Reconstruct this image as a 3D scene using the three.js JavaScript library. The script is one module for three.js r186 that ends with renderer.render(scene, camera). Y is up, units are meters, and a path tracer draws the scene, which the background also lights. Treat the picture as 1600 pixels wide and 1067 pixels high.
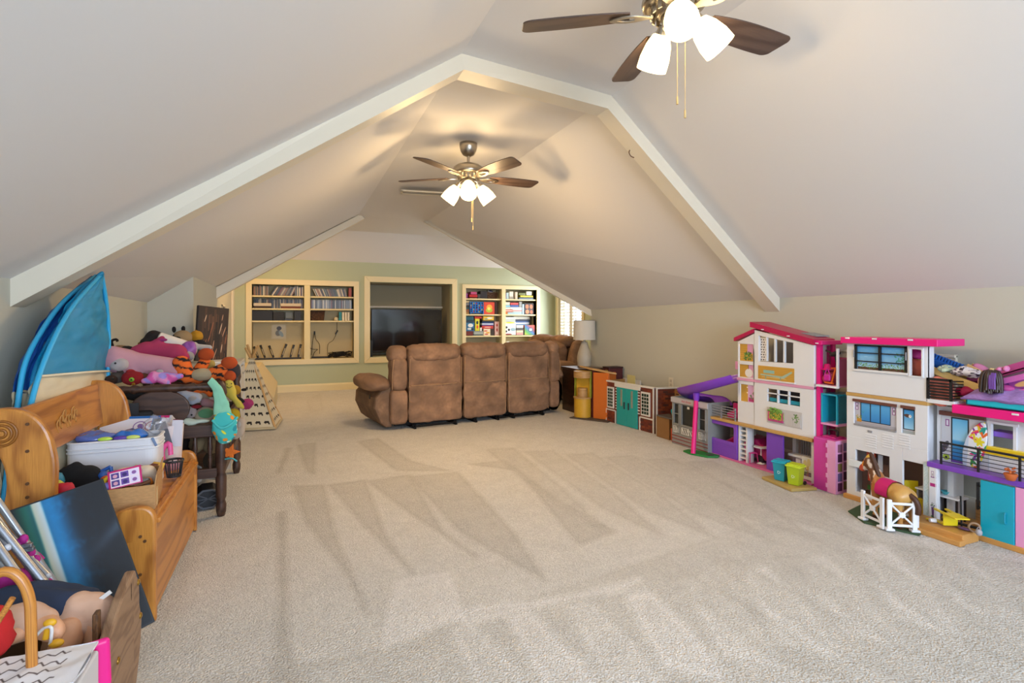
import * as THREE from 'three';
import { RoundedBoxGeometry } from 'three/addons/geometries/RoundedBoxGeometry.js';
import { mergeGeometries, toCreasedNormals, mergeVertices } from 'three/addons/utils/BufferGeometryUtils.js';
import { ImprovedNoise } from 'three/addons/math/ImprovedNoise.js';
import { MarchingCubes } from 'three/addons/objects/MarchingCubes.js';
import { RectAreaLightUniformsLib } from 'three/addons/lights/RectAreaLightUniformsLib.js';

// ---------- camera, sky, area light, exposure ----------
const scene = new THREE.Scene();
const YAW = 22.57 * Math.PI / 180, FPX = 830, CX = 800, CY = 502, EYE = 1.2;
const camera = new THREE.PerspectiveCamera(2 * Math.atan(533.5 / FPX) * 180 / Math.PI, 1600 / 1067, 0.05, 200);
camera.setViewOffset(1600, 1067, 0, 533.5 - CY, 1600, 1067);
camera.position.set(0, EYE, 0); camera.rotation.set(0, -YAW, 0);
scene.add(camera);
scene.background = new THREE.Color().setRGB(0.78, 0.88, 1.0);
scene.backgroundIntensity = 5;
const renderer = new THREE.WebGLRenderer({ antialias: true });
renderer.toneMapping = THREE.LinearToneMapping;
renderer.toneMappingExposure = 1.13;
renderer.shadowMap.enabled = true;
RectAreaLightUniformsLib.init();
const DAY = 13.5, WINGDAY = 9, BULB = 0.26, BULB2 = 1.0, PANEL = 29;
const dayLight = new THREE.RectAreaLight(0xcde2ff, DAY, 2.9, 1.5);      // daylight through the window behind the camera
dayLight.position.set(1.3, 1.45, 3.1); dayLight.lookAt(1.3, 1.3, -4); scene.add(dayLight);
const wingLight = new THREE.RectAreaLight(0xf4f8ff, WINGDAY, 0.8, 1.2); // daylight through the shuttered window
wingLight.position.set(4.86, 1.4, -9.05); wingLight.lookAt(1, 1.2, -9.05); scene.add(wingLight);

// ---------- helpers ----------
let seed = 7;
const rnd = () => { seed = (seed * 1664525 + 1013904223) >>> 0; return seed / 4294967296; };
const rr = (a, b) => a + (b - a) * rnd();
const PI = Math.PI;
const V = (X, y, F) => new THREE.Vector3(X, y, -F);                     // room axes: X right, y up, F along the room
const cs = Math.cos(YAW), sn = Math.sin(YAW);
const ray = (u, v) => { const x = (u - CX) / FPX; return [cs * x + sn, (CY - v) / FPX, cs - sn * x]; };
const onX = (u, v, X) => { const r = ray(u, v), t = X / r[0]; return [X, EYE + r[1] * t, r[2] * t]; };
const onF = (u, v, F) => { const r = ray(u, v), t = F / r[2]; return [r[0] * t, EYE + r[1] * t, F]; };
const onY = (u, v, y = 0) => { const r = ray(u, v), t = (y - EYE) / r[1]; return [r[0] * t, y, r[2] * t]; };
const used = new Map();
function numbered(n) { const k = used.get(n) || 0; used.set(n, k + 1); return k ? n + '_' + String(k).padStart(3, '0') : n; }
const M = new Map();
function mat(c, rough = 0.6, o = {}) {
  const key = c + '|' + rough + '|' + JSON.stringify(o);
  if (!M.has(key)) { const { phys, ...p } = o; M.set(key, phys ? new THREE.MeshPhysicalMaterial({ color: c, roughness: rough, ...p }) : new THREE.MeshStandardMaterial({ color: c, roughness: rough, ...p })); }
  return M.get(key);
}
function tag(o, label, category, group) { if (label.split(/\s+/).length > 16 || label.split(/\s+/).length < 4) console.log('LABEL', label); o.userData.label = label; o.userData.category = category; if (group) o.userData.group = group; return o; }
function thing(name, label, category, pos = [0, 0, 0], turn = 0, group) {
  const o = new THREE.Group(); o.name = numbered(name); scene.add(o); o.position.set(...pos); o.rotation.y = turn; return tag(o, label, category, group);
}
function part(parent, name, geo, m, label) {
  const g = Array.isArray(geo) ? merge(geo) : geo;
  const o = new THREE.Mesh(g, m); o.name = numbered(name); o.castShadow = o.receiveShadow = true; parent.add(o);
  if (label) o.userData.label = label; return o;
}
function solo(name, label, category, geo, m, pos, turn = 0, group) {
  const o = part(scene, name, geo, m); if (pos) o.position.set(...pos); o.rotation.y = turn; return tag(o, label, category, group);
}
function struct(name, geo, m, parent = scene) { const o = part(parent, name, geo, m); if (parent === scene) o.userData.kind = 'structure'; return o; }
function copy(src, pos, turn, label) {
  const c = src.clone(); c.name = numbered(src.name.replace(/_\d{3}$/, '')); c.userData = { ...src.userData }; if (label) c.userData.label = label; scene.add(c);
  if (pos) c.position.set(...pos); if (turn !== undefined) c.rotation.y = turn; return c;
}
function clean(g) { const q = g.index ? g.toNonIndexed() : g.clone(); for (const k of Object.keys(q.attributes)) if (!['position', 'normal', 'uv'].includes(k)) q.deleteAttribute(k); q.morphAttributes = {}; q.clearGroups(); return q; }
const merge = (list) => mergeGeometries(list.map(clean));
const mv = (g, x = 0, y = 0, z = 0, rx = 0, ry = 0, rz = 0) => { if (rx || ry || rz) g.applyMatrix4(new THREE.Matrix4().makeRotationFromEuler(new THREE.Euler(rx, ry, rz))); return g.translate(x, y, z); };
const bx = (w, h, d, x = 0, y = 0, z = 0, r = 0) => mv(r ? new RoundedBoxGeometry(w, h, d, 2, Math.min(r, w / 2.01, h / 2.01, d / 2.01)) : new THREE.BoxGeometry(w, h, d), x, y, z);
const cyl = (r1, r2, h, n = 20, x = 0, y = 0, z = 0) => mv(new THREE.CylinderGeometry(r1, r2, h, n), x, y, z);
const sph = (rx, ry, rz, x = 0, y = 0, z = 0, n = 20) => mv(new THREE.SphereGeometry(1, n, Math.max(8, n * 0.6 | 0)).scale(rx, ry, rz), x, y, z);
const lathe = (pts, n = 28) => new THREE.LatheGeometry(pts.map((p) => new THREE.Vector2(...p)), n);
const tube = (pts, r, seg = 24, rs = 8, closed = false) => new THREE.TubeGeometry(new THREE.CatmullRomCurve3(pts.map((p) => new THREE.Vector3(...p)), closed, 'catmullrom', 0.5), seg, r, rs, closed);
function bar(a, b, r, n = 8) {                                          // straight round bar between two points
  const A = new THREE.Vector3(...a), B = new THREE.Vector3(...b), d = B.clone().sub(A), g = new THREE.CylinderGeometry(r, r, d.length(), n);
  g.applyQuaternion(new THREE.Quaternion().setFromUnitVectors(new THREE.Vector3(0, 1, 0), d.normalize())); const m = A.add(B).multiplyScalar(0.5); return g.translate(m.x, m.y, m.z);
}
function shapeOf(pts, holes = []) {
  const s = new THREE.Shape(pts.map((p) => new THREE.Vector2(...p)));
  for (const h of holes) s.holes.push(new THREE.Path(h.map((p) => new THREE.Vector2(...p)))); return s;
}
const rect = (x0, y0, x1, y1) => [[x0, y0], [x1, y0], [x1, y1], [x0, y1]];
function ext(pts, depth, bevel = 0, holes = [], z = 0) {                // extruded outline in x-y, from z to z + depth
  const g = new THREE.ExtrudeGeometry(pts instanceof THREE.Shape ? pts : shapeOf(pts, holes), { depth: Math.max(1e-4, depth - 2 * bevel), bevelEnabled: bevel > 0, bevelSize: bevel, bevelThickness: bevel, bevelOffset: -bevel, bevelSegments: 2, curveSegments: 10 });
  return g.translate(0, 0, z + bevel);
}
const noise = new ImprovedNoise();
function lumpy(g, amp, freq, s = 0) {                                   // soft irregular surface
  const p = g.attributes.position; g.computeVertexNormals(); const n = g.attributes.normal;
  for (let i = 0; i < p.count; i++) {
    const k = amp * (noise.noise(p.getX(i) * freq + s, p.getY(i) * freq + s * 2.1, p.getZ(i) * freq - s) + 0.4 * noise.noise(p.getX(i) * freq * 2.3, p.getY(i) * freq * 2.3 + s, p.getZ(i) * freq * 2.3));
    p.setXYZ(i, p.getX(i) + n.getX(i) * k, p.getY(i) + n.getY(i) * k, p.getZ(i) + n.getZ(i) * k);
  }
  g.computeVertexNormals(); return g;
}
function prism(P, off) {                                                // solid from a nearly flat outline of points, thickened by a vector
  const n = new THREE.Vector3(); for (let i = 0; i < P.length; i++) { const a = P[i], b = P[(i + 1) % P.length]; n.x += (a.y - b.y) * (a.z + b.z); n.y += (a.z - b.z) * (a.x + b.x); n.z += (a.x - b.x) * (a.y + b.y); }
  n.normalize(); const ux = Math.abs(n.y) > 0.9 ? new THREE.Vector3(1, 0, 0) : new THREE.Vector3(0, 1, 0).cross(n).normalize(), uy = n.clone().cross(ux);
  const t2 = P.map((p) => new THREE.Vector2(p.dot(ux), p.dot(uy))), tri = THREE.ShapeUtils.triangulateShape(t2, []);
  const O = new THREE.Vector3(...off), Q = P.map((p) => p.clone().add(O)), pos = [], uv = [];
  const put = (a) => { pos.push(a.x, a.y, a.z); uv.push(a.dot(ux), a.dot(uy)); }, flip = O.dot(n) > 0;
  for (const [a, b, c] of tri) { if (flip) { put(P[c]); put(P[b]); put(P[a]); put(Q[a]); put(Q[b]); put(Q[c]); } else { put(P[a]); put(P[b]); put(P[c]); put(Q[c]); put(Q[b]); put(Q[a]); } }
  for (let i = 0; i < P.length; i++) { const j = (i + 1) % P.length, q = [P[i], P[j], Q[j], P[i], Q[j], Q[i]]; for (const a of flip ? q : q.reverse()) put(a); }
  const g = new THREE.BufferGeometry(); g.setAttribute('position', new THREE.Float32BufferAttribute(pos, 3)); g.setAttribute('uv', new THREE.Float32BufferAttribute(uv, 2)); g.computeVertexNormals(); return g;
}
function hexa(c) {                                                       // solid from rings of 4 corners
  const pos = [], idx = []; for (const ring of c) for (const p of ring) pos.push(p.x, p.y, p.z);
  for (let i = 0; i + 1 < c.length; i++) for (let k = 0; k < 4; k++) { const a = i * 4 + k, b = i * 4 + (k + 1) % 4; idx.push(a, b, b + 4, a, b + 4, a + 4); }
  const e = (c.length - 1) * 4; idx.push(0, 2, 1, 0, 3, 2, e, e + 1, e + 2, e, e + 2, e + 3);
  const g = new THREE.BufferGeometry(); g.setAttribute('position', new THREE.Float32BufferAttribute(pos, 3)); g.setIndex(idx);
  const q = g.toNonIndexed(); q.setAttribute('uv', new THREE.Float32BufferAttribute(new Float32Array(q.attributes.position.count * 2), 2)); q.computeVertexNormals(); return q;
}
function body(bones, cell, k = 0.02, col) {                              // one smooth skin over tapered bones [a, b, ra, rb]; col(x, y, z) gives fur colour
  const lo = [1e9, 1e9, 1e9], hi = [-1e9, -1e9, -1e9]; for (const [a, b, ra, rb] of bones) for (let q = 0; q < 3; q++) { lo[q] = Math.min(lo[q], a[q] - ra, b[q] - rb); hi[q] = Math.max(hi[q], a[q] + ra, b[q] + rb); }
  const c = lo.map((l, q) => (l + hi[q]) / 2), S = Math.max(...lo.map((l, q) => (hi[q] - l) / 2)) + cell * 3 + k, n = Math.min(90, Math.ceil(2 * S / cell)), mc = new MarchingCubes(n, mat(0xffffff), false, false, 120000); mc.isolation = 0; const h = n / 2;
  const pre = bones.map(([a, b, ra, rb]) => { const d = [b[0] - a[0], b[1] - a[1], b[2] - a[2]]; return [a, d, d[0] * d[0] + d[1] * d[1] + d[2] * d[2] || 1e-9, ra, rb]; });
  for (let z = 0; z < n; z++) for (let y = 0; y < n; y++) for (let x = 0; x < n; x++) {
    const p = [c[0] + (x - h) / h * S, c[1] + (y - h) / h * S, c[2] + (z - h) / h * S]; let D = 1e9;
    for (const [a, d, l, ra, rb] of pre) { const t = Math.max(0, Math.min(1, ((p[0] - a[0]) * d[0] + (p[1] - a[1]) * d[1] + (p[2] - a[2]) * d[2]) / l)); const e = Math.hypot(p[0] - a[0] - d[0] * t, p[1] - a[1] - d[1] * t, p[2] - a[2] - d[2] * t) - ra - (rb - ra) * t; const m = Math.max(0, k - Math.abs(D - e)) / k; D = Math.min(D, e) - m * m * k * 0.25; }
    mc.field[x + y * n + z * n * n] = -D;
  }
  mc.update(); const N = mc.count, pos = new Float32Array(N * 3); for (let i = 0; i < N; i++) for (let q = 0; q < 3; q++) pos[i * 3 + q] = c[q] + mc.positionArray[i * 3 + q] * S;
  let g = new THREE.BufferGeometry(); g.setAttribute('position', new THREE.BufferAttribute(pos, 3)); g = mergeVertices(g, cell * 0.01); g.computeVertexNormals(); const P = g.attributes.position, uv = new Float32Array(P.count * 2), cl = col && new Float32Array(P.count * 3);
  for (let i = 0; i < P.count; i++) { uv[i * 2] = P.getX(i) * 4 + P.getZ(i) * 2; uv[i * 2 + 1] = P.getY(i) * 4; if (col) { const w = new THREE.Color(col(P.getX(i), P.getY(i), P.getZ(i))); cl.set([w.r, w.g, w.b], i * 3); } }
  g.setAttribute('uv', new THREE.BufferAttribute(uv, 2)); if (col) g.setAttribute('color', new THREE.BufferAttribute(cl, 3)); return g;
}
// ---------- computed textures ----------
function tex(w, h, fn, srgb = true, rep) {                               // fn(i, j) -> [r, g, b] 0..255
  const d = new Uint8Array(w * h * 4); for (let j = 0; j < h; j++) for (let i = 0; i < w; i++) { const c = fn(i, j); d.set([c[0], c[1], c[2], 255], (j * w + i) * 4); }
  const t = new THREE.DataTexture(d, w, h); if (srgb) t.colorSpace = THREE.SRGBColorSpace; t.magFilter = THREE.LinearFilter; t.minFilter = THREE.LinearMipmapLinearFilter; t.generateMipmaps = true;
  t.wrapS = t.wrapT = THREE.RepeatWrapping; if (rep) t.repeat.set(...rep); t.needsUpdate = true; return t;
}
function canvasTex(w, h, draw) { const c = document.createElement('canvas'); c.width = w; c.height = h; const x = c.getContext('2d'); draw(x, w, h); const t = new THREE.CanvasTexture(c); t.colorSpace = THREE.SRGBColorSpace; return t; }
const clampB = (v) => Math.max(0, Math.min(255, v));
function woodTex(base, dark, n = 256, rings = 9, s = 0) {                // grain along u
  return tex(n, n, (i, j) => { const u = i / n, v = j / n; const w = noise.noise(u * 1.5, v * 5, s) * 1.4 + noise.noise(u * 4, v * 14, s + 3) * 0.4; const g = Math.pow(0.5 + 0.5 * Math.sin((v * rings + w) * 6.283), 2.2), f = noise.noise(u * 12, v * 160, s + 9) * 0.5 + 0.5; const k = clampB((0.55 * g + 0.45 * f) * 255) / 255; return base.map((b, q) => clampB(b + (dark[q] - b) * k)); });
}
function clothTex(base, amp, sc = 6, n = 256, s = 0) { return tex(n, n, (i, j) => { const k = noise.noise(i / n * sc, j / n * sc, s) * amp + noise.noise(i / n * sc * 4, j / n * sc * 4, s + 5) * amp * 0.5 + (rnd() - 0.5) * amp * 0.5; return base.map((b) => clampB(b * (1 + k))); }); }
// ---------- the setting ----------
const WALL = new THREE.MeshStandardMaterial({ color: 0xbfbeb0, roughness: 0.85 });
const WALLB = new THREE.MeshStandardMaterial({ color: 0xb3bda2, roughness: 0.85 });
const CEIL = new THREE.MeshStandardMaterial({ color: 0xd9d7d4, roughness: 0.9 });
const TRIMB = new THREE.MeshStandardMaterial({ color: 0xe0d3a8, roughness: 0.45 });
const TRIM = new THREE.MeshStandardMaterial({ color: 0xded6c2, roughness: 0.45 });
{
  // carpet: pale nap with the vacuum's darker and lighter strokes
  const N = 2048, X0 = -1.6, X1 = 5.4, F0 = -0.2, F1 = 10;
  const c = document.createElement('canvas'); c.width = c.height = N; const x = c.getContext('2d');
  const P = (u, v) => { const p = onY(u, v); return [(p[0] - X0) / (X1 - X0) * N, (p[2] - F0) / (F1 - F0) * N]; };
  const poly = (pts, col, soft = 5) => { for (let k = soft; k >= 0; k--) { x.globalAlpha = 1 / (soft + 1); x.fillStyle = col; x.strokeStyle = col; x.lineWidth = k * 3.2; x.lineJoin = 'round'; x.beginPath(); pts.forEach((p, i) => { const q = P(...p); i ? x.lineTo(...q) : x.moveTo(...q); }); x.closePath(); x.fill(); if (k) x.stroke(); } x.globalAlpha = 1; };
  x.fillStyle = 'rgb(128,128,128)'; x.fillRect(0, 0, N, N);
  const D = 'rgba(84,84,84,0.75)', B = 'rgba(158,158,158,0.8)';
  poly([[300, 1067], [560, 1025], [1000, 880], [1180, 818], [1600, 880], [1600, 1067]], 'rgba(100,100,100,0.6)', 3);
  poly([[620, 910], [700, 895], [720, 960], [600, 1010]], B); poly([[705, 955], [960, 925], [1000, 905], [730, 975]], B);
  poly([[460, 760], [505, 758], [520, 830], [575, 960], [545, 900], [480, 815]], D); poly([[515, 758], [570, 750], [600, 835], [645, 895], [570, 820]], D);
  poly([[575, 752], [640, 742], [690, 830], [742, 868], [640, 800]], D); poly([[640, 745], [715, 738], [800, 830], [850, 905], [720, 830]], D);
  poly([[735, 725], [810, 735], [905, 850], [960, 830], [870, 780], [790, 720]], D); poly([[436, 800], [444, 800], [448, 1000], [465, 1067], [430, 1067], [438, 930]], D);
  poly([[466, 695], [492, 692], [490, 740], [480, 735]], D); poly([[448, 700], [453, 700], [438, 738], [434, 738]], D); poly([[560, 690], [590, 685], [640, 720], [700, 735], [620, 735]], D);
  for (let k = 0; k < 6; k++) { const a = 760 + k * 62, b = 702 + k * 4; poly([[a, b], [a + 42, b - 2], [a + 120 + k * 14, b + 62], [a + 190 + k * 22, b + 130], [a + 110 + k * 10, b + 88]], 'rgba(92,92,92,0.5)', 6); }
  for (let k = 0; k < 9; k++) { const a = 705 + k * 92, b = 985 - k * 18; poly([[a, b], [a + 30, b - 8], [a + 100, b + 60], [a + 150, b + 130], [a + 60, b + 110]], k % 2 ? B : 'rgba(150,150,150,0.5)', 6); }
  for (let k = 0; k < 5; k++) { const a = 1010 + k * 100, b = 880 - k * 6; poly([[a, b], [a + 40, b], [a + 200, b + 90], [a + 330, b + 190], [a + 200, b + 150]], 'rgba(92,92,92,0.45)', 6); }
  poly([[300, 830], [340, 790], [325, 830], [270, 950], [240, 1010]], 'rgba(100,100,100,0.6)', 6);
  poly([[590, 590], [640, 575], [640, 600], [600, 620]], D); poly([[480, 625], [500, 615], [505, 640], [485, 645]], 'rgba(105,105,105,0.5)');
  const im = x.getImageData(0, 0, N, N).data;
  const map = tex(N, N, (i, j) => {
    const k = (im[(j * N + i) * 4] - 128) / 128, m = noise.noise(i / 42, j / 30, 4) * 0.026 + noise.noise(i / 14, j / 11, 8) * 0.02 + noise.noise(i / 220, j / 160, 1) * 0.02, g = (rnd() - 0.5) * 0.17;
    const s = 1 + k * 0.34 + m + g; return [clampB(199 * s), clampB(196 * s - (k < 0 ? -k * 4 : 0)), clampB(189 * s + k * 12)];
  });
  map.wrapS = map.wrapT = THREE.ClampToEdgeWrapping;
  const bump = tex(512, 512, () => { const v = rnd() * 255; return [v, v, v]; }, false, [(X1 - X0) / 1.6, (F1 - F0) / 1.6]);
  const g = new THREE.BoxGeometry(X1 - X0 + 0.6, 0.12, 14.4).translate((X0 + X1) / 2, -0.06, -3.2); const p = g.attributes.position, uv = g.attributes.uv;
  for (let i = 0; i < p.count; i++) uv.setXY(i, (p.getX(i) - X0) / (X1 - X0), (-p.getZ(i) - F0) / (F1 - F0));
  struct('floor', g, new THREE.MeshStandardMaterial({ map, bumpMap: bump, bumpScale: 0.006, roughness: 1 }));
}
const T = 0.14, KL = -1.25, KR = 3.85, JL = -0.874, JF = 5.93, WX = 5.0, BF = 9.75, NEAR = -3.3;
const v3 = (a) => V(...a);
const eLn = V(0.97, 2.85, 3.15), eRn = V(2.16, 2.85, 3.31), eLf = V(...onY(560, 336, 2.72)), eRf = V(...onY(665, 348, 2.72));
const kL0 = V(KL, 1.405, NEAR), kL1 = V(KL, 1.405, 3.29), kL2 = V(KL, 1.376, JF), jL2 = V(JL, 1.633, JF), jL3 = V(JL, 1.633, 7.64);
const kR0 = V(KR, 1.405, NEAR), kR1 = V(KR, 1.40, 3.31), kR2 = V(KR, 1.36, 6.41);
const up = [0, T, 0];
struct('ceiling_left_near', prism([kL0, kL1, eLn, V(0.97, 2.85, NEAR)], up), CEIL);
struct('ceiling_flat_near', prism([V(0.97, 2.85, NEAR), eLn, eRn, V(2.16, 2.85, NEAR)], up), CEIL);
struct('ceiling_right_near', prism([kR0, kR1, eRn, V(2.16, 2.85, NEAR)], up), CEIL);
struct('ceiling_left_far', prism([kL1, kL2, jL2, jL3, eLf, eLn], up), CEIL);
struct('ceiling_flat_far', prism([eLn, eLf, eRf, eRn], up), CEIL);
struct('ceiling_right_far', prism([kR1, kR2, eRf, eRn], up), CEIL);
// outer corners and the far wing
struct('wall_left', prism([V(KL, 0, NEAR), V(KL, 0, JF + T), V(KL, 1.376, JF + T), kL1, kL0], [-T, 0, 0]), WALL);
struct('wall_left_jog', prism([V(KL, 0, JF), V(JL - T, 0, JF), V(JL - T, 1.558, JF), kL2], [0, 0, -T]), WALL);
struct('wall_left_far', prism([V(JL, 0, JF), V(JL, 0, BF + 0.1), V(JL, 2.75, BF + 0.1), V(JL, 2.75, 7.5), jL3, jL2], [-T, 0, 0]), WALL);
struct('wall_right', prism([V(KR, 0, NEAR), V(KR, 0, 6.41), kR2, kR1, kR0], [T, 0, 0]), WALL);
struct('wall_right_return', prism([V(KR + T, 0, 6.41), V(WX + T, 0, 6.41), V(WX + T, 2.75, 6.41), V(KR + T, 2.75, 6.41)], [0, 0, T]), WALL);
struct('wall_header_left', prism([jL3, V(JL, 2.86, 7.64), eLf.clone().setY(2.86), eLf], [0, 0, 0.1]), WALL);
struct('wall_header_right', prism([kR2, V(KR, 2.86, 6.41), eRf.clone().setY(2.86), eRf], [0.06, 0, 0.08]), WALL);
struct('ceiling_wing', prism([V(JL - T, 2.72, 7.6), eLf.clone(), eRf.clone(), V(KR, 2.72, 6.35), V(WX + T, 2.72, 6.3), V(WX + T, 2.72, 9.27), V(JL - T, 2.72, 9.27)], up), CEIL);
struct('ceiling_back_slope', prism([V(JL - T, 2.72, 9.27), V(WX + T, 2.72, 9.27), V(WX + T, 2.25, BF), V(JL - T, 2.25, BF)], [0, T, -0.1]), CEIL);
const cases = { left: [-0.60, 0.555, 1.02, 1.815], tv: [1.30, 0.555, 2.815, 1.905], right: [3.09, 0.30, 4.585, 1.835] };
struct('wall_back', ext(shapeOf(rect(JL - T, 0, WX + T, 2.4), Object.values(cases).map((c) => rect(c[0], c[1], c[2], c[3]).reverse())), T).translate(0, 0, -BF - T), WALLB);
// wing side wall with the window opening
const wo = [8.62, 0.78, 9.56, 2.15];
struct('wall_right_far', ext(shapeOf(rect(6.41, 0, BF, 2.75), [rect(...wo).reverse()]), T).rotateY(PI / 2).translate(WX, 0, 0), WALLB);
// gable wall behind the camera with a broad window opening
struct('wall_front', ext(shapeOf([[KL, 0], [KR, 0], [KR, 1.42], [2.16, 2.87], [0.97, 2.87], [KL, 1.42]], [rect(-0.2, 0.7, 2.8, 2.25).reverse()]), T).translate(0, 0, -NEAR - 0.05), WALL);
{
  const g = []; for (const [a, b, c, d] of [[-0.28, 0.62, 2.88, 0.7], [-0.28, 2.25, 2.88, 2.33], [-0.28, 0.7, -0.2, 2.25], [2.8, 0.7, 2.88, 2.25], [0.77, 0.7, 0.83, 2.25], [1.77, 0.7, 1.83, 2.25]]) g.push(bx(c - a, d - b, 0.12, (a + c) / 2, (b + d) / 2, -NEAR - 0.03));
  const w = new THREE.Group(); w.name = 'window_1'; w.userData.kind = 'structure'; scene.add(w); part(w, 'window_frame', g, TRIM);
}
// beams
const beam = (name, rings) => struct(name, hexa(rings), TRIM);
{
  const nb = [V(KL, 1.27, 3.29), v3(onY(725, 108.5, 2.745)), v3(onY(950, 169.5, 2.745)), V(KR, 1.283, 3.31)];
  const nt = [V(KL, 1.405, 3.29), eLn, eRn, V(KR, 1.40, 3.31)], d = new THREE.Vector3(0, 0, -0.15);
  beam('trim_1', nb.map((b, i) => [b, nt[i].clone().add(new THREE.Vector3(0, 0.05, 0)), nt[i].clone().add(d).add(new THREE.Vector3(0, 0.05, 0)), b.clone().add(d)]));
  const f = (p, dx) => p.clone().add(new THREE.Vector3(dx, 0, -0.12));
  const lt = [jL3.clone(), eLf.clone()], lb = [V(JL, 1.49, 7.64), v3(onY(570, 341, 2.69))];
  beam('trim_2', [0, 1].map((i) => [lb[i], lt[i].clone().add(new THREE.Vector3(0, 0.03, 0)), f(lt[i], 0), f(lb[i], 0)]));
  const rt = [v3(onY(677, 347, 2.725)), V(KR, 1.36, 6.41)], rb = [v3(onY(661, 346, 2.715)), V(KR, 1.272, 6.375)];
  beam('trim_3', [0, 1].map((i) => [rb[i], rt[i].clone().add(new THREE.Vector3(0, 0.03, 0)), f(rt[i], 0.05), f(rb[i], 0.05)]));
}
// baseboards
const bb = (name, w, x, z, turn, m = TRIM) => { const g = ext([[0, 0], [0.016, 0], [0.016, 0.1], [0.008, 0.125], [0, 0.125]], w).translate(0, 0, -w / 2); const o = struct(name, g, m); o.position.set(x, 0, z); o.rotation.y = turn; };
bb('baseboard_back', WX - JL, (WX + JL) / 2, -BF, -PI / 2, TRIMB); bb('baseboard_right', 9.7, KR, -1.55, PI); bb('baseboard_left', 9.2, KL, -1.32, 0); bb('baseboard_left_far', 3.8, JL, -7.83, 0);
bb('baseboard_right_far', 3.3, WX, -8.08, PI);
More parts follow.
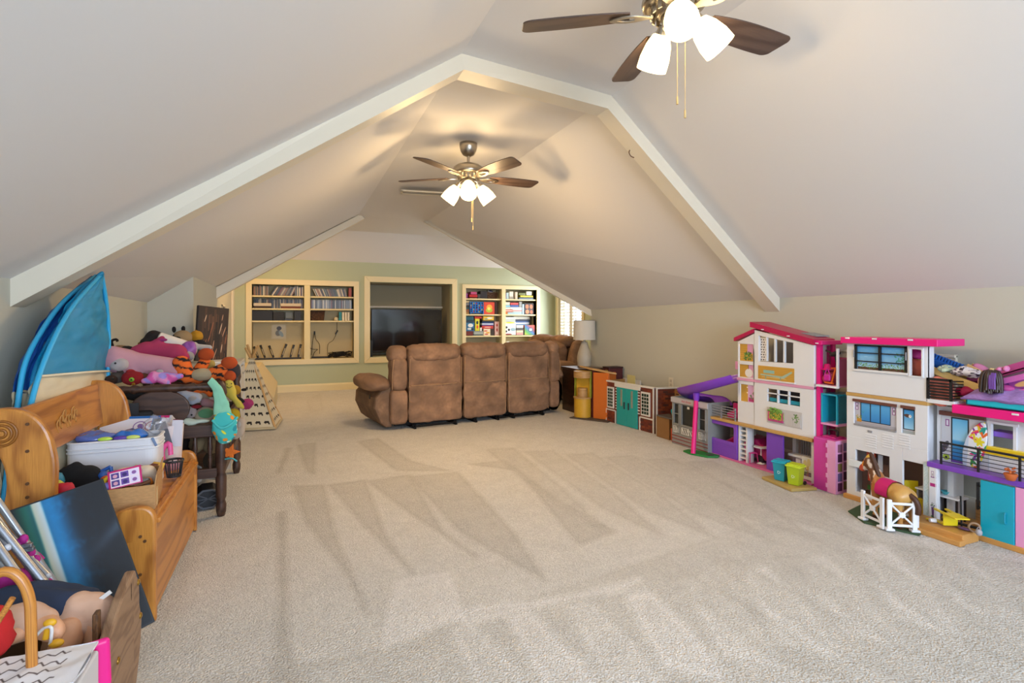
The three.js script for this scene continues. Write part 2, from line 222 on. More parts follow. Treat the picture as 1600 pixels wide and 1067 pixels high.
// ---------- ceiling fans ----------
const NICKEL = mat(0xb0a89a, 0.28, { metalness: 1 }), BLADE = new THREE.MeshStandardMaterial({ map: woodTex([98, 80, 70], [62, 48, 42], 256, 5, 2), roughness: 0.42 });
const GLOW = new THREE.MeshStandardMaterial({ color: 0xfff2da, roughness: 0.5, emissive: 0xffdf9e, emissiveIntensity: 3.2 });
function fan(pos, label, spin, lamp, rad, level, shadeAt, tilt = 0.68) {
  const t = thing('ceiling_fan', label, 'ceiling fan', pos, spin);
  part(t, 'canopy', lathe([[0, -0.1], [0.022, -0.1], [0.05, -0.085], [0.068, -0.055], [0.077, -0.02], [0.078, 0.015], [0, 0.015]], 32), NICKEL);
  part(t, 'down_rod', cyl(0.013, 0.013, 0.12, 16, 0, -0.14, 0), NICKEL);
  part(t, 'motor_housing', lathe([[0, -0.3], [0.05, -0.305], [0.075, -0.29], [0.075, -0.265], [0.115, -0.262], [0.135, -0.255], [0.14, -0.235], [0.13, -0.2], [0.1, -0.178], [0.03, -0.17], [0, -0.17]], 36), NICKEL);
  const fins = []; for (let k = 0; k < 18; k++) fins.push(mv(bx(0.006, 0.034, 0.02, 0.1, -0.28, 0), 0, 0, 0, 0, k * PI / 9, 0)); part(t, 'vent_ring', fins, NICKEL);
  part(t, 'switch_housing', lathe([[0, -0.36], [0.04, -0.357], [0.052, -0.34], [0.052, -0.31], [0.06, -0.3], [0, -0.3]], 28), NICKEL);
  const R = rad;
  for (let k = 0; k < 5; k++) {
    const b = new THREE.Group(); b.name = numbered('blade_assembly'); t.add(b); b.rotation.y = k * PI * 0.4;
    const s = new THREE.Shape(); s.moveTo(0.19, -0.05); s.bezierCurveTo(0.3, -0.075, 0.45, -0.082, R - 0.03, -0.074); s.quadraticCurveTo(R, -0.07, R, -0.04); s.lineTo(R - 0.02, 0.05); s.quadraticCurveTo(R - 0.035, 0.074, R - 0.07, 0.074); s.bezierCurveTo(0.45, 0.08, 0.3, 0.072, 0.19, 0.05); s.closePath();
    const g = ext(s, 0.007, 0.002); g.rotateX(-PI / 2).rotateX(-0.2).translate(0, -0.285, 0); const p = g.attributes.position, uv = g.attributes.uv; for (let i = 0; i < p.count; i++) uv.setXY(i, p.getX(i), p.getZ(i) * 1.4 + k * 0.3);
    part(b, 'blade', g, BLADE);
    const arm = new THREE.Shape(); arm.moveTo(0.09, -0.012); arm.bezierCurveTo(0.13, -0.014, 0.15, -0.045, 0.2, -0.04); arm.quadraticCurveTo(0.27, -0.03, 0.28, 0); arm.quadraticCurveTo(0.27, 0.03, 0.2, 0.04); arm.bezierCurveTo(0.15, 0.045, 0.13, 0.014, 0.09, 0.012); arm.closePath();
    const hole = new THREE.Path(); hole.moveTo(0.17, -0.014); hole.quadraticCurveTo(0.22, -0.024, 0.245, 0); hole.quadraticCurveTo(0.22, 0.024, 0.17, 0.014); hole.closePath(); arm.holes.push(hole);
    part(b, 'blade_iron', ext(arm, 0.008, 0.002).rotateX(-PI / 2).rotateX(-0.2).translate(0, -0.297, 0), NICKEL);
  }
  const prof = [[0.024, 0], [0.04, -0.008], [0.058, -0.05], [0.069, -0.105], [0.07, -0.155], [0.066, -0.155], [0.065, -0.105], [0.054, -0.05], [0.036, -0.012], [0.02, -0.004]];
  for (const a of shadeAt) {
    const s = new THREE.Group(); s.name = numbered('light_arm'); t.add(s); s.rotation.y = a; s.position.y = 0.05 + level;
    part(s, 'socket', [tube([[0.03, -0.36, 0], [0.07, -0.365, 0], [0.088, -0.385, 0]], 0.009, 10, 8), mv(cyl(0.024, 0.028, 0.035, 20), 0.092, -0.395, 0, 0, 0, tilt)], NICKEL);
    part(s, 'glass_shade', mv(lathe(prof, 28), 0.1, -0.408, 0, 0, 0, tilt), GLOW);
    const sp = new THREE.SpotLight(0xffd69e, lamp * 2.2, 0, 1.5, 0.7, 2); sp.position.set(0.1 + Math.sin(tilt) * 0.1, -0.41 - Math.cos(tilt) * 0.1, 0); sp.target.position.set(0.1 + Math.sin(tilt) * 0.5, -0.41 - Math.cos(tilt) * 0.9, 0); sp.castShadow = true; sp.shadow.radius = 2; s.add(sp, sp.target); const l = new THREE.PointLight(0xffd69e, lamp * 0.6, 0, 2); l.position.set(0.1 + Math.sin(tilt) * 0.09, -0.41 - Math.cos(tilt) * 0.09, 0); l.castShadow = true; l.shadow.radius = 2; s.add(l);
    part(s, 'bulb', mv(sph(0.024, 0.03, 0.024), 0.1 + Math.sin(tilt) * 0.06, -0.41 - Math.cos(tilt) * 0.06, 0), GLOW);
  }
  for (const [x, z, L] of [[0.035, 0.03, 0.25], [-0.02, 0.04, 0.33]]) part(t, 'pull_chain', [bar([x, -0.39, z], [x, -0.39 - L, z], 0.0015, 6), cyl(0.004, 0.005, 0.035, 8, x, -0.4 - L, z)], mat(0xd8c38a, 0.35, { metalness: 0.8 }));
  return t;
}
{
  const rel = (spin, list) => list.map((d) => (d - 22.57 - spin) * PI / 180);
  fan([1.435, 2.745, -4.45], 'brown five-blade ceiling fan hanging whole in the far part of the room', 72.4 * PI / 180, BULB2, 0.66, 0, rel(72.4, [165, 20, -85]));
  fan([1.545, 2.83, -1.87], 'nearest ceiling fan, large and cut off by the top of the picture', 75.4 * PI / 180, BULB, 0.68, 0.035, rel(75.4, [-98, -3, 105]));
}
// flush square ceiling lights in the far wing, either side behind the sloped ceilings
[[-0.15, 8.35, 'square flush ceiling light in the far wing, left side'], [3.45, 7.95, 'square flush ceiling light in the far wing, right side']].forEach(([x, F, lab]) => {
  const t = thing('ceiling_light', lab, 'ceiling light', [x, 2.715, -F]); part(t, 'light_frame', [bx(0.56, 0.03, 0.03, 0, -0.015, 0.265, 0.004), bx(0.56, 0.03, 0.03, 0, -0.015, -0.265, 0.004), bx(0.03, 0.03, 0.5, 0.265, -0.015, 0, 0.004), bx(0.03, 0.03, 0.5, -0.265, -0.015, 0, 0.004)], NICKEL);
  part(t, 'light_diffuser', bx(0.5, 0.006, 0.5, 0, -0.014, 0), new THREE.MeshStandardMaterial({ color: 0xfff0d8, emissive: 0xffd9a0, emissiveIntensity: 2, roughness: 0.6 })); const l = new THREE.RectAreaLight(0xffc880, PANEL, 0.5, 0.5); l.position.set(x, 2.685, -F); l.lookAt(x, 0, -F); scene.add(l);
});
// ---------- back wall: bookcases, television niche, shuttered window ----------
const SHELF = new THREE.MeshStandardMaterial({ color: 0xdccf9f, roughness: 0.5 }), CASEIN = new THREE.MeshStandardMaterial({ color: 0xcbbd95, roughness: 0.7 });
function casing(parent, x0, y0, x1, y1, w, name, m = TRIMB) {             // mitred picture-frame casing around an opening, proud of the wall
  const g = [], b = 0.026;
  const side = (a, c, d, e) => { const s = ext([a, c, d, e], b, 0.005); g.push(s); };
  side([x0 - w, y1 + w], [x0, y1], [x1, y1], [x1 + w, y1 + w]); side([x0 - w, y0 - w], [x1 + w, y0 - w], [x1, y0], [x0, y0]);
  side([x0 - w, y0 - w], [x0, y0], [x0, y1], [x0 - w, y1 + w]); side([x1, y0], [x1 + w, y0 - w], [x1 + w, y1 + w], [x1, y1]);
  return part(parent, name, g, m);
}
function bookcase(label, c, w, shelvesL, post, depth = 0.32) {
  const t = thing('bookcase', label, 'bookcase', [0, 0, -BF]); const [x0, y0, x1, y1] = c;
  casing(t, x0, y0, x1, y1, w, 'casing');
  part(t, 'back_panel', bx(x1 - x0, y1 - y0, 0.012, (x0 + x1) / 2, (y0 + y1) / 2, -depth - 0.006), CASEIN);
  for (const x of [x0 - 0.009, x1 + 0.009]) part(t, 'side_panel', bx(0.018, y1 - y0 + 0.03, depth - 0.001, x, (y0 + y1) / 2, -depth / 2 - 0.0005), CASEIN);
  part(t, 'top_panel', bx(x1 - x0, 0.018, depth, (x0 + x1) / 2, y1 + 0.009, -depth / 2), CASEIN); part(t, 'bottom_panel', bx(x1 - x0, 0.018, depth, (x0 + x1) / 2, y0 - 0.009, -depth / 2), CASEIN);
  part(t, 'divider', bx(post[1] - post[0], y1 - y0, depth + 0.02, (post[0] + post[1]) / 2, (y0 + y1) / 2, -depth / 2 + 0.01), SHELF);
  for (const y of shelvesL) for (const [a, b] of [[x0, post[0]], [post[1], x1]]) part(t, 'shelf', bx(b - a, 0.026, depth - 0.015, (a + b) / 2, y - 0.013, -depth / 2 - 0.003, 0.003), SHELF);
  return t;
}
const LC = cases.left, RC = cases.right, TVN = cases.tv;
const lp = [0.205, 0.30], rp = [3.83, 3.91];
const lsh = [1.632, 1.418, 1.212], rsh = [1.642, 1.338, 0.92, 0.60];
bookcase('built-in bookcase left of the television niche, filled with slim video cases', LC, 0.09, lsh, lp);
bookcase('built-in bookcase right of the television niche, filled with board games', RC, 0.075, rsh, rp);
// niche
{
  const t = new THREE.Group(); t.name = 'trim_4'; t.userData.kind = 'structure'; t.position.set(0, 0, -BF); scene.add(t);
  casing(t, ...TVN, 0.1, 'niche_casing'); const [x0, y0, x1, y1] = TVN, d = 0.75;
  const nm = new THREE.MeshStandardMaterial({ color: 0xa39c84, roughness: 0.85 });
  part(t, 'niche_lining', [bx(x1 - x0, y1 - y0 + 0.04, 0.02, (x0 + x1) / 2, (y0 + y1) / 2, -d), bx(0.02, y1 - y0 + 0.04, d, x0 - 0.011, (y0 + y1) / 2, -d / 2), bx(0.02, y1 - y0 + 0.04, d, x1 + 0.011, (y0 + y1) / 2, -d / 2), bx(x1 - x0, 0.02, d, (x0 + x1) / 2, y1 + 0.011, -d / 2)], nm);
  part(t, 'niche_floor', bx(x1 - x0, 0.02, d, (x0 + x1) / 2, y0 - 0.011, -d / 2), SHELF);
  part(t, 'niche_ledge', [bx(x1 - x0, 0.035, 0.08, (x0 + x1) / 2, 1.478, -d + 0.05, 0.004), bx(0.03, 0.9, 0.05, x0 + 0.03, 1.01, -d + 0.05)], TRIM);
}
// television
{
  const t = thing('television', 'large flat black television standing in the cream-framed wall niche', 'television', [2.03, 0.557, -BF - 0.3]);
  part(t, 'bezel', bx(1.33, 0.79, 0.035, 0, 0.475, 0, 0.006), mat(0x0b0b0d, 0.35)); part(t, 'screen', bx(1.305, 0.765, 0.004, 0, 0.477, 0.0185), mat(0x08090c, 0.12, { phys: 1, clearcoat: 1, clearcoatRoughness: 0.06 }));
  part(t, 'stand', [bx(0.5, 0.012, 0.2, 0, 0.006, 0, 0.004), bx(0.08, 0.09, 0.03, 0, 0.05, -0.01)], mat(0x101013, 0.3));
  solo('soundbar', 'small black box standing left of the television in the niche', 'speaker', bx(0.05, 0.3, 0.1, 0, 0.15, 0, 0.01), mat(0x101012, 0.5), [1.345, 0.556, -BF - 0.2]);
}
// left bookcase contents
const bk = (u, v, F = BF + 0.04) => onF(u, v, F), q6 = (cx, cy) => bk(380 + cx / 7.62, 430 + cy / 7.62), q5 = (cx, cy) => bk(700 + cx / 8.894, 430 + cy / 8.894);
{
  const pal = [0x3c4652, 0x574f45, 0x8c7d63, 0x22262c, 0x6d3a30, 0xb9ab90, 0x3d5348, 0x70706c, 0x8f6a48, 0x2f3440, 0xcfc4ad, 0x4a3d38], palB = [0x4a5a72, 0x5d6b80, 0x303a4c, 0x8391a4, 0xb8bcc0, 0x6b4a58, 0x54627c, 0x3c4450];
  const base = bx(1, 1, 1, 0.5, 0.5, -0.5, 0.04);
  function row(x0, x1, y, hMin, hMax, colors, leans, label, group, z = -BF - 0.05) {
    let x = x0, i = 0, proto = null;
    while (x < x1 - 0.012) {
      const w = rr(0.013, 0.019), h = rr(hMin, hMax), ln = leans(x, i), c = colors[Math.floor(rnd() * colors.length)];
      const ord = (i + 1) + (['th', 'st', 'nd', 'rd'][(i % 100 > 9 && i % 100 < 13) ? 0 : (i + 1) % 10] || 'th'); const o = solo('video_case', ord + ' video case from the left, ' + label, 'video case', base, mat(c, 0.35), [x, y, z], 0, group); o.scale.set(w, h, 0.13); o.rotation.z = ln; if (ln > 0) o.position.x += Math.sin(ln) * h * 0 + w * 0; 
      if (ln < 0) o.position.y += Math.sin(-ln) * w; x += w * 1.04 / Math.cos(ln); i++;
    }
  }
  const a = '';
  row(LC[0] + 0.02, -0.34, lsh[0], 0.14, 0.175, pal, () => 0, a + 'upright, far left of left bookcase top shelf', 'upright cases on the top left shelf');
  row(-0.325, 0.03, lsh[0], 0.15, 0.175, pal, (x) => -0.55 + (x + 0.33) * 0.4, a + 'leaning right, left bookcase top left shelf', 'leaning cases on the top left shelf');
  row(0.055, lp[0] - 0.01, lsh[0], 0.15, 0.185, pal, () => 0, a + 'upright near divider, left bookcase top shelf', 'upright cases by the divider');
  row(lp[1] + 0.1, 0.92, lsh[0], 0.13, 0.15, pal, (x) => 0.42 - (x - 0.4) * 0.35, a + 'leaning left, left bookcase top right shelf', 'leaning cases on the top right shelf');
  solo('book', 'red book standing at the right end of the top shelf of the left bookcase', 'book', bx(0.05, 0.16, 0.12, 0, 0.08, 0, 0.006), mat(0xa34a42, 0.5), [0.965, lsh[0], -BF - 0.11]);
  row(LC[0] + 0.02, lp[0] - 0.01, lsh[1], 0.15, 0.175, pal, () => 0, a + 'behind lidded boxes, left bookcase second shelf', 'cases behind the lidded boxes', -BF - 0.18);
  row(lp[1] + 0.015, LC[2] - 0.02, lsh[1], 0.15, 0.165, palB, () => 0, a + 'bluish, left bookcase second right shelf', 'bluish cases on the second right shelf');
  const boxAt = (name, label, cat, p0, p1, d, m, y, opt = {}) => { const w = p1[0] - p0[0], h = p0[1] - p1[1]; return solo(name, label, cat, opt.geo ? opt.geo(w, h, d) : bx(w, h, d, 0, h / 2, -d / 2, Math.min(0.006, h * 0.2, w * 0.2)), m, [(p0[0] + p1[0]) / 2, y ?? p1[1], -BF - 0.03 + (opt.z || 0)], opt.turn || 0, opt.group); };
  globalThis.boxAt = undefined;
  const lid = (a0, a1, b0, b1, lab, cols) => { const p = q6(a0, b0), q = q6(a1, b1); const t = thing('storage_box', lab, 'box', [(p[0] + q[0]) / 2, lsh[1], -BF - 0.1]); const w = q[0] - p[0]; part(t, 'box_base', bx(w * 0.95, 0.036, 0.13, 0, 0.018, 0, 0.004), cols[0]); part(t, 'lid', bx(w, 0.05, 0.135, 0, 0.062, 0, 0.005), cols[1]); };
  lid(120, 335, 335, 398, 'cream lidded flat box at the left end of the second shelf', [mat(0x3a2a22, 0.6), mat(0xc9bda6, 0.5)]); lid(445, 690, 340, 400, 'cream lidded flat box with red-brown base beside the divider', [mat(0x6b3526, 0.6), mat(0xcbbfa8, 0.5)]);
  const y3 = lsh[2], B = mat(0x0c0c0e, 0.5);
  boxAt('equipment_case', 'wide black case at the left end of the third shelf', 'case', q6(100, 425), q6(350, 545), 0.25, B, y3); boxAt('equipment_case', 'lower black case beside the wide one on the third shelf', 'case', q6(354, 440), q6(490, 545), 0.22, mat(0x131315, 0.55), y3);
  boxAt('router', 'small white box on the third left shelf between black cases', 'router', q6(500, 432), q6(600, 520), 0.06, mat(0xb9b29c, 0.5), y3 + 0.02, { z: -0.2 }); boxAt('media_player', 'flat black box in front of the small white box', 'electronics', q6(492, 516), q6(585, 545), 0.14, mat(0x121214, 0.4), y3); boxAt('equipment_case', 'narrow black case beside the divider on the third shelf', 'case', q6(606, 432), q6(692, 545), 0.2, mat(0x17181c, 0.5), y3);
  const BASK = new THREE.MeshStandardMaterial({ map: clothTex([70, 48, 34], 0.5, 40), roughness: 0.9 });
  const basket = (p0, p1, y, label, z = -0.04) => { const w = p1[0] - p0[0], h = p0[1] - p1[1]; const t = thing('basket', label, 'basket', [(p0[0] + p1[0]) / 2, y, -BF - 0.14 + z]); part(t, 'basket_body', ext(shapeOf([[-w * 0.44, 0], [w * 0.44, 0], [w * 0.5, h], [w * 0.47, h], [w * 0.42, 0.012], [-w * 0.42, 0.012], [-w * 0.47, h], [-w * 0.5, h]]), 0.2, 0.004).translate(0, 0, -0.1), BASK); for (const z of [-0.1, 0.09]) part(t, 'basket_side', ext([[-w * 0.44, 0], [w * 0.44, 0], [w * 0.5, h], [-w * 0.5, h]], 0.012, 0.003).translate(0, 0, z), BASK); part(t, 'rim', [bx(w * 1.02, 0.014, 0.02, 0, h, 0.1, 0.004), bx(w * 1.02, 0.014, 0.02, 0, h, -0.1, 0.004)], BASK); return t; };
  basket(q6(772, 432), q6(975, 545), y3, 'dark brown woven basket on the third shelf of the left bookcase');
  { const p = q6(855, 440); solo('crumpled_cloth', 'white cloth crumpled in the top of the brown basket, left bookcase', 'cloth', lumpy(sph(0.055, 0.028, 0.05, 0, 0, 0, 18), 0.014, 26, 3), mat(0xd8d4c8, 0.8), [p[0], y3 + 0.15, -BF - 0.16]); }
  { const p = q6(1110, 530); solo('speaker_dome', 'small cream dome gadget left of the teal book', 'speaker', lathe([[0, 0], [0.034, 0], [0.038, 0.02], [0.034, 0.045], [0.02, 0.06], [0, 0.064]], 24), mat(0xd6cdb4, 0.5), [p[0], y3, -BF - 0.09]); }
  boxAt('book', 'teal book standing left of three white books', 'book', q6(1140, 436), q6(1172, 540), 0.1, mat(0x1d7f8e, 0.5), y3);
  [[1176, 1204, 'white book directly right of the teal book'], [1210, 1236, 'middle one of the three white books on the third shelf'], [1241, 1266, 'white book farthest right on the third shelf']].forEach(([a0, a1, l]) => boxAt('book', l, 'book', q6(a0, 440), q6(a1, 540), 0.1, mat(0xd9d2bd, 0.5), y3));
  // slim dark instruments leaning in the lowest bay, a pale sheet on the back, a cable heap
  const dark = mat(0x16140f, 0.4), pale = mat(0xb9ab8a, 0.5);
  [[175, 120, 0.9, 'leftmost slim black case leaning in the lowest left bay'], [258, 203, 1, 'second slim black case from the left, lowest bay'], [360, 305, 0.95, 'third slim black case from the left, lowest bay'], [455, 508, 1.06, 'tallest slim black case, leaning right, lowest bay'], [562, 602, 0.97, 'slim black case leaning right, second from the divider'], [655, 686, 1.0, 'slim black case leaning right beside the divider']].forEach(([b, tp, k, l]) => {
    const p = q6(b, 985), q = q6(tp, 835), L = Math.hypot(q[0] - p[0], 0.36) * 0.62 * k; const t = thing('flute_case', l, 'case', [p[0], LC[1] + 0.03, -BF - 0.12]); const w = new THREE.Group(); w.name = numbered('case_body'); t.add(w); w.rotation.z = -Math.atan2(q[0] - p[0], 0.2); w.rotation.order = 'ZXY'; w.rotation.x = -0.2;
    part(w, 'shell', bx(0.034, L, 0.02, 0, L / 2, 0, 0.006), dark); part(w, 'stripe', bx(0.012, L * 0.5, 0.003, 0.003, L * 0.45, 0.0105), pale); part(w, 'end_cap', bx(0.038, 0.03, 0.024, 0, L - 0.012, 0, 0.006), dark);
  });
  solo('stand_rail', 'long black rail holding the slim leaning cases', 'rail', [bx(0.72, 0.012, 0.05, 0, 0.006, 0, 0.003), bx(0.72, 0.022, 0.008, 0, 0.018, 0.021, 0.002)], mat(0x24211c, 0.5), [-0.2, LC[1], -BF - 0.1]);
  { const p0 = q6(330, 592), p1 = q6(510, 785); const d = canvasTex(128, 128, (x) => { x.fillStyle = '#cdbf98'; x.fillRect(0, 0, 128, 128); x.fillStyle = '#4a3b2e'; x.beginPath(); x.ellipse(66, 34, 22, 18, 0, 0, 7); x.fill(); x.fillStyle = '#6e6a5c'; x.beginPath(); x.ellipse(58, 76, 24, 26, 0.4, 0, 7); x.fill(); x.fillStyle = '#8fa0a0'; x.beginPath(); x.ellipse(84, 84, 16, 30, -0.6, 0, 7); x.fill(); }); solo('wall_sticker', 'square pale sticker on the back of the lowest left bay', 'sticker', bx(0.23, 0.25, 0.002), new THREE.MeshStandardMaterial({ map: d, roughness: 0.4 }), [(p0[0] + p1[0]) / 2, 1.02, -BF - 0.318]); }
  const C = (pts, r, lab, name = 'cable') => solo(name, lab, 'cable', tube(pts, r, 40, 6), mat(0x121212, 0.6)); const w = (cx, cy, dz = -0.27) => { const p = q6(cx, cy); return [p[0], Math.max(p[1], LC[1] + 0.012), -BF + dz]; };
  C([w(780, 700), w(785, 800), w(800, 870), w(850, 890), w(895, 890), w(860, 920), w(830, 985, -0.2)], 0.005, 'black cable hanging at the left of the lowest right bay'); C([w(820, 960), w(832, 800), w(855, 690), w(870, 760), w(915, 830), w(915, 940, -0.2)], 0.005, 'black cable looped over a plug, lowest right bay');
  C([w(1130, 560), w(1128, 640), w(1120, 700), w(1080, 780), w(1020, 830), w(1012, 960, -0.2)], 0.004, 'thin black cable hanging from the third shelf, lowest right bay');
  solo('power_adapter', 'black power adapter halfway along the thin hanging cable', 'adapter', mv(bx(0.022, 0.08, 0.02, 0, 0, 0, 0.004), 0, 0, 0, 0, 0, -0.5), mat(0x141414, 0.5), w(1124, 682));
  solo('plug', 'black plug on the wall at the top of the cable loop', 'plug', bx(0.024, 0.06, 0.03, 0, 0, 0, 0.005), mat(0x141414, 0.5), w(856, 690, -0.3)); solo('plug', 'black plug at the top of the leftmost hanging cable', 'plug', bx(0.02, 0.06, 0.03, 0, 0, 0, 0.005), mat(0x141414, 0.5), w(780, 705, -0.3));
  { const g = []; for (let k = 0; k < 16; k++) { const p0 = [rr(0.66, 0.97), LC[1] + rr(0.01, 0.03), -BF - rr(0.06, 0.2)]; const pts = []; for (let i = 0; i < 6; i++) pts.push([Math.min(0.99, Math.max(0.6, p0[0] + rr(-0.16, 0.16))), LC[1] + rr(0.008, 0.11), p0[2] + rr(-0.05, 0.05)]); g.push(tube(pts, 0.006, 26, 5, true)); } const o = solo('cable_heap', 'tangled heap of black cables at the right of the lowest bay', 'cables', g, mat(0x0f0f10, 0.6)); o.userData.kind = 'stuff'; }
  solo('power_strip', 'long black power strip on the floor of the lowest right bay', 'power strip', bx(0.3, 0.03, 0.05, 0, 0.015, 0, 0.006), mat(0x131313, 0.5), [0.48, LC[1], -BF - 0.14]);

  // right bookcase: games
  const ysR = (cy) => (cy < 340 ? rsh[0] : cy < 556 ? rsh[1] : cy < 850 ? rsh[2] : rsh[3]);
  const G = (x0, y0, x1, y1, col, name, label, cat = 'game box', d = 0.2, z = 0) => { const p = q5(x0, y0), q = q5(x1, y1); return boxAt(name, label, cat, p, q, d, typeof col === 'number' ? mat(col, 0.45) : col, undefined, { z: -0.02 + z }); };
  const stripe = (cols) => new THREE.MeshStandardMaterial({ map: canvasTex(64, 64, (x) => { cols.forEach((c, i) => { x.fillStyle = c; x.fillRect(0, i * 64 / cols.length, 64, 64 / cols.length + 1); }); }), roughness: 0.45 });
  const spot = (bg, list) => new THREE.MeshStandardMaterial({ map: canvasTex(96, 96, (x) => { x.fillStyle = bg; x.fillRect(0, 0, 96, 96); for (const [c, a, b, r1, r2] of list) { x.fillStyle = c; x.beginPath(); x.ellipse(a, b, r1, r2, 0, 0, 7); x.fill(); } }), roughness: 0.45 });
  const F1 = 331, F2 = 548, F3 = 838, F1r = 340, F2r = 551, F3r = 829;
  G(252, 250, 276, F1, 0x8a3f8e, 'game_box', 'narrow purple box at the far left of the top games shelf'); G(300, 306, 405, F1, 0x6a3a22, 'game_box', 'brown box under the red box on the top games shelf'); G(298, 268, 412, 305, 0xb71f2c, 'game_box', 'flat red box on the top games shelf'); G(318, 228, 402, 267, 0xb64a7c, 'game_box', 'flat pink box lying on the red box');
  G(414, 262, 452, F1, 0x39383c, 'toy_case', 'grey upright case left of the dark bin, top games shelf', 'case'); G(455, 218, 545, F1, 0x23202a, 'storage_bin', 'dark fabric bin beside the brown basket, right bookcase', 'bin'); basket(q5(548, 240), q5(700, F1), rsh[0], 'brown basket beside the divider on the top games shelf');
  { const p = q5(612, 235); solo('crumpled_cloth', 'navy and white cloth spilling from the basket, top games shelf', 'cloth', lumpy(sph(0.06, 0.03, 0.05, 0, 0, 0, 18), 0.016, 24, 8), spot('#d9dadf', [['#2c2f5a', 30, 30, 18, 26], ['#2c2f5a', 70, 60, 16, 20]]), [p[0], rsh[0] + 0.145, -BF - 0.15]); }
  G(780, 250, 810, F1r, 0x8257a5, 'game_box', 'upright lilac box at the left of the top right games shelf'); G(814, 240, 846, F1r, 0xa9c3cc, 'game_box', 'upright pale blue box beside the lilac one'); G(850, 300, 915, F1r, 0x9b968a, 'game_box', 'grey box under a white one, top right games shelf'); G(856, 225, 910, 299, 0xd8d2c4, 'game_box', 'white box standing on the grey box'); G(936, 232, 970, F1r, 0xcfc3ae, 'game_box', 'tall cream tube-like box on the top right games shelf');
  G(990, 308, 1190, F1r, 0x5b6f80, 'game_box', 'blue-grey flat box at the bottom of the top right stack'); G(1008, 280, 1186, 307, 0xd8c43a, 'game_box', 'flat yellow box in the top right stack'); G(986, 242, 1082, 279, 0x6c7344, 'game_box', 'olive box lying on the yellow one'); G(1090, 222, 1168, 279, 0xcac7b8, 'game_box', 'white box at the top of the top right stack');
  [[512, F2, 0xb08d5a, 'tan'], [470, 511, 0x8a5230, 'brown'], [448, 469, 0x20555c, 'teal'], [420, 447, 0x2c2c34, 'black'], [382, 419, 0x6f7276, 'grey'], [352, 381, 0xc0b08a, 'cream']].forEach(([a, b, c, n]) => G(252, a, 298, b, c, 'game_box', n + ' box in the narrow stack left of the blue disc rack'));
  { const p = q5(303, 368), q = q5(494, F2); const t = thing('disc_rack', 'upright blue plastic rack for dropping coloured discs', 'game', [(p[0] + q[0]) / 2, rsh[1], -BF - 0.07]); const w = q[0] - p[0], h = p[1] - rsh[1]; const holes = []; const dc = [[], []]; const dm = [0xe6c82e, 0xc9242c, 0x0f2f66];
    for (let i = 0; i < 5; i++) for (let j = 0; j < 5; j++) { const cx = -w / 2 + w * (i + 0.5) / 5, cy = 0.03 + (h - 0.04) * (j + 0.5) / 5, pa = []; for (let k = 0; k < 12; k++) pa.push([cx + Math.cos(-k / 12 * 2 * PI) * 0.016, cy + Math.sin(-k / 12 * 2 * PI) * 0.016]); holes.push(pa); }
    part(t, 'rack', ext(rect(-w / 2, 0.02, w / 2, h), 0.03, 0.003, holes), mat(0x1467b8, 0.35)); for (const s of [-1, 1]) part(t, 'leg', bx(0.02, 0.05, 0.08, s * (w / 2 - 0.012), 0.025, 0.01, 0.004), mat(0x1467b8, 0.35));
    for (let i = 0; i < 5; i++) for (let j = 0; j < 5; j++) if ((i * 7 + j * 3) % 4) { const cx = -w / 2 + w * (i + 0.5) / 5, cy = 0.03 + (h - 0.04) * (j + 0.5) / 5; part(t, 'disc', mv(cyl(0.018, 0.018, 0.008, 14), cx, cy, 0.012, PI / 2), mat(dm[(i + j * 2) % 3], 0.4)); } }
  G(500, 372, 650, F2, spot('#d0452f', [['#e8a23c', 50, 40, 26, 22], ['#a9b83a', 48, 62, 30, 18], ['#f2dd6a', 46, 50, 14, 12]]), 'picture_book', 'red picture box with a yellow and green print beside the disc rack', 'game box', 0.05); G(656, 372, 700, F2, 0x38241c, 'game_box', 'dark brown box right of the red picture box');
  G(780, 512, 830, F2r, 0xc8742a, 'game_box', 'orange box at the bottom left, middle right games shelf'); G(832, 512, 1030, F2r, 0x9fc0c8, 'game_box', 'pale blue wide box at the bottom of the middle right stack'); G(780, 478, 900, 511, stripe(['#c7432e', '#e8dfd0', '#c7432e']), 'game_box', 'red and white striped box in the middle right stack'); G(902, 478, 1030, 511, stripe(['#d9d2c8', '#b53a34', '#e4ded2']), 'game_box', 'white box with a red band in the middle right stack'); G(780, 447, 866, 477, 0xd9cfc0, 'game_box', 'small white box above the red and white striped one'); G(868, 443, 1030, 477, 0xe6e0d4, 'game_box', 'long white box under the blue one, middle right stack'); G(780, 416, 868, 446, 0x7fb2c6, 'game_box', 'light blue box on the left of the middle right stack'); G(870, 414, 985, 442, 0x3b5fa0, 'game_box', 'dark blue box in the middle right stack'); G(780, 372, 862, 415, 0xd5cfbd, 'game_box', 'cream box topping the left of the middle right stack'); G(870, 380, 980, 413, 0xc24a4a, 'game_box', 'red box topping the middle right stack'); G(990, 366, 1030, 442, 0x8d8f8a, 'game_box', 'grey upright box between the red box and the white-blue box'); G(1036, 400, 1060, F2r, 0xa8c8d8, 'game_box', 'narrow upright pale blue box left of the four-spot box'); G(1063, 388, 1196, F2r, spot('#2a1f1c', [['#c8683a', 28, 28, 16, 18], ['#c8683a', 70, 28, 16, 18], ['#d27a48', 30, 70, 18, 18], ['#b85c34', 72, 72, 14, 16]]), 'game_box', 'black box printed with four orange round spots');
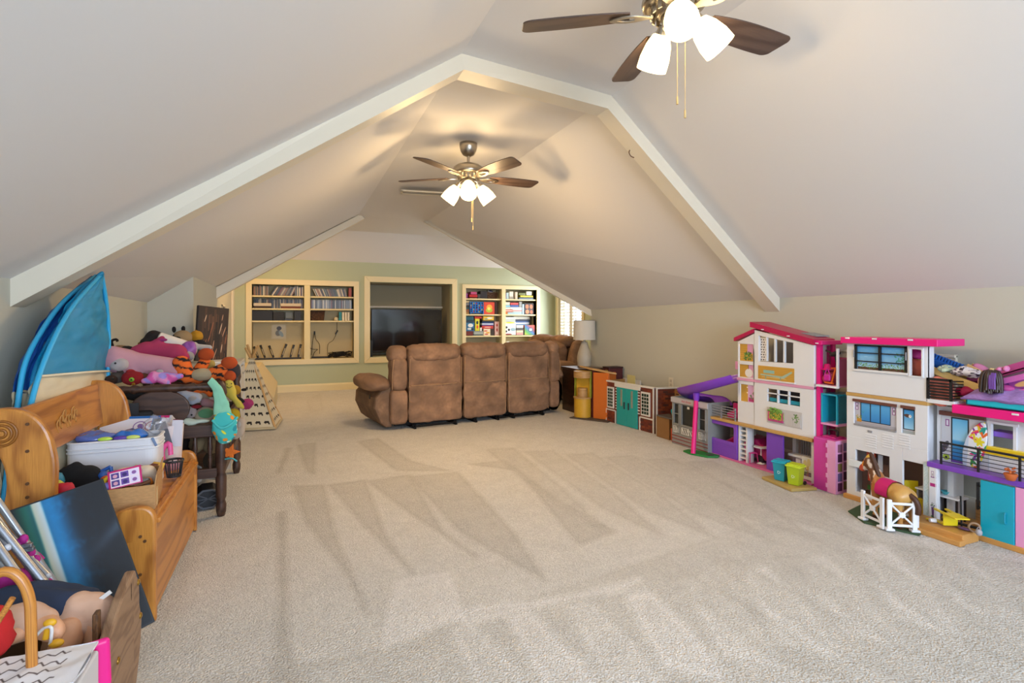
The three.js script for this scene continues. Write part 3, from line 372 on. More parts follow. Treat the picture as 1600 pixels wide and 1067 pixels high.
  G(252, 778, 350, F3, 0x6d2f2a, 'game_box', 'maroon box at the bottom left of the third games shelf'); G(252, 660, 370, 777, spot('#2f6f9a', [['#e4e6e4', 52, 30, 30, 22], ['#d9dad8', 40, 70, 24, 12], ['#1c2a3a', 74, 74, 16, 12]]), 'game_box', 'blue box with white print on the maroon box'); G(252, 626, 370, 659, 0x233b52, 'game_box', 'navy flat box in the left stack, third games shelf'); G(252, 572, 360, 625, 0x1f5a6a, 'game_box', 'dark teal box topping the left stack, third games shelf');
  G(358, 776, 490, F3, stripe(['#8d9490', '#a7b2ac', '#5e6a68']), 'game_box', 'grey flat box under the yellow upright one'); G(380, 604, 440, 775, spot('#d6cf3a', [['#2a3a3a', 48, 30, 26, 14], ['#d9562e', 50, 64, 24, 14]]), 'game_box', 'tall yellow box standing on the grey one'); G(372, 570, 470, 603, 0xb5302a, 'game_box', 'small red box lying on the tall yellow one'); G(446, 728, 474, 775, 0xdad8d2, 'game_box', 'tiny white box beside the tall yellow one', 'game box', 0.05);
  G(496, 744, 592, F3, spot('#e2d3b4', [['#c9452f', 30, 30, 26, 8], ['#d9a22e', 60, 56, 30, 10], ['#b53a34', 40, 78, 26, 8]]), 'game_box', 'white and yellow box at the bottom centre, third games shelf'); G(600, 744, 640, F3, 0x3a332e, 'game_tin', 'dark tin beside the pink upright box', 'tin'); G(476, 700, 632, 743, spot('#b8352f', [['#e9d9d0', 48, 48, 30, 10]]), 'game_box', 'red box with white lettering-like band in the centre stack'); G(474, 658, 636, 699, stripe(['#2e4f9a', '#e8e6e0', '#2e4f9a']), 'game_box', 'blue and white banded box in the centre stack'); G(478, 628, 640, 657, 0x27303c, 'game_box', 'black flat box in the centre stack'); G(492, 570, 642, 627, spot('#e0b73a', [['#e9e6dc', 58, 40, 26, 20], ['#4f8a8a', 26, 66, 18, 14]]), 'game_box', 'yellow box topping the centre stack'); G(652, 645, 714, F3, spot('#d6b0ac', [['#a83a34', 48, 24, 16, 10], ['#a83a34', 48, 56, 16, 10], ['#ece2dc', 48, 80, 20, 8]]), 'game_box', 'tall pink box beside the divider, third games shelf');
  G(780, 648, 945, F3r, spot('#dfe3df', [['#22252a', 20, 40, 9, 9], ['#22252a', 40, 58, 9, 9], ['#22252a', 18, 70, 8, 8], ['#8aa6ae', 74, 56, 22, 12], ['#e2cf4a', 50, 6, 40, 6], ['#8a3a3a', 30, 92, 34, 6]]), 'game_box', 'big white box with black dots on the third right games shelf'); G(780, 612, 940, 647, 0xb5beb8, 'game_box', 'grey-white flat box on the big dotted one'); G(780, 580, 940, 611, 0xced6d0, 'game_box', 'pale flat box on top of the big dotted one\'s stack');
  [[800, F3r, 0xc98f8a, 'pink'], [766, 799, 0xcdbfa0, 'cream'], [733, 765, 0x4a4e4a, 'dark grey'], [694, 732, 0xd3d6cf, 'white']].forEach(([a, b, c, n]) => G(952, a, 1050, b, c, 'game_box', n + ' small box in the stack left of the rainbow box'));
  G(1060, 692, 1206, F3r, new THREE.MeshStandardMaterial({ roughness: 0.4, map: canvasTex(96, 96, (x) => { const g = x.createLinearGradient(0, 96, 96, 0); ['#d8c22e', '#4f9a3f', '#2a64a8', '#b8322e', '#d9672a'].forEach((c, i) => g.addColorStop(i / 4, c)); x.fillStyle = g; x.fillRect(0, 0, 96, 96); x.fillStyle = '#2a3a5a'; x.fillRect(36, 28, 40, 34); x.fillStyle = '#dfe4e8'; x.fillRect(44, 34, 24, 22); }) }), 'game_box', 'rainbow coloured square box at the right of the third games shelf', 'game box', 0.12, 0.02);
  G(955, 640, 1172, 691, stripe(['#3a5f9a', '#dfe3e6', '#8fa8c8']), 'game_box', 'blue and white wide box above the rainbow box', 'game box', 0.1, -0.13); G(952, 614, 1182, 639, 0x2a3550, 'game_box', 'dark blue flat box in the right stack, third games shelf', 'game box', 0.1, -0.13); G(950, 572, 1180, 613, 0xd7d4c6, 'game_box', 'white flat box topping the right stack, third games shelf', 'game box', 0.1, -0.13);
  const mag = (x0, x1, n, lab, group, cols) => { for (let k = 0; k < n; k++) { const p = q5(x0, 930), q = q5(x1, 930); solo('magazine', (k === 0 ? 'bottom ' : k === n - 1 ? 'topmost ' : ['', 'second', 'third', 'fourth', 'fifth', 'sixth', 'seventh', 'eighth', 'ninth', 'tenth', 'eleventh', 'twelfth', 'thirteenth'][k] + ' lowest ') + lab, 'magazine', bx(q[0] - p[0] - 0.02, 0.012, 0.2, 0, 0.006, 0, 0.002), mat(cols[k % cols.length], 0.4), [(p[0] + q[0]) / 2 + rr(-0.008, 0.008), rsh[3] + k * 0.0125, -BF - 0.14], rr(-0.04, 0.04), group); } };
  mag(258, 478, 14, 'magazine in left pile, lowest games shelf', 'left pile of magazines', [0x1f2022, 0xc9cac6, 0x2d2f33, 0x8a8d90]); mag(490, 690, 13, 'magazine in right pile, lowest games shelf', 'right pile of magazines', [0xc9c3b0, 0x3a5f8a, 0xb8b4a6, 0x7a8fa0]);
  { const p = q5(838, 930); const t = thing('jug', 'white jug on the lowest visible right games shelf', 'jug', [p[0], rsh[3], -BF - 0.12]); part(t, 'jug_body', lathe([[0, 0], [0.05, 0], [0.062, 0.03], [0.06, 0.12], [0.045, 0.17], [0.05, 0.2], [0.046, 0.2], [0.04, 0.17], [0.05, 0.03], [0, 0.01]], 24), mat(0xd9d4c0, 0.4)); part(t, 'handle', tube([[0.05, 0.17, 0], [0.09, 0.15, 0], [0.09, 0.08, 0], [0.058, 0.06, 0]], 0.008, 16, 8), mat(0xd9d4c0, 0.4)); }
  { const p = q5(790, 950); solo('yellow_tub', 'yellow tub at the far left of the lowest right games shelf', 'tub', lathe([[0, 0], [0.05, 0], [0.06, 0.14], [0.055, 0.14], [0.045, 0.01], [0, 0.01]], 20), mat(0xd8c22e, 0.4), [p[0] + 0.03, rsh[3], -BF - 0.07]); }
}
// shuttered window in the wing's side wall
{
  const w = new THREE.Group(); w.name = 'window_2'; w.userData.kind = 'structure'; scene.add(w); w.position.set(WX, 0, -wo[2]); w.rotation.y = -PI / 2;  // local x runs toward the viewer, z into the room
  const W = wo[2] - wo[0], y0 = wo[1], y1 = wo[3];
  casing(w, 0, y0, W, y1, 0.09, 'window_casing'); part(w, 'window_sill', bx(W + 0.26, 0.03, 0.09, W / 2, y0 - 0.015, 0.03, 0.005), TRIM);
  part(w, 'pane', bx(W, y1 - y0, 0.004, W / 2, (y0 + y1) / 2, -0.1), new THREE.MeshPhysicalMaterial({ color: 0xffffff, roughness: 0, transmission: 1, thickness: 0 }));
  const sh = new THREE.MeshStandardMaterial({ color: 0xe6e0d0, roughness: 0.45 }), pw = W / 2 - 0.004;
  for (const k of [0, 1]) {
    const s = new THREE.Group(); s.name = numbered('shutter'); w.add(s); s.position.set(k ? W / 2 + 0.004 : 0, y0, -0.03);
    part(s, 'shutter_frame', [bx(0.05, y1 - y0, 0.03, 0.025, (y1 - y0) / 2, 0), bx(0.05, y1 - y0, 0.03, pw - 0.025, (y1 - y0) / 2, 0), bx(pw - 0.1, 0.07, 0.03, pw / 2, 0.035, 0), bx(pw - 0.1, 0.07, 0.03, pw / 2, y1 - y0 - 0.035, 0)], sh);
    const lg = ext([[-0.026, -0.003], [0.026, -0.004], [0.028, 0], [0.026, 0.004], [-0.026, 0.003]], pw - 0.1).rotateY(PI / 2).rotateX(0.5).translate(0.05, 0, 0), n = 20;
    for (let i = 0; i < n; i++) { const o = part(s, 'louver', lg, sh); o.position.y = 0.1 + (y1 - y0 - 0.2) * i / (n - 1); }
    part(s, 'tilt_rod', bx(0.012, y1 - y0 - 0.25, 0.01, pw / 2, (y1 - y0) / 2, 0.035), sh);
  }
}
// door casing and grilles on the left wall of the far part
{
  const f = onX(355, 500, JL)[2], f2 = onX(373, 500, JL)[2];
  const d = new THREE.Group(); d.name = 'door_1'; d.userData.kind = 'structure'; scene.add(d); d.position.set(JL, 0, -9.42); d.rotation.y = PI / 2;
  part(d, 'door_casing', [bx(0.1, 2.12, 0.03, 0.05, 1.06, 0.015, 0.004), bx(0.1, 2.12, 0.03, 0.95, 1.06, 0.015, 0.004), bx(1.0, 0.1, 0.03, 0.5, 2.07, 0.016, 0.004)], TRIM);
  part(d, 'door_panel', [bx(0.8, 2.02, 0.012, 0.5, 1.01, 0.006), bx(0.3, 0.7, 0.01, 0.32, 1.5, 0.015, 0.004), bx(0.3, 0.7, 0.01, 0.68, 1.5, 0.015, 0.004), bx(0.3, 0.7, 0.01, 0.32, 0.55, 0.015, 0.004), bx(0.3, 0.7, 0.01, 0.68, 0.55, 0.015, 0.004)], TRIM);
  part(d, 'door_handle', [mv(cyl(0.012, 0.012, 0.05, 12), 0.84, 0.98, 0.04, PI / 2), sph(0.03, 0.03, 0.026, 0.84, 0.98, 0.07)], mat(0xb9a46a, 0.3, { metalness: 1 }));
  const grille = (name, label, pos, w, h, n, turn, rot, vert) => { const t = thing(name, label, 'vent', pos, turn); if (rot) t.rotation.set(...rot); part(t, 'vent_frame', [bx(w, 0.022, 0.014, 0, h / 2 - 0.011, 0.007), bx(w, 0.022, 0.014, 0, -h / 2 + 0.011, 0.007), bx(0.022, h, 0.014, -w / 2 + 0.011, 0, 0.007), bx(0.022, h, 0.014, w / 2 - 0.011, 0, 0.007)], mat(0xd9d3c0, 0.5)); part(t, 'duct', bx(w - 0.03, h - 0.03, 0.002, 0, 0, 0.002), mat(0x2b2a26, 0.8)); for (let i = 0; i < n; i++) part(t, 'slat', mv(bx(w - 0.05, 0.012, 0.003), 0, -h / 2 + 0.035 + (h - 0.07) * i / (n - 1), 0.009, 0.6), mat(0x9c968a, 0.5)); return t; };
  const a = onX(347, 476, JL), b = onX(347, 532, JL); const F = a[2] + 0.1; grille('wall_vent', 'tall narrow return-air grille on the left far wall behind the brown canvas', [JL + 0.001, (a[1] + b[1]) / 2, -F], 0.36, a[1] - b[1], 22, PI / 2);
  const c = onY(660, 299, 2.735); grille('ceiling_vent', 'white register in the flat ceiling beyond the far fan', [c[0], 2.722, -c[2]], 0.5, 0.16, 6, 0, [PI / 2, 0, 0.16]);
}
// ---------- sofas, lamp, end table ----------
const suedeT = (b, s) => tex(512, 512, (i, j) => { const u = i / 512, v = j / 512; let k = noise.noise(u * 5, v * 5, s) * 0.2 + noise.noise(u * 13, v * 11, s + 4) * 0.13 + noise.noise(u * 40, v * 40, s + 7) * 0.06; k = k > 0 ? k * 1.3 : k * 0.9; return b.map((c, q) => clampB(c * (1 + k) + (k > 0.12 ? (k - 0.12) * [70, 62, 50][q] : 0))); });
const SUEDE = new THREE.MeshStandardMaterial({ map: suedeT([136, 103, 77], 3), roughness: 0.78 }), SUEDE2 = new THREE.MeshStandardMaterial({ map: suedeT([118, 90, 67], 11), roughness: 0.8 }), SEAM = mat(0xa98560, 0.8), METAL = mat(0x141416, 0.45, { metalness: 0.6 });
function pillow(w, h, d, opt = {}) {                                    // soft upholstered block: rounded, slightly swollen and wrinkled
  const n = opt.n || 18, g = new THREE.BoxGeometry(w, h, d, n, n, Math.max(4, n / 2 | 0)), p = g.attributes.position, e = opt.e || 4;
  for (let i = 0; i < p.count; i++) {
    let x = p.getX(i) / w * 2, y = p.getY(i) / h * 2, z = p.getZ(i) / d * 2; const L = Math.pow(Math.abs(x) ** e + Math.abs(y) ** e + Math.abs(z) ** e, 1 / e), m = Math.max(Math.abs(x), Math.abs(y), Math.abs(z)); const k = m / L;
    p.setXYZ(i, x * k * w / 2, y * k * h / 2, z * k * d / 2);
  }
  const q = mergeVertices(g.deleteAttribute('normal') && g); const uv = q.attributes.uv, s = opt.s || 0; q.computeVertexNormals();
  if (opt.amp) { const pp = q.attributes.position, nn = q.attributes.normal; for (let i = 0; i < pp.count; i++) { const f = opt.f || 7, k = opt.amp * (noise.noise(pp.getX(i) * f + s, pp.getY(i) * f * 1.3, pp.getZ(i) * f + s) + 0.5 * noise.noise(pp.getX(i) * f * 3, pp.getY(i) * f * 3 + s, s)); pp.setXYZ(i, pp.getX(i) + nn.getX(i) * k, pp.getY(i) + nn.getY(i) * k, pp.getZ(i) + nn.getZ(i) * k); } q.computeVertexNormals(); }
  for (let i = 0; i < uv.count; i++) uv.setXY(i, q.attributes.position.getX(i) * 0.8 + s * 0.37, q.attributes.position.getY(i) * 0.8 + q.attributes.position.getZ(i) * 0.3 + s * 0.19);
  return q;
}
const P3 = (w, h, d, x, y, z, o) => mv(pillow(w, h, d, o), x, y, z, o?.rx || 0, o?.ry || 0, o?.rz || 0);
const seamRect = (x0, y0, x1, y1, z, r = 0.004) => tube([[x0 + 0.02, y0, z], [x1 - 0.02, y0, z], [x1, y0 + 0.02, z], [x1, y1 - 0.02, z], [x1 - 0.02, y1, z], [x0 + 0.02, y1, z], [x0, y1 - 0.02, z], [x0, y0 + 0.02, z]], r, 60, 5, true);
{
  const t = thing('reclining_sofa', 'three-seat brown suede reclining sofa seen from behind on the carpet', 'sofa', [2.12, 0, -6.04], 8.1 * PI / 180);
  const secs = [[-0.93, -0.27], [-0.255, 0.335], [0.35, 0.97]];
  secs.forEach(([a, b], i) => {
    const w = b - a - 0.012, c = (a + b) / 2;
    const s = new THREE.Group(); s.name = numbered('back_section'); t.add(s);
    part(s, 'lower_flap', P3(w, 0.43, 0.06, c, 0.275, 0.0, { e: 10, amp: 0.018, f: 6, s: i * 3 + 1, n: 24 }), SUEDE); part(s, 'back_panel', P3(w, 0.42, 0.16, c, 0.63, -0.055, { e: 10, amp: 0.01, f: 5, s: i * 5 + 2, n: 22, rx: 0.05 }), SUEDE);
    part(s, 'headrest_roll', P3(w + 0.004, 0.2, 0.27, c, 0.845, -0.07, { e: 3.6, amp: 0.014, f: 8, s: i * 7 + 3, n: 22 }), SUEDE);
    part(s, 'seam', [tube([[c - w / 2 + 0.012, 0.08, 0.018], [c - w / 2 + 0.006, 0.47, 0.022], [c - w / 2 + 0.01, 0.78, 0.03]], 0.0045, 20, 5), tube([[c + w / 2 - 0.012, 0.08, 0.018], [c + w / 2 - 0.006, 0.47, 0.022], [c + w / 2 - 0.01, 0.78, 0.03]], 0.0045, 20, 5), tube([[c - w / 2 + 0.02, 0.484, 0.028], [c, 0.478, 0.033], [c + w / 2 - 0.02, 0.486, 0.028]], 0.0035, 16, 5)], SEAM);
  });
  // side wings of the back and the arms
  part(t, 'side_wing', [P3(0.185, 0.37, 0.2, -1.03, 0.62, -0.05, { e: 4.5, amp: 0.01, s: 4, n: 16 }), P3(0.2, 0.2, 0.25, -1.035, 0.83, -0.08, { e: 2.8, amp: 0.012, s: 6, n: 16 })], SUEDE);
  part(t, 'side_wing', [P3(0.15, 0.42, 0.2, 1.055, 0.62, -0.05, { e: 4.5, amp: 0.01, s: 14, n: 16 }), P3(0.17, 0.18, 0.24, 1.06, 0.84, -0.08, { e: 2.8, amp: 0.012, s: 16, n: 16 })], SUEDE);
  part(t, 'side_seam', tube([[-1.115, 0.45, 0.02], [-1.12, 0.62, 0.045], [-1.1, 0.78, 0.03]], 0.0045, 14, 5), SEAM); part(t, 'side_seam', tube([[1.12, 0.43, 0.02], [1.125, 0.62, 0.04], [1.1, 0.8, 0.03]], 0.0045, 14, 5), SEAM);
  part(t, 'corner_panel', [P3(0.2, 0.38, 0.12, -1.03, 0.25, -0.03, { e: 5, amp: 0.008, s: 7, n: 14 }), P3(0.15, 0.36, 0.12, 1.06, 0.26, -0.03, { e: 5, amp: 0.008, s: 8, n: 14 })], SUEDE);
  for (const s of [-1, 1]) {
    const a = new THREE.Group(); a.name = numbered('arm'); t.add(a);
    const prof = shapeOf([[0, 0.03], [0, 0.5], [-0.07, 0.5], [-0.19, 0.36], [-0.2, 0.24], [-0.13, 0.08], [-0.07, 0.03]]);
    part(a, 'arm_body', mv(ext(prof, 0.86, 0.03).scale(s < 0 ? 1 : -0.7, 1, 1), s * 1.09, 0, -0.9), SUEDE2); part(a, 'arm_pad', P3(s < 0 ? 0.3 : 0.17, 0.18, 0.92, s < 0 ? -1.22 : 1.17, 0.5, -0.43, { e: 2.4, amp: 0.015, s: s + 3, n: 18 }), SUEDE); if (s < 0) part(a, 'recliner_lever', bx(0.008, 0.05, 0.03, -1.295, 0.36, -0.22, 0.003), METAL);
  }
  for (const [a, b] of secs) { const c = (a + b) / 2, w = b - a - 0.01; part(t, 'seat_cushion', P3(w, 0.2, 0.6, c, 0.4, -0.5, { e: 3.5, amp: 0.012, s: c, n: 14 }), SUEDE); part(t, 'front_back_cushion', P3(w, 0.42, 0.2, c, 0.68, -0.24, { e: 3, amp: 0.015, s: c + 2, n: 14, rx: -0.1 }), SUEDE); part(t, 'footrest', P3(w, 0.34, 0.1, c, 0.23, -0.86, { e: 4, amp: 0.01, s: c + 5, n: 12 }), SUEDE); }
  part(t, 'base_frame', [bx(2.1, 0.04, 0.03, 0, 0.05, -0.1), bx(2.1, 0.04, 0.03, 0, 0.05, -0.8)], METAL);
  for (const x of [-0.86, -0.36, -0.1, 0.2, 0.42, 0.86]) part(t, 'mechanism_rail', [bx(0.025, 0.022, 0.9, x, 0.012, -0.4), bx(0.04, 0.03, 0.03, x, 0.035, 0.0)], METAL);
  part(t, 'cross_tube', [bar([-0.86, 0.03, 0.045], [-0.36, 0.03, 0.045], 0.01), bar([0.2, 0.03, 0.045], [0.86, 0.03, 0.045], 0.01)], METAL);
  part(t, 'dust_cover', bx(2.0, 0.006, 0.7, 0, 0.075, -0.45), mat(0x151412, 0.9));
}
{
  const t = thing('loveseat', 'second brown suede recliner standing beyond the right end of the long sofa', 'sofa', [4.08, 0, -8.02], PI / 2 + 0.08);
  for (const [a, b] of [[-0.68, -0.1], [-0.09, 0.5]]) { const c = (a + b) / 2, w = b - a; part(t, 'back_panel', P3(w, 0.8, 0.16, c, 0.5, -0.02, { e: 6, amp: 0.012, s: c, n: 14, rx: 0.1 }), SUEDE2); part(t, 'headrest_roll', P3(w, 0.22, 0.3, c, 0.87, -0.07, { e: 2.6, amp: 0.014, s: c + 3, n: 16 }), SUEDE2); part(t, 'front_back_cushion', P3(w, 0.42, 0.22, c, 0.68, -0.2, { e: 3, amp: 0.015, s: c + 2, n: 14, rx: -0.1 }), SUEDE2); part(t, 'seat_cushion', P3(w, 0.22, 0.6, c, 0.4, -0.5, { e: 3.5, amp: 0.012, s: c, n: 12 }), SUEDE2); part(t, 'footrest', P3(w, 0.32, 0.1, c, 0.22, -0.8, { e: 4, s: c, n: 10 }), SUEDE2); }
  for (const s of [-1, 1]) { const x = s < 0 ? -0.8 : 0.62; part(t, 'side_wing', P3(0.2, 0.62, 0.27, x, 0.6, -0.06, { e: 3.2, amp: 0.012, s: s + 9, n: 14, rx: 0.2 }), SUEDE2); part(t, 'arm', [P3(0.24, 0.5, 0.9, x, 0.28, -0.45, { e: 5, s: 1, n: 12 }), P3(0.3, 0.2, 0.9, x, 0.5, -0.46, { e: 2.4, amp: 0.012, s: 2, n: 14 })], SUEDE2); }
  part(t, 'base_frame', bx(1.3, 0.05, 0.8, -0.1, 0.03, -0.4), METAL);
}
{
  const WD = new THREE.MeshStandardMaterial({ map: woodTex([74, 42, 28], [38, 20, 14], 256, 6, 5), roughness: 0.3 });
  const t = thing('end_table', 'dark wooden end table with open shelves between sofa and wall', 'table', [3.63, 0, -6.22]);
  part(t, 'table_top', bx(0.43, 0.03, 0.5, 0, 0.57, 0, 0.006), WD); for (const x of [-0.19, 0.19]) part(t, 'side_panel', bx(0.025, 0.555, 0.46, x, 0.277, 0), WD); part(t, 'back_panel', bx(0.355, 0.52, 0.012, 0, 0.29, -0.22), WD); for (const y of [0.05, 0.3]) part(t, 'shelf', bx(0.353, 0.02, 0.42, 0, y, 0.0), WD);
  const chev = new THREE.MeshStandardMaterial({ roughness: 0.9, map: canvasTex(128, 64, (x) => { x.fillStyle = '#8c93a0'; x.fillRect(0, 0, 128, 64); x.strokeStyle = '#23242a'; x.lineWidth = 7; for (let k = -2; k < 12; k++) { x.beginPath(); x.moveTo(k * 20 - 20, 0); x.lineTo(k * 20, 32); x.lineTo(k * 20 - 20, 64); x.stroke(); } }) });
  solo('fabric_bin', 'grey fabric bin with dark chevrons on the end table\'s lower shelf', 'bin', bx(0.3, 0.2, 0.3, 0, 0.1, 0, 0.012), chev, [3.63, 0.06, -6.18]); solo('folded_blanket', 'folded grey striped blanket on the end table\'s upper shelf', 'blanket', [bx(0.3, 0.03, 0.28, 0, 0.015, 0, 0.012), bx(0.29, 0.03, 0.27, 0.005, 0.045, 0, 0.012)], chev, [3.63, 0.31, -6.18]);
  const l = thing('table_lamp', 'pale ceramic table lamp with white drum shade, switched off', 'lamp', [3.685, 0.585, -6.3]);
  const rib = []; for (let i = 0; i <= 40; i++) { const y = i / 40, r = 0.04 + 0.058 * Math.pow(Math.sin(Math.min(1, (1 - y) * 1.12) * PI * 0.62), 1.3); rib.push([r + (i % 2) * 0.0016, y * 0.33 + 0.006]); }
  part(l, 'base', lathe([[0, 0], [0.066, 0], [0.07, 0.006], ...rib, [0.014, 0.342], [0, 0.342]], 36), mat(0xb9ae9a, 0.5)); part(l, 'stem', [cyl(0.009, 0.009, 0.1, 12, 0, 0.385, 0), cyl(0.016, 0.016, 0.04, 14, 0, 0.36, 0)], mat(0x8d8678, 0.3, { metalness: 1 }));
  part(l, 'shade', lathe([[0.148, 0.365], [0.15, 0.365], [0.145, 0.63], [0.143, 0.63], [0.148, 0.365]], 40), new THREE.MeshPhysicalMaterial({ color: 0xe9e4d8, roughness: 0.95, transmission: 0.25, thickness: 0 })); part(l, 'shade_ring', [mv(new THREE.TorusGeometry(0.146, 0.003, 6, 40), 0, 0.628, 0, PI / 2), bar([-0.14, 0.6, 0], [0.14, 0.6, 0], 0.002), cyl(0.008, 0.008, 0.18, 8, 0, 0.52, 0)], mat(0x8d8678, 0.4, { metalness: 1 }));
  solo('lamp_cord', 'pale lamp cord drooping off the right edge of the end table', 'cord', tube([[3.73, 0.592, -6.24], [3.8, 0.592, -6.1], [3.83, 0.57, -5.97], [3.83, 0.4, -5.93], [3.82, 0.25, -5.9]], 0.004, 24, 6), mat(0xb5ab98, 0.6));
}
// ---------- toys along the right wall, far to near ----------
{
  // rounded wooden play kitchen on a dark mat
  const c = onY(918, 655); const t = thing('play_kitchen', 'rounded wooden play house with yellow front and orange door panel', 'play house', [c[0] + 0.08, 0, -c[2] - 0.02], -1.02);
  const OR = mat(0xc4641c, 0.45), YE = mat(0xc99a28, 0.45), WOOD = new THREE.MeshStandardMaterial({ map: woodTex([196, 156, 98], [150, 108, 58], 256, 5, 1), roughness: 0.5 }), DR = mat(0x5e1d22, 0.5), GR = mat(0x8a8f28, 0.5);
  const half = (r, h, y, a0 = 0, len = PI) => mv(new THREE.CylinderGeometry(r, r, h, 28, 1, false, a0, len), 0, y + h / 2, 0);
  part(t, 'base_mat', bx(0.52, 0.012, 0.42, 0.02, 0.006, -0.06, 0.004), mat(0x4a4038, 0.8));
  part(t, 'lower_cabinet', mv(half(0.11, 0.23, 0.014, -PI / 2), -0.13, 0, 0), YE); part(t, 'counter', mv(half(0.12, 0.016, 0.245, -PI / 2), -0.13, 0, 0), WOOD); part(t, 'stool_block', cyl(0.06, 0.06, 0.11, 24, -0.12, 0.318, 0.03), WOOD);
  part(t, 'back_wall', [bx(0.22, 0.33, 0.012, -0.13, 0.42, -0.02), bx(0.012, 0.56, 0.1, -0.245, 0.29, -0.05)], YE); part(t, 'green_trim', [bx(0.012, 0.3, 0.03, -0.236, 0.41, 0.0), bx(0.02, 0.32, 0.03, -0.02, 0.42, 0.0)], GR); part(t, 'top_drum', mv(half(0.115, 0.08, 0.5, -PI / 2), -0.13, 0, 0), WOOD);
  part(t, 'red_panel', bx(0.05, 0.58, 0.03, 0.005, 0.3, -0.03), DR); part(t, 'orange_door', [bx(0.2, 0.56, 0.03, 0.135, 0.295, 0.03, 0.005), bx(0.03, 0.56, 0.2, 0.225, 0.295, -0.07, 0.005)], OR); part(t, 'roof_board', mv(ext([[-0.2, 0], [-0.05, -0.035], [0.22, -0.02], [0.3, 0.02], [0.16, 0.05], [-0.12, 0.045]], 0.02, 0.006).rotateX(-PI / 2), 0.02, 0.6, 0.01, 0, 0, -0.14), WOOD); part(t, 'side_wall', bx(0.4, 0.5, 0.012, 0, 0.27, -0.15), DR);
  const r = thing('toy_chest', 'dark red upright box with a gold clasp behind the orange panel', 'box', [3.72, 0, -5.66]); part(r, 'body', bx(0.2, 0.62, 0.14, 0, 0.31, 0, 0.006), mat(0x4c171b, 0.5)); part(r, 'lid_edge', bx(0.21, 0.02, 0.15, 0, 0.625, 0, 0.004), mat(0x2e1112, 0.5)); part(r, 'clasp', bx(0.01, 0.035, 0.05, -0.104, 0.58, 0.02, 0.003), mat(0xc9a23a, 0.35, { metalness: 0.7 }));
}
const facade = (name, label, cat, X, F0, group) => { const t = thing(name, label, cat, [X, 0, -F0], -PI / 2, group); t.L = (u, v, z = 0) => { const p = onX(u, v, X - z); return [F0 - p[0 + 2], p[1]]; }; return t; };
const pr = (t, u0, v0, u1, v1, z = 0) => { const a = t.L(u0, v0, z), b = t.L(u1, v1, z); return [Math.min(a[0], b[0]), Math.min(a[1], b[1]), Math.max(a[0], b[0]), Math.max(a[1], b[1])]; };
const bxr = (r, d, z = 0, rad = 0) => bx(r[2] - r[0], r[3] - r[1], d, (r[0] + r[2]) / 2, (r[1] + r[3]) / 2, z, rad);
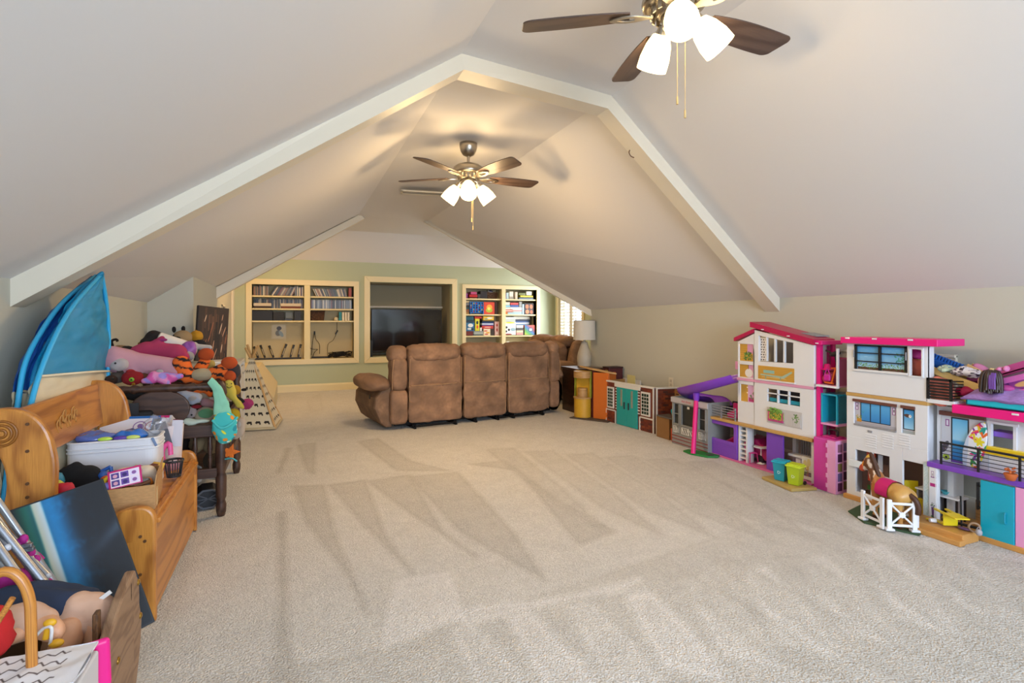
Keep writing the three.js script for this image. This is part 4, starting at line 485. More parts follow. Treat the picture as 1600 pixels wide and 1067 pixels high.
{
  // brick school house: teal double door between two latticed windows
  const F0 = 5.5, F1 = 4.64, X = 3.46, W = F0 - F1, H = 0.49;
  const t = thing('toy_schoolhouse', 'folding red-brick toy school house with turquoise double doors', 'toy house', [X + 0.05, 0, -F0], -PI / 2 + 0.07);
  const BRK = mat(0x6b2f1c, 0.7), WH = mat(0xd9d6cf, 0.5), TEAL = mat(0x1f9c98, 0.35), bcol = [mat(0x7a3418, 0.7), mat(0x8b3f1c, 0.7), mat(0x4e2a22, 0.7), mat(0x6a2b1a, 0.7)];
  part(t, 'front_panel', bx(W, H, 0.03, W / 2, H / 2, -0.015), BRK); part(t, 'edge_board', bx(0.03, H, 0.3, 0.0, H / 2, -0.165), mat(0x9a7440, 0.6));
  const bw = 0.062, bh = 0.0235, bg = [0, 1, 2].map((i) => bx(bw - 0.004 - i * 0.006, bh - 0.003, 0.004, 0, 0, 0)); let nb = 0;
  function bricks(parent, x0, x1, y0, y1, z, skip, make = part) { for (let j = 0; y0 + (j + 1) * bh <= y1 + 1e-6; j++) for (let x = x0 + bw / 2 - (j % 2) * bw / 2; x < x1 + bw / 2; x += bw) { const y = y0 + (j + 0.5) * bh; if (x - bw / 2 < x0 - 1e-6 || x + bw / 2 > x1 + 1e-6 || skip(x, y)) continue; const o = make(parent, 'brick', bg[nb % 3], bcol[Math.floor(rnd() * 4)]); o.position.set(x, y, z); nb++; } }
  const dx0 = W * 0.27, dx1 = W * 0.70; const wins = [[W * 0.05, 0.17, W * 0.2, 0.42], [W * 0.76, 0.17, W * 0.93, 0.43]];
  bricks(t, 0.01, W - 0.01, 0.01, H - 0.02, 0.002, (x, y) => (x > dx0 - 0.05 && x < dx1 + 0.05) || wins.some((w) => x > w[0] - 0.03 && x < w[2] + 0.03 && y > w[1] - 0.01 && y < w[3] + 0.01) || (y > 0.135 && y < 0.16));
  for (const g of [bx(W, 0.018, 0.04, W / 2, H - 0.005, -0.012, 0.003), bx(dx0 - 0.05, 0.014, 0.01, dx0 / 2 - 0.02, 0.148, 0.004), bx(W - dx1 - 0.04, 0.014, 0.01, (W + dx1) / 2 + 0.02, 0.148, 0.004), bx(0.016, H, 0.012, W - 0.008, H / 2, 0.004), bx(0.014, 0.15, 0.01, dx0 - 0.03, 0.075, 0.004), bx(0.014, 0.15, 0.01, dx1 + 0.03, 0.075, 0.004), bx(0.02, 0.04, 0.01, 0.02, 0.12, 0.004), bx(0.02, 0.04, 0.01, 0.02, 0.02, 0.004), bx(dx1 - dx0 + 0.08, 0.04, 0.014, (dx0 + dx1) / 2, H - 0.035, 0.006)]) part(t, 'white_trim', g, WH);
  for (let k = 0; k < 8; k++) for (const x of [dx0 - 0.014, dx1 + 0.014]) part(t, 'quoin', bx(0.028, 0.012, 0.01, x, 0.18 + k * 0.033, 0.004), WH);
  for (let k = 0; k < 2; k++) { const w = (dx1 - dx0) / 2, x = dx0 + w * (k + 0.5); const d = part(t, 'door', bx(w - 0.003, H - 0.06, 0.012, x, (H - 0.06) / 2 + 0.004, 0.008, 0.002), TEAL); part(d, 'door_window', bx(0.03, 0.19, 0.004, x + (k ? -0.0 : 0.0), 0.32, 0.0145), mat(0x8e8d80, 0.4)); part(d, 'handle', bx(0.016, 0.08, 0.012, x + (k ? -0.055 : 0.055), 0.235, 0.018, 0.003), mat(0x2d3336, 0.4)); }
  for (const w of wins) { const f = part(t, 'window_frame', bx(w[2] - w[0], w[3] - w[1], 0.012, (w[0] + w[2]) / 2, (w[1] + w[3]) / 2, 0.004, 0.002), WH); const nx = 3, ny = 6; for (let i = 0; i < nx; i++) for (let j = 0; j < ny; j++) part(f, 'pane', bx((w[2] - w[0] - 0.03) / nx - 0.008, (w[3] - w[1] - 0.03) / ny - 0.008, 0.003, w[0] + 0.015 + (w[2] - w[0] - 0.03) * (i + 0.5) / nx, w[1] + 0.015 + (w[3] - w[1] - 0.03) * (j + 0.5) / ny, 0.011), mat(0x243a34, 0.25)); }
  const side = new THREE.Group(); side.name = 'hinged_side'; t.add(side); side.position.set(W, 0, -0.015); side.rotation.y = PI / 2 - 0.24;
  const SW = 0.36; part(side, 'side_panel', bx(SW, H, 0.022, SW / 2 + 0.01, H / 2, -0.0), BRK);
  bricks(side, 0.02, SW, 0.01, H - 0.02, 0.012, (x, y) => (y > 0.135 && y < 0.16));
  for (const g of [bx(SW, 0.016, 0.03, SW / 2 + 0.01, H - 0.004, 0), bx(SW, 0.014, 0.01, SW / 2 + 0.01, 0.148, 0.012), bx(0.045, 0.045, 0.012, 0.03, 0.12, 0.012), bx(0.045, 0.045, 0.012, 0.03, 0.022, 0.012), bx(0.016, H, 0.012, 0.01, H / 2, 0.012)]) part(side, 'side_trim', g, WH);
  // boards leaning on the wall behind it
  const b1 = onX(984, 602, 3.8); const lean = (lab, u0, v0, u1, v1, X, c) => { const a = onX(u0, v0, X), b = onX(u1, v1, X); const g = thing('toy_board', lab, 'board', [X, 0.0, -(a[2] + b[2]) / 2], -PI / 2); part(g, 'board', bx(a[2] - b[2], a[1], 0.012, 0, a[1] / 2, 0, 0.003), c); return g; };
  const g1 = lean('tall white toy board with yellow patch leaning behind the school house', 974, 590, 1001, 600, 3.8, mat(0xc9c8c4, 0.5)); part(g1, 'yellow_patch', bx(0.16, 0.1, 0.003, 0, 0.5, 0.0075), mat(0xd8cf8a, 0.5));
  lean('lower white toy board leaning left of the tall one', 955, 596, 974, 600, 3.77, mat(0xb7b6b4, 0.5));
}
{
  // brown toy cabinet between school house and diner
  const t = facade('toy_cabinet', 'brown wooden toy cabinet beside the grey toy diner', 'toy furniture', 3.52, 4.55);
  const WD = mat(0x8a6236, 0.5); const r = pr(t, 1021, 650, 1038, 683), w = 0.16;
  part(t, 'cabinet_body', bx(0.2, 0.215, 0.14, 0.11, 0.1075, -0.07, 0.004), WD); part(t, 'counter', bx(0.36, 0.012, 0.16, 0.2, 0.222, -0.07, 0.003), mat(0x5a5552, 0.4)); part(t, 'orange_drawer', bx(0.14, 0.12, 0.12, 0.29, 0.062, -0.07, 0.004), mat(0xb8481e, 0.45));
  part(t, 'slatted_shutter', [bx(0.014, 0.26, 0.012, 0.14, 0.37, -0.14), bx(0.014, 0.26, 0.012, 0.33, 0.37, -0.14), ...Array.from({ length: 11 }, (_, k) => bx(0.19, 0.012, 0.008, 0.235, 0.255 + k * 0.023, -0.14))], WD);
  solo('toy_telephone', 'small turquoise toy telephone on the brown toy counter', 'toy', [bx(0.05, 0.04, 0.05, 0, 0.02, 0, 0.012), tube([[-0.02, 0.035, 0.03], [-0.03, 0.075, 0.03], [0.03, 0.075, 0.03], [0.02, 0.04, 0.03]], 0.012, 20, 8)], mat(0x1fa3b8, 0.4), [3.58, 0.229, -4.3], -PI / 2);
}
{
  // grey toy diner front
  const F0 = 4.42, t = facade('toy_diner', 'grey toy diner with red lettering and dark stripes', 'toy house', 3.47, F0), G = mat(0x8f908b, 0.45), DK = mat(0x2e302c, 0.35), R = mat(0x8a2228, 0.45);
  const b = t.L(1106, 704), a = t.L(1050, 620), top = t.L(1050, 619)[1], W = b[0] - a[0], x0 = a[0];
  const wins = [[0.03, 0.205, 0.12], [0.15, 0.205, 0.2], [0.385, 0.205, 0.13]].map(([x, y, w], i) => [x0 + W * [0.05, 0.28, 0.76][i], 0.2, x0 + W * [0.22, 0.67, 0.95][i], 0.395]);
  part(t, 'front_panel', ext(rect(x0, 0, x0 + W, top), 0.022, 0.002, wins.map((w) => rect(...w).reverse()), -0.022), G); part(t, 'sign_band', bx(W + 0.01, 0.05, 0.012, x0 + W / 2, top - 0.028, 0.006, 0.003), mat(0xb5b1b4, 0.4));
  wins.forEach((w, i) => { const f = part(t, 'window_frame', [bx(w[2] - w[0] + 0.02, 0.012, 0.02, (w[0] + w[2]) / 2, w[1], -0.002), bx(0.01, w[3] - w[1], 0.02, w[0], (w[1] + w[3]) / 2, -0.002), bx(0.01, w[3] - w[1], 0.02, w[2], (w[1] + w[3]) / 2, -0.002), ...(i === 1 ? [] : [bx(w[2] - w[0], 0.006, 0.01, (w[0] + w[2]) / 2, 0.3, -0.004)])], G); part(f, 'pane', bx(w[2] - w[0], w[3] - w[1], 0.004, (w[0] + w[2]) / 2, (w[1] + w[3]) / 2, -0.016), DK); });
  const menu = new THREE.MeshStandardMaterial({ roughness: 0.5, map: canvasTex(64, 64, (x) => { x.fillStyle = '#7d7d78'; x.fillRect(0, 0, 64, 64); x.strokeStyle = '#e3e3de'; x.lineWidth = 4; for (let k = 0; k < 5; k++) { x.beginPath(); x.moveTo(6 + k * 11, 14); x.lineTo(16 + k * 11, 56); x.stroke(); } x.strokeRect(4, 6, 30, 50); }) });
  wins.forEach((w) => part(t, 'louver_panel', bx(w[2] - w[0], 0.075, 0.006, (w[0] + w[2]) / 2, 0.148, 0.002), menu)); for (const y of [0.02, 0.055, 0.085]) part(t, 'red_stripe', bx(W, 0.007, 0.004, x0 + W / 2, y, 0.001), R); part(t, 'side_wall', bx(0.012, top, 0.24, x0 + 0.006, top / 2, -0.142), G); part(t, 'side_wall', bx(0.012, top, 0.24, x0 + W - 0.006, top / 2, -0.142), G);
  const sign = canvasTex(256, 48, (x) => { x.fillStyle = '#b5b1b4'; x.fillRect(0, 0, 256, 48); x.fillStyle = '#b02a3a'; x.font = 'bold 38px sans-serif'; x.textAlign = 'center'; x.fillText('Hot Diner', 128, 38); }); part(t, 'lettering', bx(W * 0.4, 0.036, 0.002, x0 + W * 0.45, top - 0.026, 0.0135), new THREE.MeshStandardMaterial({ map: sign, roughness: 0.4 })); part(t, 'small_sign', bx(0.03, 0.022, 0.003, x0 + W * 0.45, 0.375, -0.012), mat(0xe6e6e4, 0.5));
}
{
  // wall socket, attic hatch frame on the right wall
  const s = onX(1049, 598, KR); const t = thing('wall_outlet', 'cream outlet plate on the right wall above the school house', 'outlet', [KR - 0.001, s[1], -s[2]], -PI / 2); part(t, 'plate', bx(0.075, 0.115, 0.006, 0, 0, 0.003, 0.003), mat(0xd9d2bf, 0.4)); for (const y of [-0.022, 0.022]) part(t, 'receptacle', bx(0.034, 0.03, 0.004, 0, y, 0.007, 0.006), mat(0xbdb5a2, 0.4));
  const a = onX(1294, 545, KR), b = onX(1497, 553, KR), top = (a[1] + b[1]) / 2; const w = a[2] - b[2]; const d = new THREE.Group(); d.name = 'door_2'; d.userData.kind = 'structure'; scene.add(d); d.position.set(KR, 0, -(a[2] + b[2]) / 2); d.rotation.y = -PI / 2;
  part(d, 'hatch_casing', [bx(w, 0.09, 0.022, 0, top - 0.045, 0.011, 0.005), bx(w, 0.02, 0.034, 0, top - 0.01, 0.017, 0.004), bx(0.09, top - 0.09, 0.022, -w / 2 + 0.045, (top - 0.09) / 2, 0.011, 0.005), bx(0.09, top - 0.09, 0.022, w / 2 - 0.045, (top - 0.09) / 2, 0.011, 0.005)], TRIM); part(d, 'hatch_panel', bx(w - 0.18, top - 0.09, 0.008, 0, (top - 0.09) / 2, 0.004), TRIM);
}
// ---------- the taller-roofed doll house with slide and lift ----------
const WHT = mat(0xdfe0e2, 0.35), PINK = mat(0xd8307e, 0.35), HOT = mat(0xe0187c, 0.32), ROSE = mat(0xd99ab8, 0.4), LPINK = mat(0xe39cc8, 0.35), MAG = mat(0xc02a7c, 0.35), PURP = mat(0x7a46b8, 0.35), OCHRE = mat(0xc39a58, 0.5), GREY = mat(0x8f8f93, 0.4), BLK = mat(0x1a1a1c, 0.4), TEALP = mat(0x1c8fa6, 0.3);
const print = (w, h, draw, rough = 0.4) => new THREE.MeshStandardMaterial({ roughness: rough, map: canvasTex(w, h, draw) });
const planksBg = (x, w, h, c = '#c99a3e', d = '#a87a28', n = 8) => { x.fillStyle = c; x.fillRect(0, 0, w, h); x.fillStyle = d; for (let k = 1; k < n; k++) x.fillRect(0, h * k / n, w, 2); };
const leaves = (x, cx, cy, r, n, cols = ['#4f7a35', '#6d9a44', '#3a5f2c']) => { for (let k = 0; k < n; k++) { x.fillStyle = cols[k % cols.length]; const a = rnd() * 6.28, d = Math.sqrt(rnd()) * r; x.beginPath(); x.ellipse(cx + Math.cos(a) * d, cy + Math.sin(a) * d, r * 0.2, r * 0.1, a, 0, 7); x.fill(); } };
function panel(t, name, r, z, m, d = 0.004) { return part(t, name, bxr(r, d, z), m); }
const glaze = new THREE.MeshPhysicalMaterial({ color: 0xe2eef4, roughness: 0.08, transmission: 1, thickness: 0 });
{
  const X = 3.53, F0 = 3.86, t = facade('dollhouse', 'white three-storey doll house with crimson sloped roof and ochre floor bands', 'dollhouse', X, F0); const C = (x, y, z = 0) => t.L(1040 + x / 3.443, 480 + y / 3.443, z);
  const RC_ = (x0, y0, x1, y1, z = 0) => { const a = C(x0, y0, z), b = C(x1, y1, z); return [a[0], b[1], b[0], a[1]]; }; const D = 0.2;
  const xl = C(388, 600)[0], xm = C(478, 600)[0], xr = C(800, 600)[0], xg = C(230, 700)[0], yb = C(500, 632)[1] - 0.012;
  const w1 = RC_(395, 196, 470, 293), w2 = RC_(394, 305, 471, 382), w4 = RC_(401, 412, 498, 520), w5 = RC_(549, 436, 724, 535);
  const slant = [C(502, 152), C(688, 192), C(688, 302), C(502, 291)].map((p) => p); const yt = (x) => C(480, 122)[1] + (C(800, 205)[1] - C(480, 122)[1]) * (x - xm) / (xr - xm);
  const topL = [C(388, 185)[1], C(475, 140)[1]];
  const hole = (r) => rect(...r).reverse(); const CRIM = mat(0xb3154e, 0.35);
  part(t, 'left_wall', ext([[xl, yb], [xm, yb], [xm, topL[1]], [xl, topL[0]]], 0.014, 0.002, [hole(w1), hole(w2), hole(w4)], -0.014), WHT); part(t, 'front_wall', ext([[xm + 0.003, yb], [xr, yb], [xr, yt(xr)], [xm + 0.003, yt(xm)]], 0.018, 0.002, [slant.slice().reverse(), hole(w5)], -0.014), WHT);
  part(t, 'roof', hexaBox([xm - 0.03, C(452, 92)[1], 0.02], [xr + 0.012, C(806, 188)[1], 0.02], 0.042, D + 0.02), CRIM); part(t, 'roof_panel', hexaBox([C(690, 150)[0], C(700, 148)[1] + 0.012, -0.08], [C(770, 170)[0], C(780, 166)[1] + 0.012, -0.08], 0.006, 0.14), mat(0x8c8f96, 0.4)); part(t, 'porch_roof', hexaBox([xl - 0.03, C(365, 180)[1] + 0.012, 0.015], [xm + 0.002, C(473, 128)[1] + 0.004, 0.015], 0.03, D), CRIM);
  for (let k = 0; k < 4; k++) part(t, 'roof_clip', bx(0.025, 0.008, 0.006, xm + 0.1 + k * 0.24, yt(xm + 0.1 + k * 0.24) + 0.024, 0.022, 0.002), WHT);
  const zF = (y) => y, f2 = C(500, 398)[1];
  part(t, 'middle_floor', bx(xr - xl, 0.022, D, (xl + xr) / 2, f2 - 0.0, -D / 2 + 0.004, 0.003), ROSE); part(t, 'floor_band', bx(xr - xl + 0.004, 0.022, 0.006, (xl + xr) / 2, f2, 0.006, 0.002), ROSE); part(t, 'lower_floor', bx(xr - xg + 0.01, 0.024, D + 0.03, (xg + xr) / 2, yb - 0.012, -D / 2 + 0.015, 0.003), OCHRE);
  for (const x of [xl + 0.006, xr - 0.006]) part(t, 'side_wall', ext(rect(0, 0.0, D - 0.02, x < 0.5 ? topL[0] : yt(xr)), 0.012).rotateY(PI / 2).translate(x - 0.006, x < 0.5 ? yb * 0 : 0, -0.015), WHT);
  part(t, 'ground_slab', bx(xr - xg, 0.012, D + 0.03, (xg + xr) / 2, 0.006, -D / 2 + 0.015, 0.003), mat(0xd76aa4, 0.4));
  // windows of the upper floors
  panel(t, 'window_print', w1, -0.012, print(96, 128, (x, w, h) => { planksBg(x, w, h); x.fillStyle = '#d79ac0'; x.fillRect(52, 0, 44, 70); leaves(x, 56, 90, 32, 60); x.fillStyle = '#6a5238'; x.fillRect(56, 100, 3, 28); })); panel(t, 'window_print', w2, -0.012, print(96, 96, (x, w, h) => { planksBg(x, w, h); x.fillStyle = '#d79ac0'; x.fillRect(60, 0, 36, 96); x.fillStyle = '#e6e2dc'; x.beginPath(); x.ellipse(62, 62, 26, 32, 0, 0, 7); x.fill(); x.fillStyle = '#6a5238'; x.fillRect(58, 0, 3, 34); }));
  panel(t, 'window_print', w4, -0.012, print(128, 128, (x, w, h) => { x.fillStyle = '#d6a8cc'; x.fillRect(0, 0, w, h); x.fillStyle = '#c99a3e'; x.fillRect(0, 0, 50, h); x.fillStyle = '#b23a78'; x.fillRect(56, 92, 68, 30); leaves(x, 90, 80, 26, 40, ['#5b7f45', '#7f5a86', '#85a35a']); x.fillStyle = '#efe6cf'; for (const y of [20, 60]) { x.beginPath(); x.arc(46, y, 5, 0, 7); x.fill(); } }));
  { const f = []; for (const k of [0.24, 0.49, 0.75]) { const xa = slant[0][0] + (slant[1][0] - slant[0][0]) * k, yTop = slant[0][1] + (slant[1][1] - slant[0][1]) * k; f.push(bx(0.012, yTop - slant[2][1], 0.018, xa, (yTop + slant[2][1]) / 2, -0.004)); } const w = part(t, 'window_bars', f, WHT); const xa = slant[0][0], xb = slant[0][0] + (slant[1][0] - slant[0][0]) * 0.22;
    panel(t, 'curtain', [xa, slant[2][1], xb, slant[0][1] - 0.02], -0.016, print(64, 128, (x, w, h) => { x.fillStyle = '#e6e4e4'; x.fillRect(0, 0, w, h); x.fillStyle = '#3c3a3e'; for (let j = 0; j < 9; j++) for (let i = 0; i < 3; i++) x.fillRect(6 + i * 20 + (j % 2) * 4, 6 + j * 14, 10, 7); })); }
  const lp1 = RC_(501, 312, 695, 407); panel(t, 'balcony_print', lp1, 0.005, print(192, 96, (x, w, h) => { planksBg(x, w, h); x.fillStyle = '#8fb9b0'; x.fillRect(30, 28, 60, 22); x.fillStyle = '#9db7a8'; x.beginPath(); x.moveTo(14, 58); x.lineTo(130, 62); x.lineTo(178, 22); x.lineTo(184, 30); x.lineTo(140, 76); x.lineTo(14, 68); x.fill(); x.fillStyle = '#d6c089'; x.fillRect(20, 76, 130, 4); x.fillStyle = '#7f9f93'; x.fillRect(40, 66, 5, 24); x.fillRect(120, 70, 5, 20); }));
  part(t, 'balcony_ledge', bx(lp1[2] - lp1[0] + 0.02, 0.01, 0.012, (lp1[0] + lp1[2]) / 2, lp1[1] - 0.004, 0.008), WHT);
  { const f = []; const dx = (w5[2] - w5[0]) / 3; for (const k of [1, 2]) f.push(bx(0.01, w5[3] - w5[1], 0.018, w5[0] + dx * k, (w5[1] + w5[3]) / 2, -0.004)); f.push(bx(w5[2] - w5[0], 0.008, 0.018, (w5[0] + w5[2]) / 2, w5[3] - 0.035, -0.004)); part(t, 'window_bars', f, WHT); for (let k = 0; k < 3; k++) part(t, 'bunk_rail', bx(dx - 0.014, 0.028, 0.01, w5[0] + dx * (k + 0.5), w5[1] + 0.018, -0.02), TEALP); panel(t, 'bed_frame', [w5[0], w5[1], w5[2], w5[1] + 0.09], -0.12, mat(0x54505a, 0.6)); }
  const p2 = RC_(548, 534, 737, 658); panel(t, 'planter_panel', p2, 0.005, mat(0xc4c1c0, 0.45)); { const q = [p2[0] + 0.02, p2[1] + 0.02, p2[0] + (p2[2] - p2[0]) * 0.5, p2[1] + 0.1]; panel(t, 'planter_box', q, 0.012, print(128, 64, (x, w, h) => { x.fillStyle = '#b8417f'; x.fillRect(0, 0, w, h); x.fillStyle = '#d9b23e'; x.fillRect(10, 8, w - 20, 42); leaves(x, 40, 28, 26, 60); leaves(x, 88, 28, 26, 60, ['#6d9a34', '#8ab03f', '#3f6a2c']); }), 0.014); const lg = []; for (let k = 0; k < 26; k++) lg.push(mv(sph(0.016, 0.007, 0.009, 0, 0, 0, 8), q[0] + rr(0.005, q[2] - q[0] - 0.005), q[3] + rr(-0.004, 0.022), 0.018, rr(-1, 1), rr(-1, 1), rr(-1, 1))); const o = part(t, 'planter_leaves', lg, mat(0x6f9a3a, 0.6)); o.userData.kind = 'stuff'; panel(t, 'hanging_print', [p2[2] - 0.1, p2[1] + 0.01, p2[2] - 0.01, p2[3] - 0.02], 0.009, print(64, 64, (x, w, h) => { x.fillStyle = '#c4c1c0'; x.fillRect(0, 0, w, h); leaves(x, 32, 22, 22, 26); x.fillStyle = '#8d8a88'; x.fillRect(18, 24, 1, 36); x.fillRect(34, 24, 1, 36); })); }
  // ground floor
  { const g = RC_(230, 588, 388, 828), fr = mat(0x8149bd, 0.35); g[1] = 0.012; g[3] = yb - 0.026; const o = [g[0] + 0.045, g[1] + (g[3] - g[1]) * 0.46, g[2] - 0.035, g[3] - 0.035]; part(t, 'garage_door', ext(rect(...g), 0.022, 0.004, [hole(o)], -0.01), fr); part(t, 'garage_seam', [bx(g[2] - g[0] - 0.02, 0.004, 0.004, (g[0] + g[2]) / 2, g[1] + (g[3] - g[1]) * 0.3, 0.012), bx(g[2] - g[0] - 0.02, 0.004, 0.004, (g[0] + g[2]) / 2, g[1] + (g[3] - g[1]) * 0.36, 0.012)], PURP); }
  { const s = RC_(392, 622, 440, 830); s[1] = 0.012; s[3] = yb - 0.024; const cx = (s[0] + s[2]) / 2; part(t, 'ladder_rail', bx(0.016, s[3] - s[1], 0.06, s[0] + 0.008, (s[1] + s[3]) / 2, -0.03), WHT); part(t, 'ladder_rail', bx(0.016, s[3] - s[1], 0.06, s[2] - 0.008, (s[1] + s[3]) / 2, -0.03), WHT); for (let k = 0; k < 8; k++) part(t, 'ladder_rung', bx(s[2] - s[0] - 0.03, 0.012, 0.05, cx, s[1] + 0.03 + k * (s[3] - s[1]) / 8, -0.03), WHT); panel(t, 'ladder_back', s, -0.07, WHT); }
  { const d = RC_(543, 660, 632, 882); d[1] = 0.012; d[3] = yb - 0.024; part(t, 'purple_wall', bxr(d, 0.016, -0.006, 0.003), PURP); const p = RC_(782, 690, 818, 955); p[1] = 0; p[3] = yb - 0.024; part(t, 'corner_post', bx(p[2] - p[0], p[3], 0.05, (p[0] + p[2]) / 2, p[3] / 2, -0.025, 0.004), WHT); part(t, 'inner_post', [bx(0.02, yb - 0.04, 0.03, C(520, 700)[0], (yb - 0.02) / 2, -0.12), bx(0.03, yb - 0.04, 0.03, C(670, 700, -0.1)[0], (yb - 0.02) / 2, -0.16)], WHT);
    const b = RC_(632, 700, 782, 930); panel(t, 'bathroom_print', [b[0] + (b[2] - b[0]) * 0.62, 0.02, b[2], yb * 0.55], -0.02, print(96, 128, (x, w, h) => { x.fillStyle = '#d9d8d0'; x.fillRect(0, 0, w, h); x.fillStyle = '#d9c98a'; for (const [a, c] of [[30, 40], [62, 30], [48, 62]]) { x.beginPath(); x.ellipse(a, c, 16, 22, 0, 0, 7); x.fill(); } x.fillStyle = '#6a4a6e'; x.fillRect(0, 84, w, 24); leaves(x, 48, 84, 30, 30, ['#8a5a8e', '#6f8a4a', '#b98a3a']); x.fillStyle = '#b9b4b0'; x.fillRect(0, 76, w, 4); })); part(t, 'wash_basin', [bx(0.16, 0.02, 0.08, (b[0] * 0.7 + b[2] * 0.3), 0.16, -0.1, 0.006), bx(0.05, 0.15, 0.05, b[0] * 0.7 + b[2] * 0.3, 0.08, -0.1, 0.006)], WHT); part(t, 'lattice', [...Array.from({ length: 5 }, (_, k) => bx(0.008, 0.2, 0.008, b[0] + 0.05 + k * 0.02, yb - 0.16, -0.14))], GREY); }
  // balcony rail over the garage
  { const a = C(232, 520), b = C(383, 545), y0 = yb, h = 0.11; const posts = [a[0] + 0.01, (a[0] + b[0]) / 2, b[0] - 0.005]; for (const x of posts) part(t, 'rail_post', bx(0.01, h, 0.01, x, y0 + h / 2, 0.012), GREY); for (let k = 0; k < 5; k++) part(t, 'rail_bar', [bx(b[0] - a[0], 0.006, 0.006, (a[0] + b[0]) / 2, y0 + 0.02 + k * 0.022, 0.014)], GREY); for (let k = 0; k < 5; k++) part(t, 'rail_side_bar', bx(0.006, 0.006, 0.2, a[0] + 0.005, y0 + 0.02 + k * 0.022, -0.09), GREY); }
  const furn = (name, label, cat, x, y, z, build) => { const p = new THREE.Vector3(x, y, z).applyEuler(new THREE.Euler(0, -PI / 2, 0)); const g = thing(name, label, cat, [X + p.x, p.y, -F0 + p.z], -PI / 2); build(g); return g; };
  furn('doll_sofa', 'small charcoal doll sofa on the grey-railed balcony', 'doll furniture', (xg + xl) / 2 + 0.0, yb, -0.17, (g) => { part(g, 'seat', bx(0.18, 0.05, 0.09, 0, 0.03, 0, 0.01), mat(0x2b2a36, 0.7)); part(g, 'backrest', bx(0.18, 0.08, 0.025, 0, 0.09, -0.04, 0.01), mat(0x2b2a36, 0.7)); part(g, 'armrest', bx(0.03, 0.08, 0.09, -0.08, 0.05, 0, 0.01), mat(0x2b2a36, 0.7)); });
  furn('doll_armchair', 'pink doll armchair on the grey-railed balcony', 'doll furniture', xl - 0.1, yb, -0.07, (g) => { part(g, 'seat', bx(0.11, 0.05, 0.08, 0, 0.035, 0, 0.012), HOT); part(g, 'backrest', bx(0.11, 0.1, 0.025, 0, 0.085, -0.04, 0.012), HOT); });
  furn('doll_car', 'magenta doll car parked behind the purple garage frame', 'toy car', (xg + xl) / 2 + 0.17, 0.012, -0.17, (g) => { const cr = mat(0xa3165a, 0.3); part(g, 'car_body', [ext([[-0.26, 0.03], [-0.26, 0.1], [-0.2, 0.13], [-0.1, 0.2], [0.12, 0.2], [0.2, 0.13], [0.25, 0.12], [0.26, 0.03]], 0.17, 0.02).translate(0, 0, -0.085)], cr); part(g, 'car_window', [bx(0.12, 0.05, 0.176, -0.03, 0.155, 0, 0.004)], mat(0x4a1836, 0.2)); for (const x of [-0.16, 0.16]) for (const z of [-0.08, 0.08]) part(g, 'wheel', mv(cyl(0.036, 0.036, 0.02, 20), x, 0.036, z, PI / 2), BLK); });
  const chair = (lab, px, col, turn, z) => { const a = C(px[0], px[1], z); const g = furn('doll_chair', lab, 'doll chair', a[0], 0.012, z, (g) => { part(g, 'seat', bx(0.07, 0.008, 0.07, 0, 0.085, 0, 0.003), col); part(g, 'backrest', [tube([[-0.033, 0.085, -0.033], [-0.036, 0.15, -0.036], [-0.02, 0.175, -0.04], [0.02, 0.175, -0.04], [0.036, 0.15, -0.036], [0.033, 0.085, -0.033]], 0.006, 30, 6), bx(0.006, 0.09, 0.005, 0, 0.13, -0.037), bx(0.05, 0.05, 0.005, 0, 0.145, -0.038, 0.002)], col); for (const x of [-1, 1]) for (const z of [-1, 1]) part(g, 'leg', bar([x * 0.03, 0.085, z * 0.03], [x * 0.038, 0, z * 0.038], 0.005, 6), col); }); g.rotation.y += turn; return g; };
  chair('pink doll chair in the doll house dining room', [462, 830], mat(0xd6408a, 0.35), 1.3, -0.05); chair('orange doll chair behind the white round doll table', [505, 800], mat(0xc9741e, 0.4), 0.2, -0.2);
  { const a = C(520, 850, -0.1); furn('doll_table', 'white round pedestal doll table in the dining room', 'doll table', a[0], 0.012, -0.09, (g) => { part(g, 'table_top', cyl(0.062, 0.06, 0.008, 32, 0, 0.142, 0), WHT); part(g, 'pedestal', lathe([[0, 0], [0.036, 0], [0.034, 0.006], [0.01, 0.016], [0.008, 0.12], [0.02, 0.138], [0, 0.138]].map((p) => p), 24), WHT); }); }
  // lift shaft, cabins and wardrobe on the near side
  const S = xr + 0.004; t.S = S;
  part(t, 'lift_post', [bx(0.03, 0.98, 0.03, S + 0.016, 0.55, -0.03)], HOT); part(t, 'lift_post', bx(0.02, 0.98, 0.03, S + 0.016, 0.55, -0.17), HOT); part(t, 'lift_top', bx(0.05, 0.03, 0.22, S + 0.03, 1.045, -0.11, 0.004), HOT); part(t, 'lift_guide', bx(0.016, 0.96, 0.012, S + 0.02, 0.54, -0.115), mat(0x9a1c5e, 0.4));
  furn('lift_cabin', 'turquoise doll lift cabin halfway up the pink shaft', 'toy lift', S + 0.095, 0.47, -0.12, (g) => { part(g, 'cabin_floor', bx(0.13, 0.016, 0.2, 0, -0.008, 0, 0.004), LPINK); part(g, 'cabin_frame', [bx(0.012, 0.21, 0.2, -0.055, 0.105, 0), bx(0.01, 0.21, 0.012, 0.055, 0.105, 0.09), bx(0.01, 0.21, 0.012, 0.055, 0.105, -0.09), bx(0.12, 0.012, 0.2, 0, 0.205, 0, 0.003)], mat(0x24a7c4, 0.3)); part(g, 'cabin_pane', bx(0.004, 0.19, 0.17, 0.056, 0.1, 0), new THREE.MeshPhysicalMaterial({ color: 0x7fd0dc, roughness: 0.15, transmission: 0.8, thickness: 0 })); part(g, 'back_pane', bx(0.11, 0.19, 0.004, 0, 0.1, -0.09), mat(0x3f8f9c, 0.3)); });
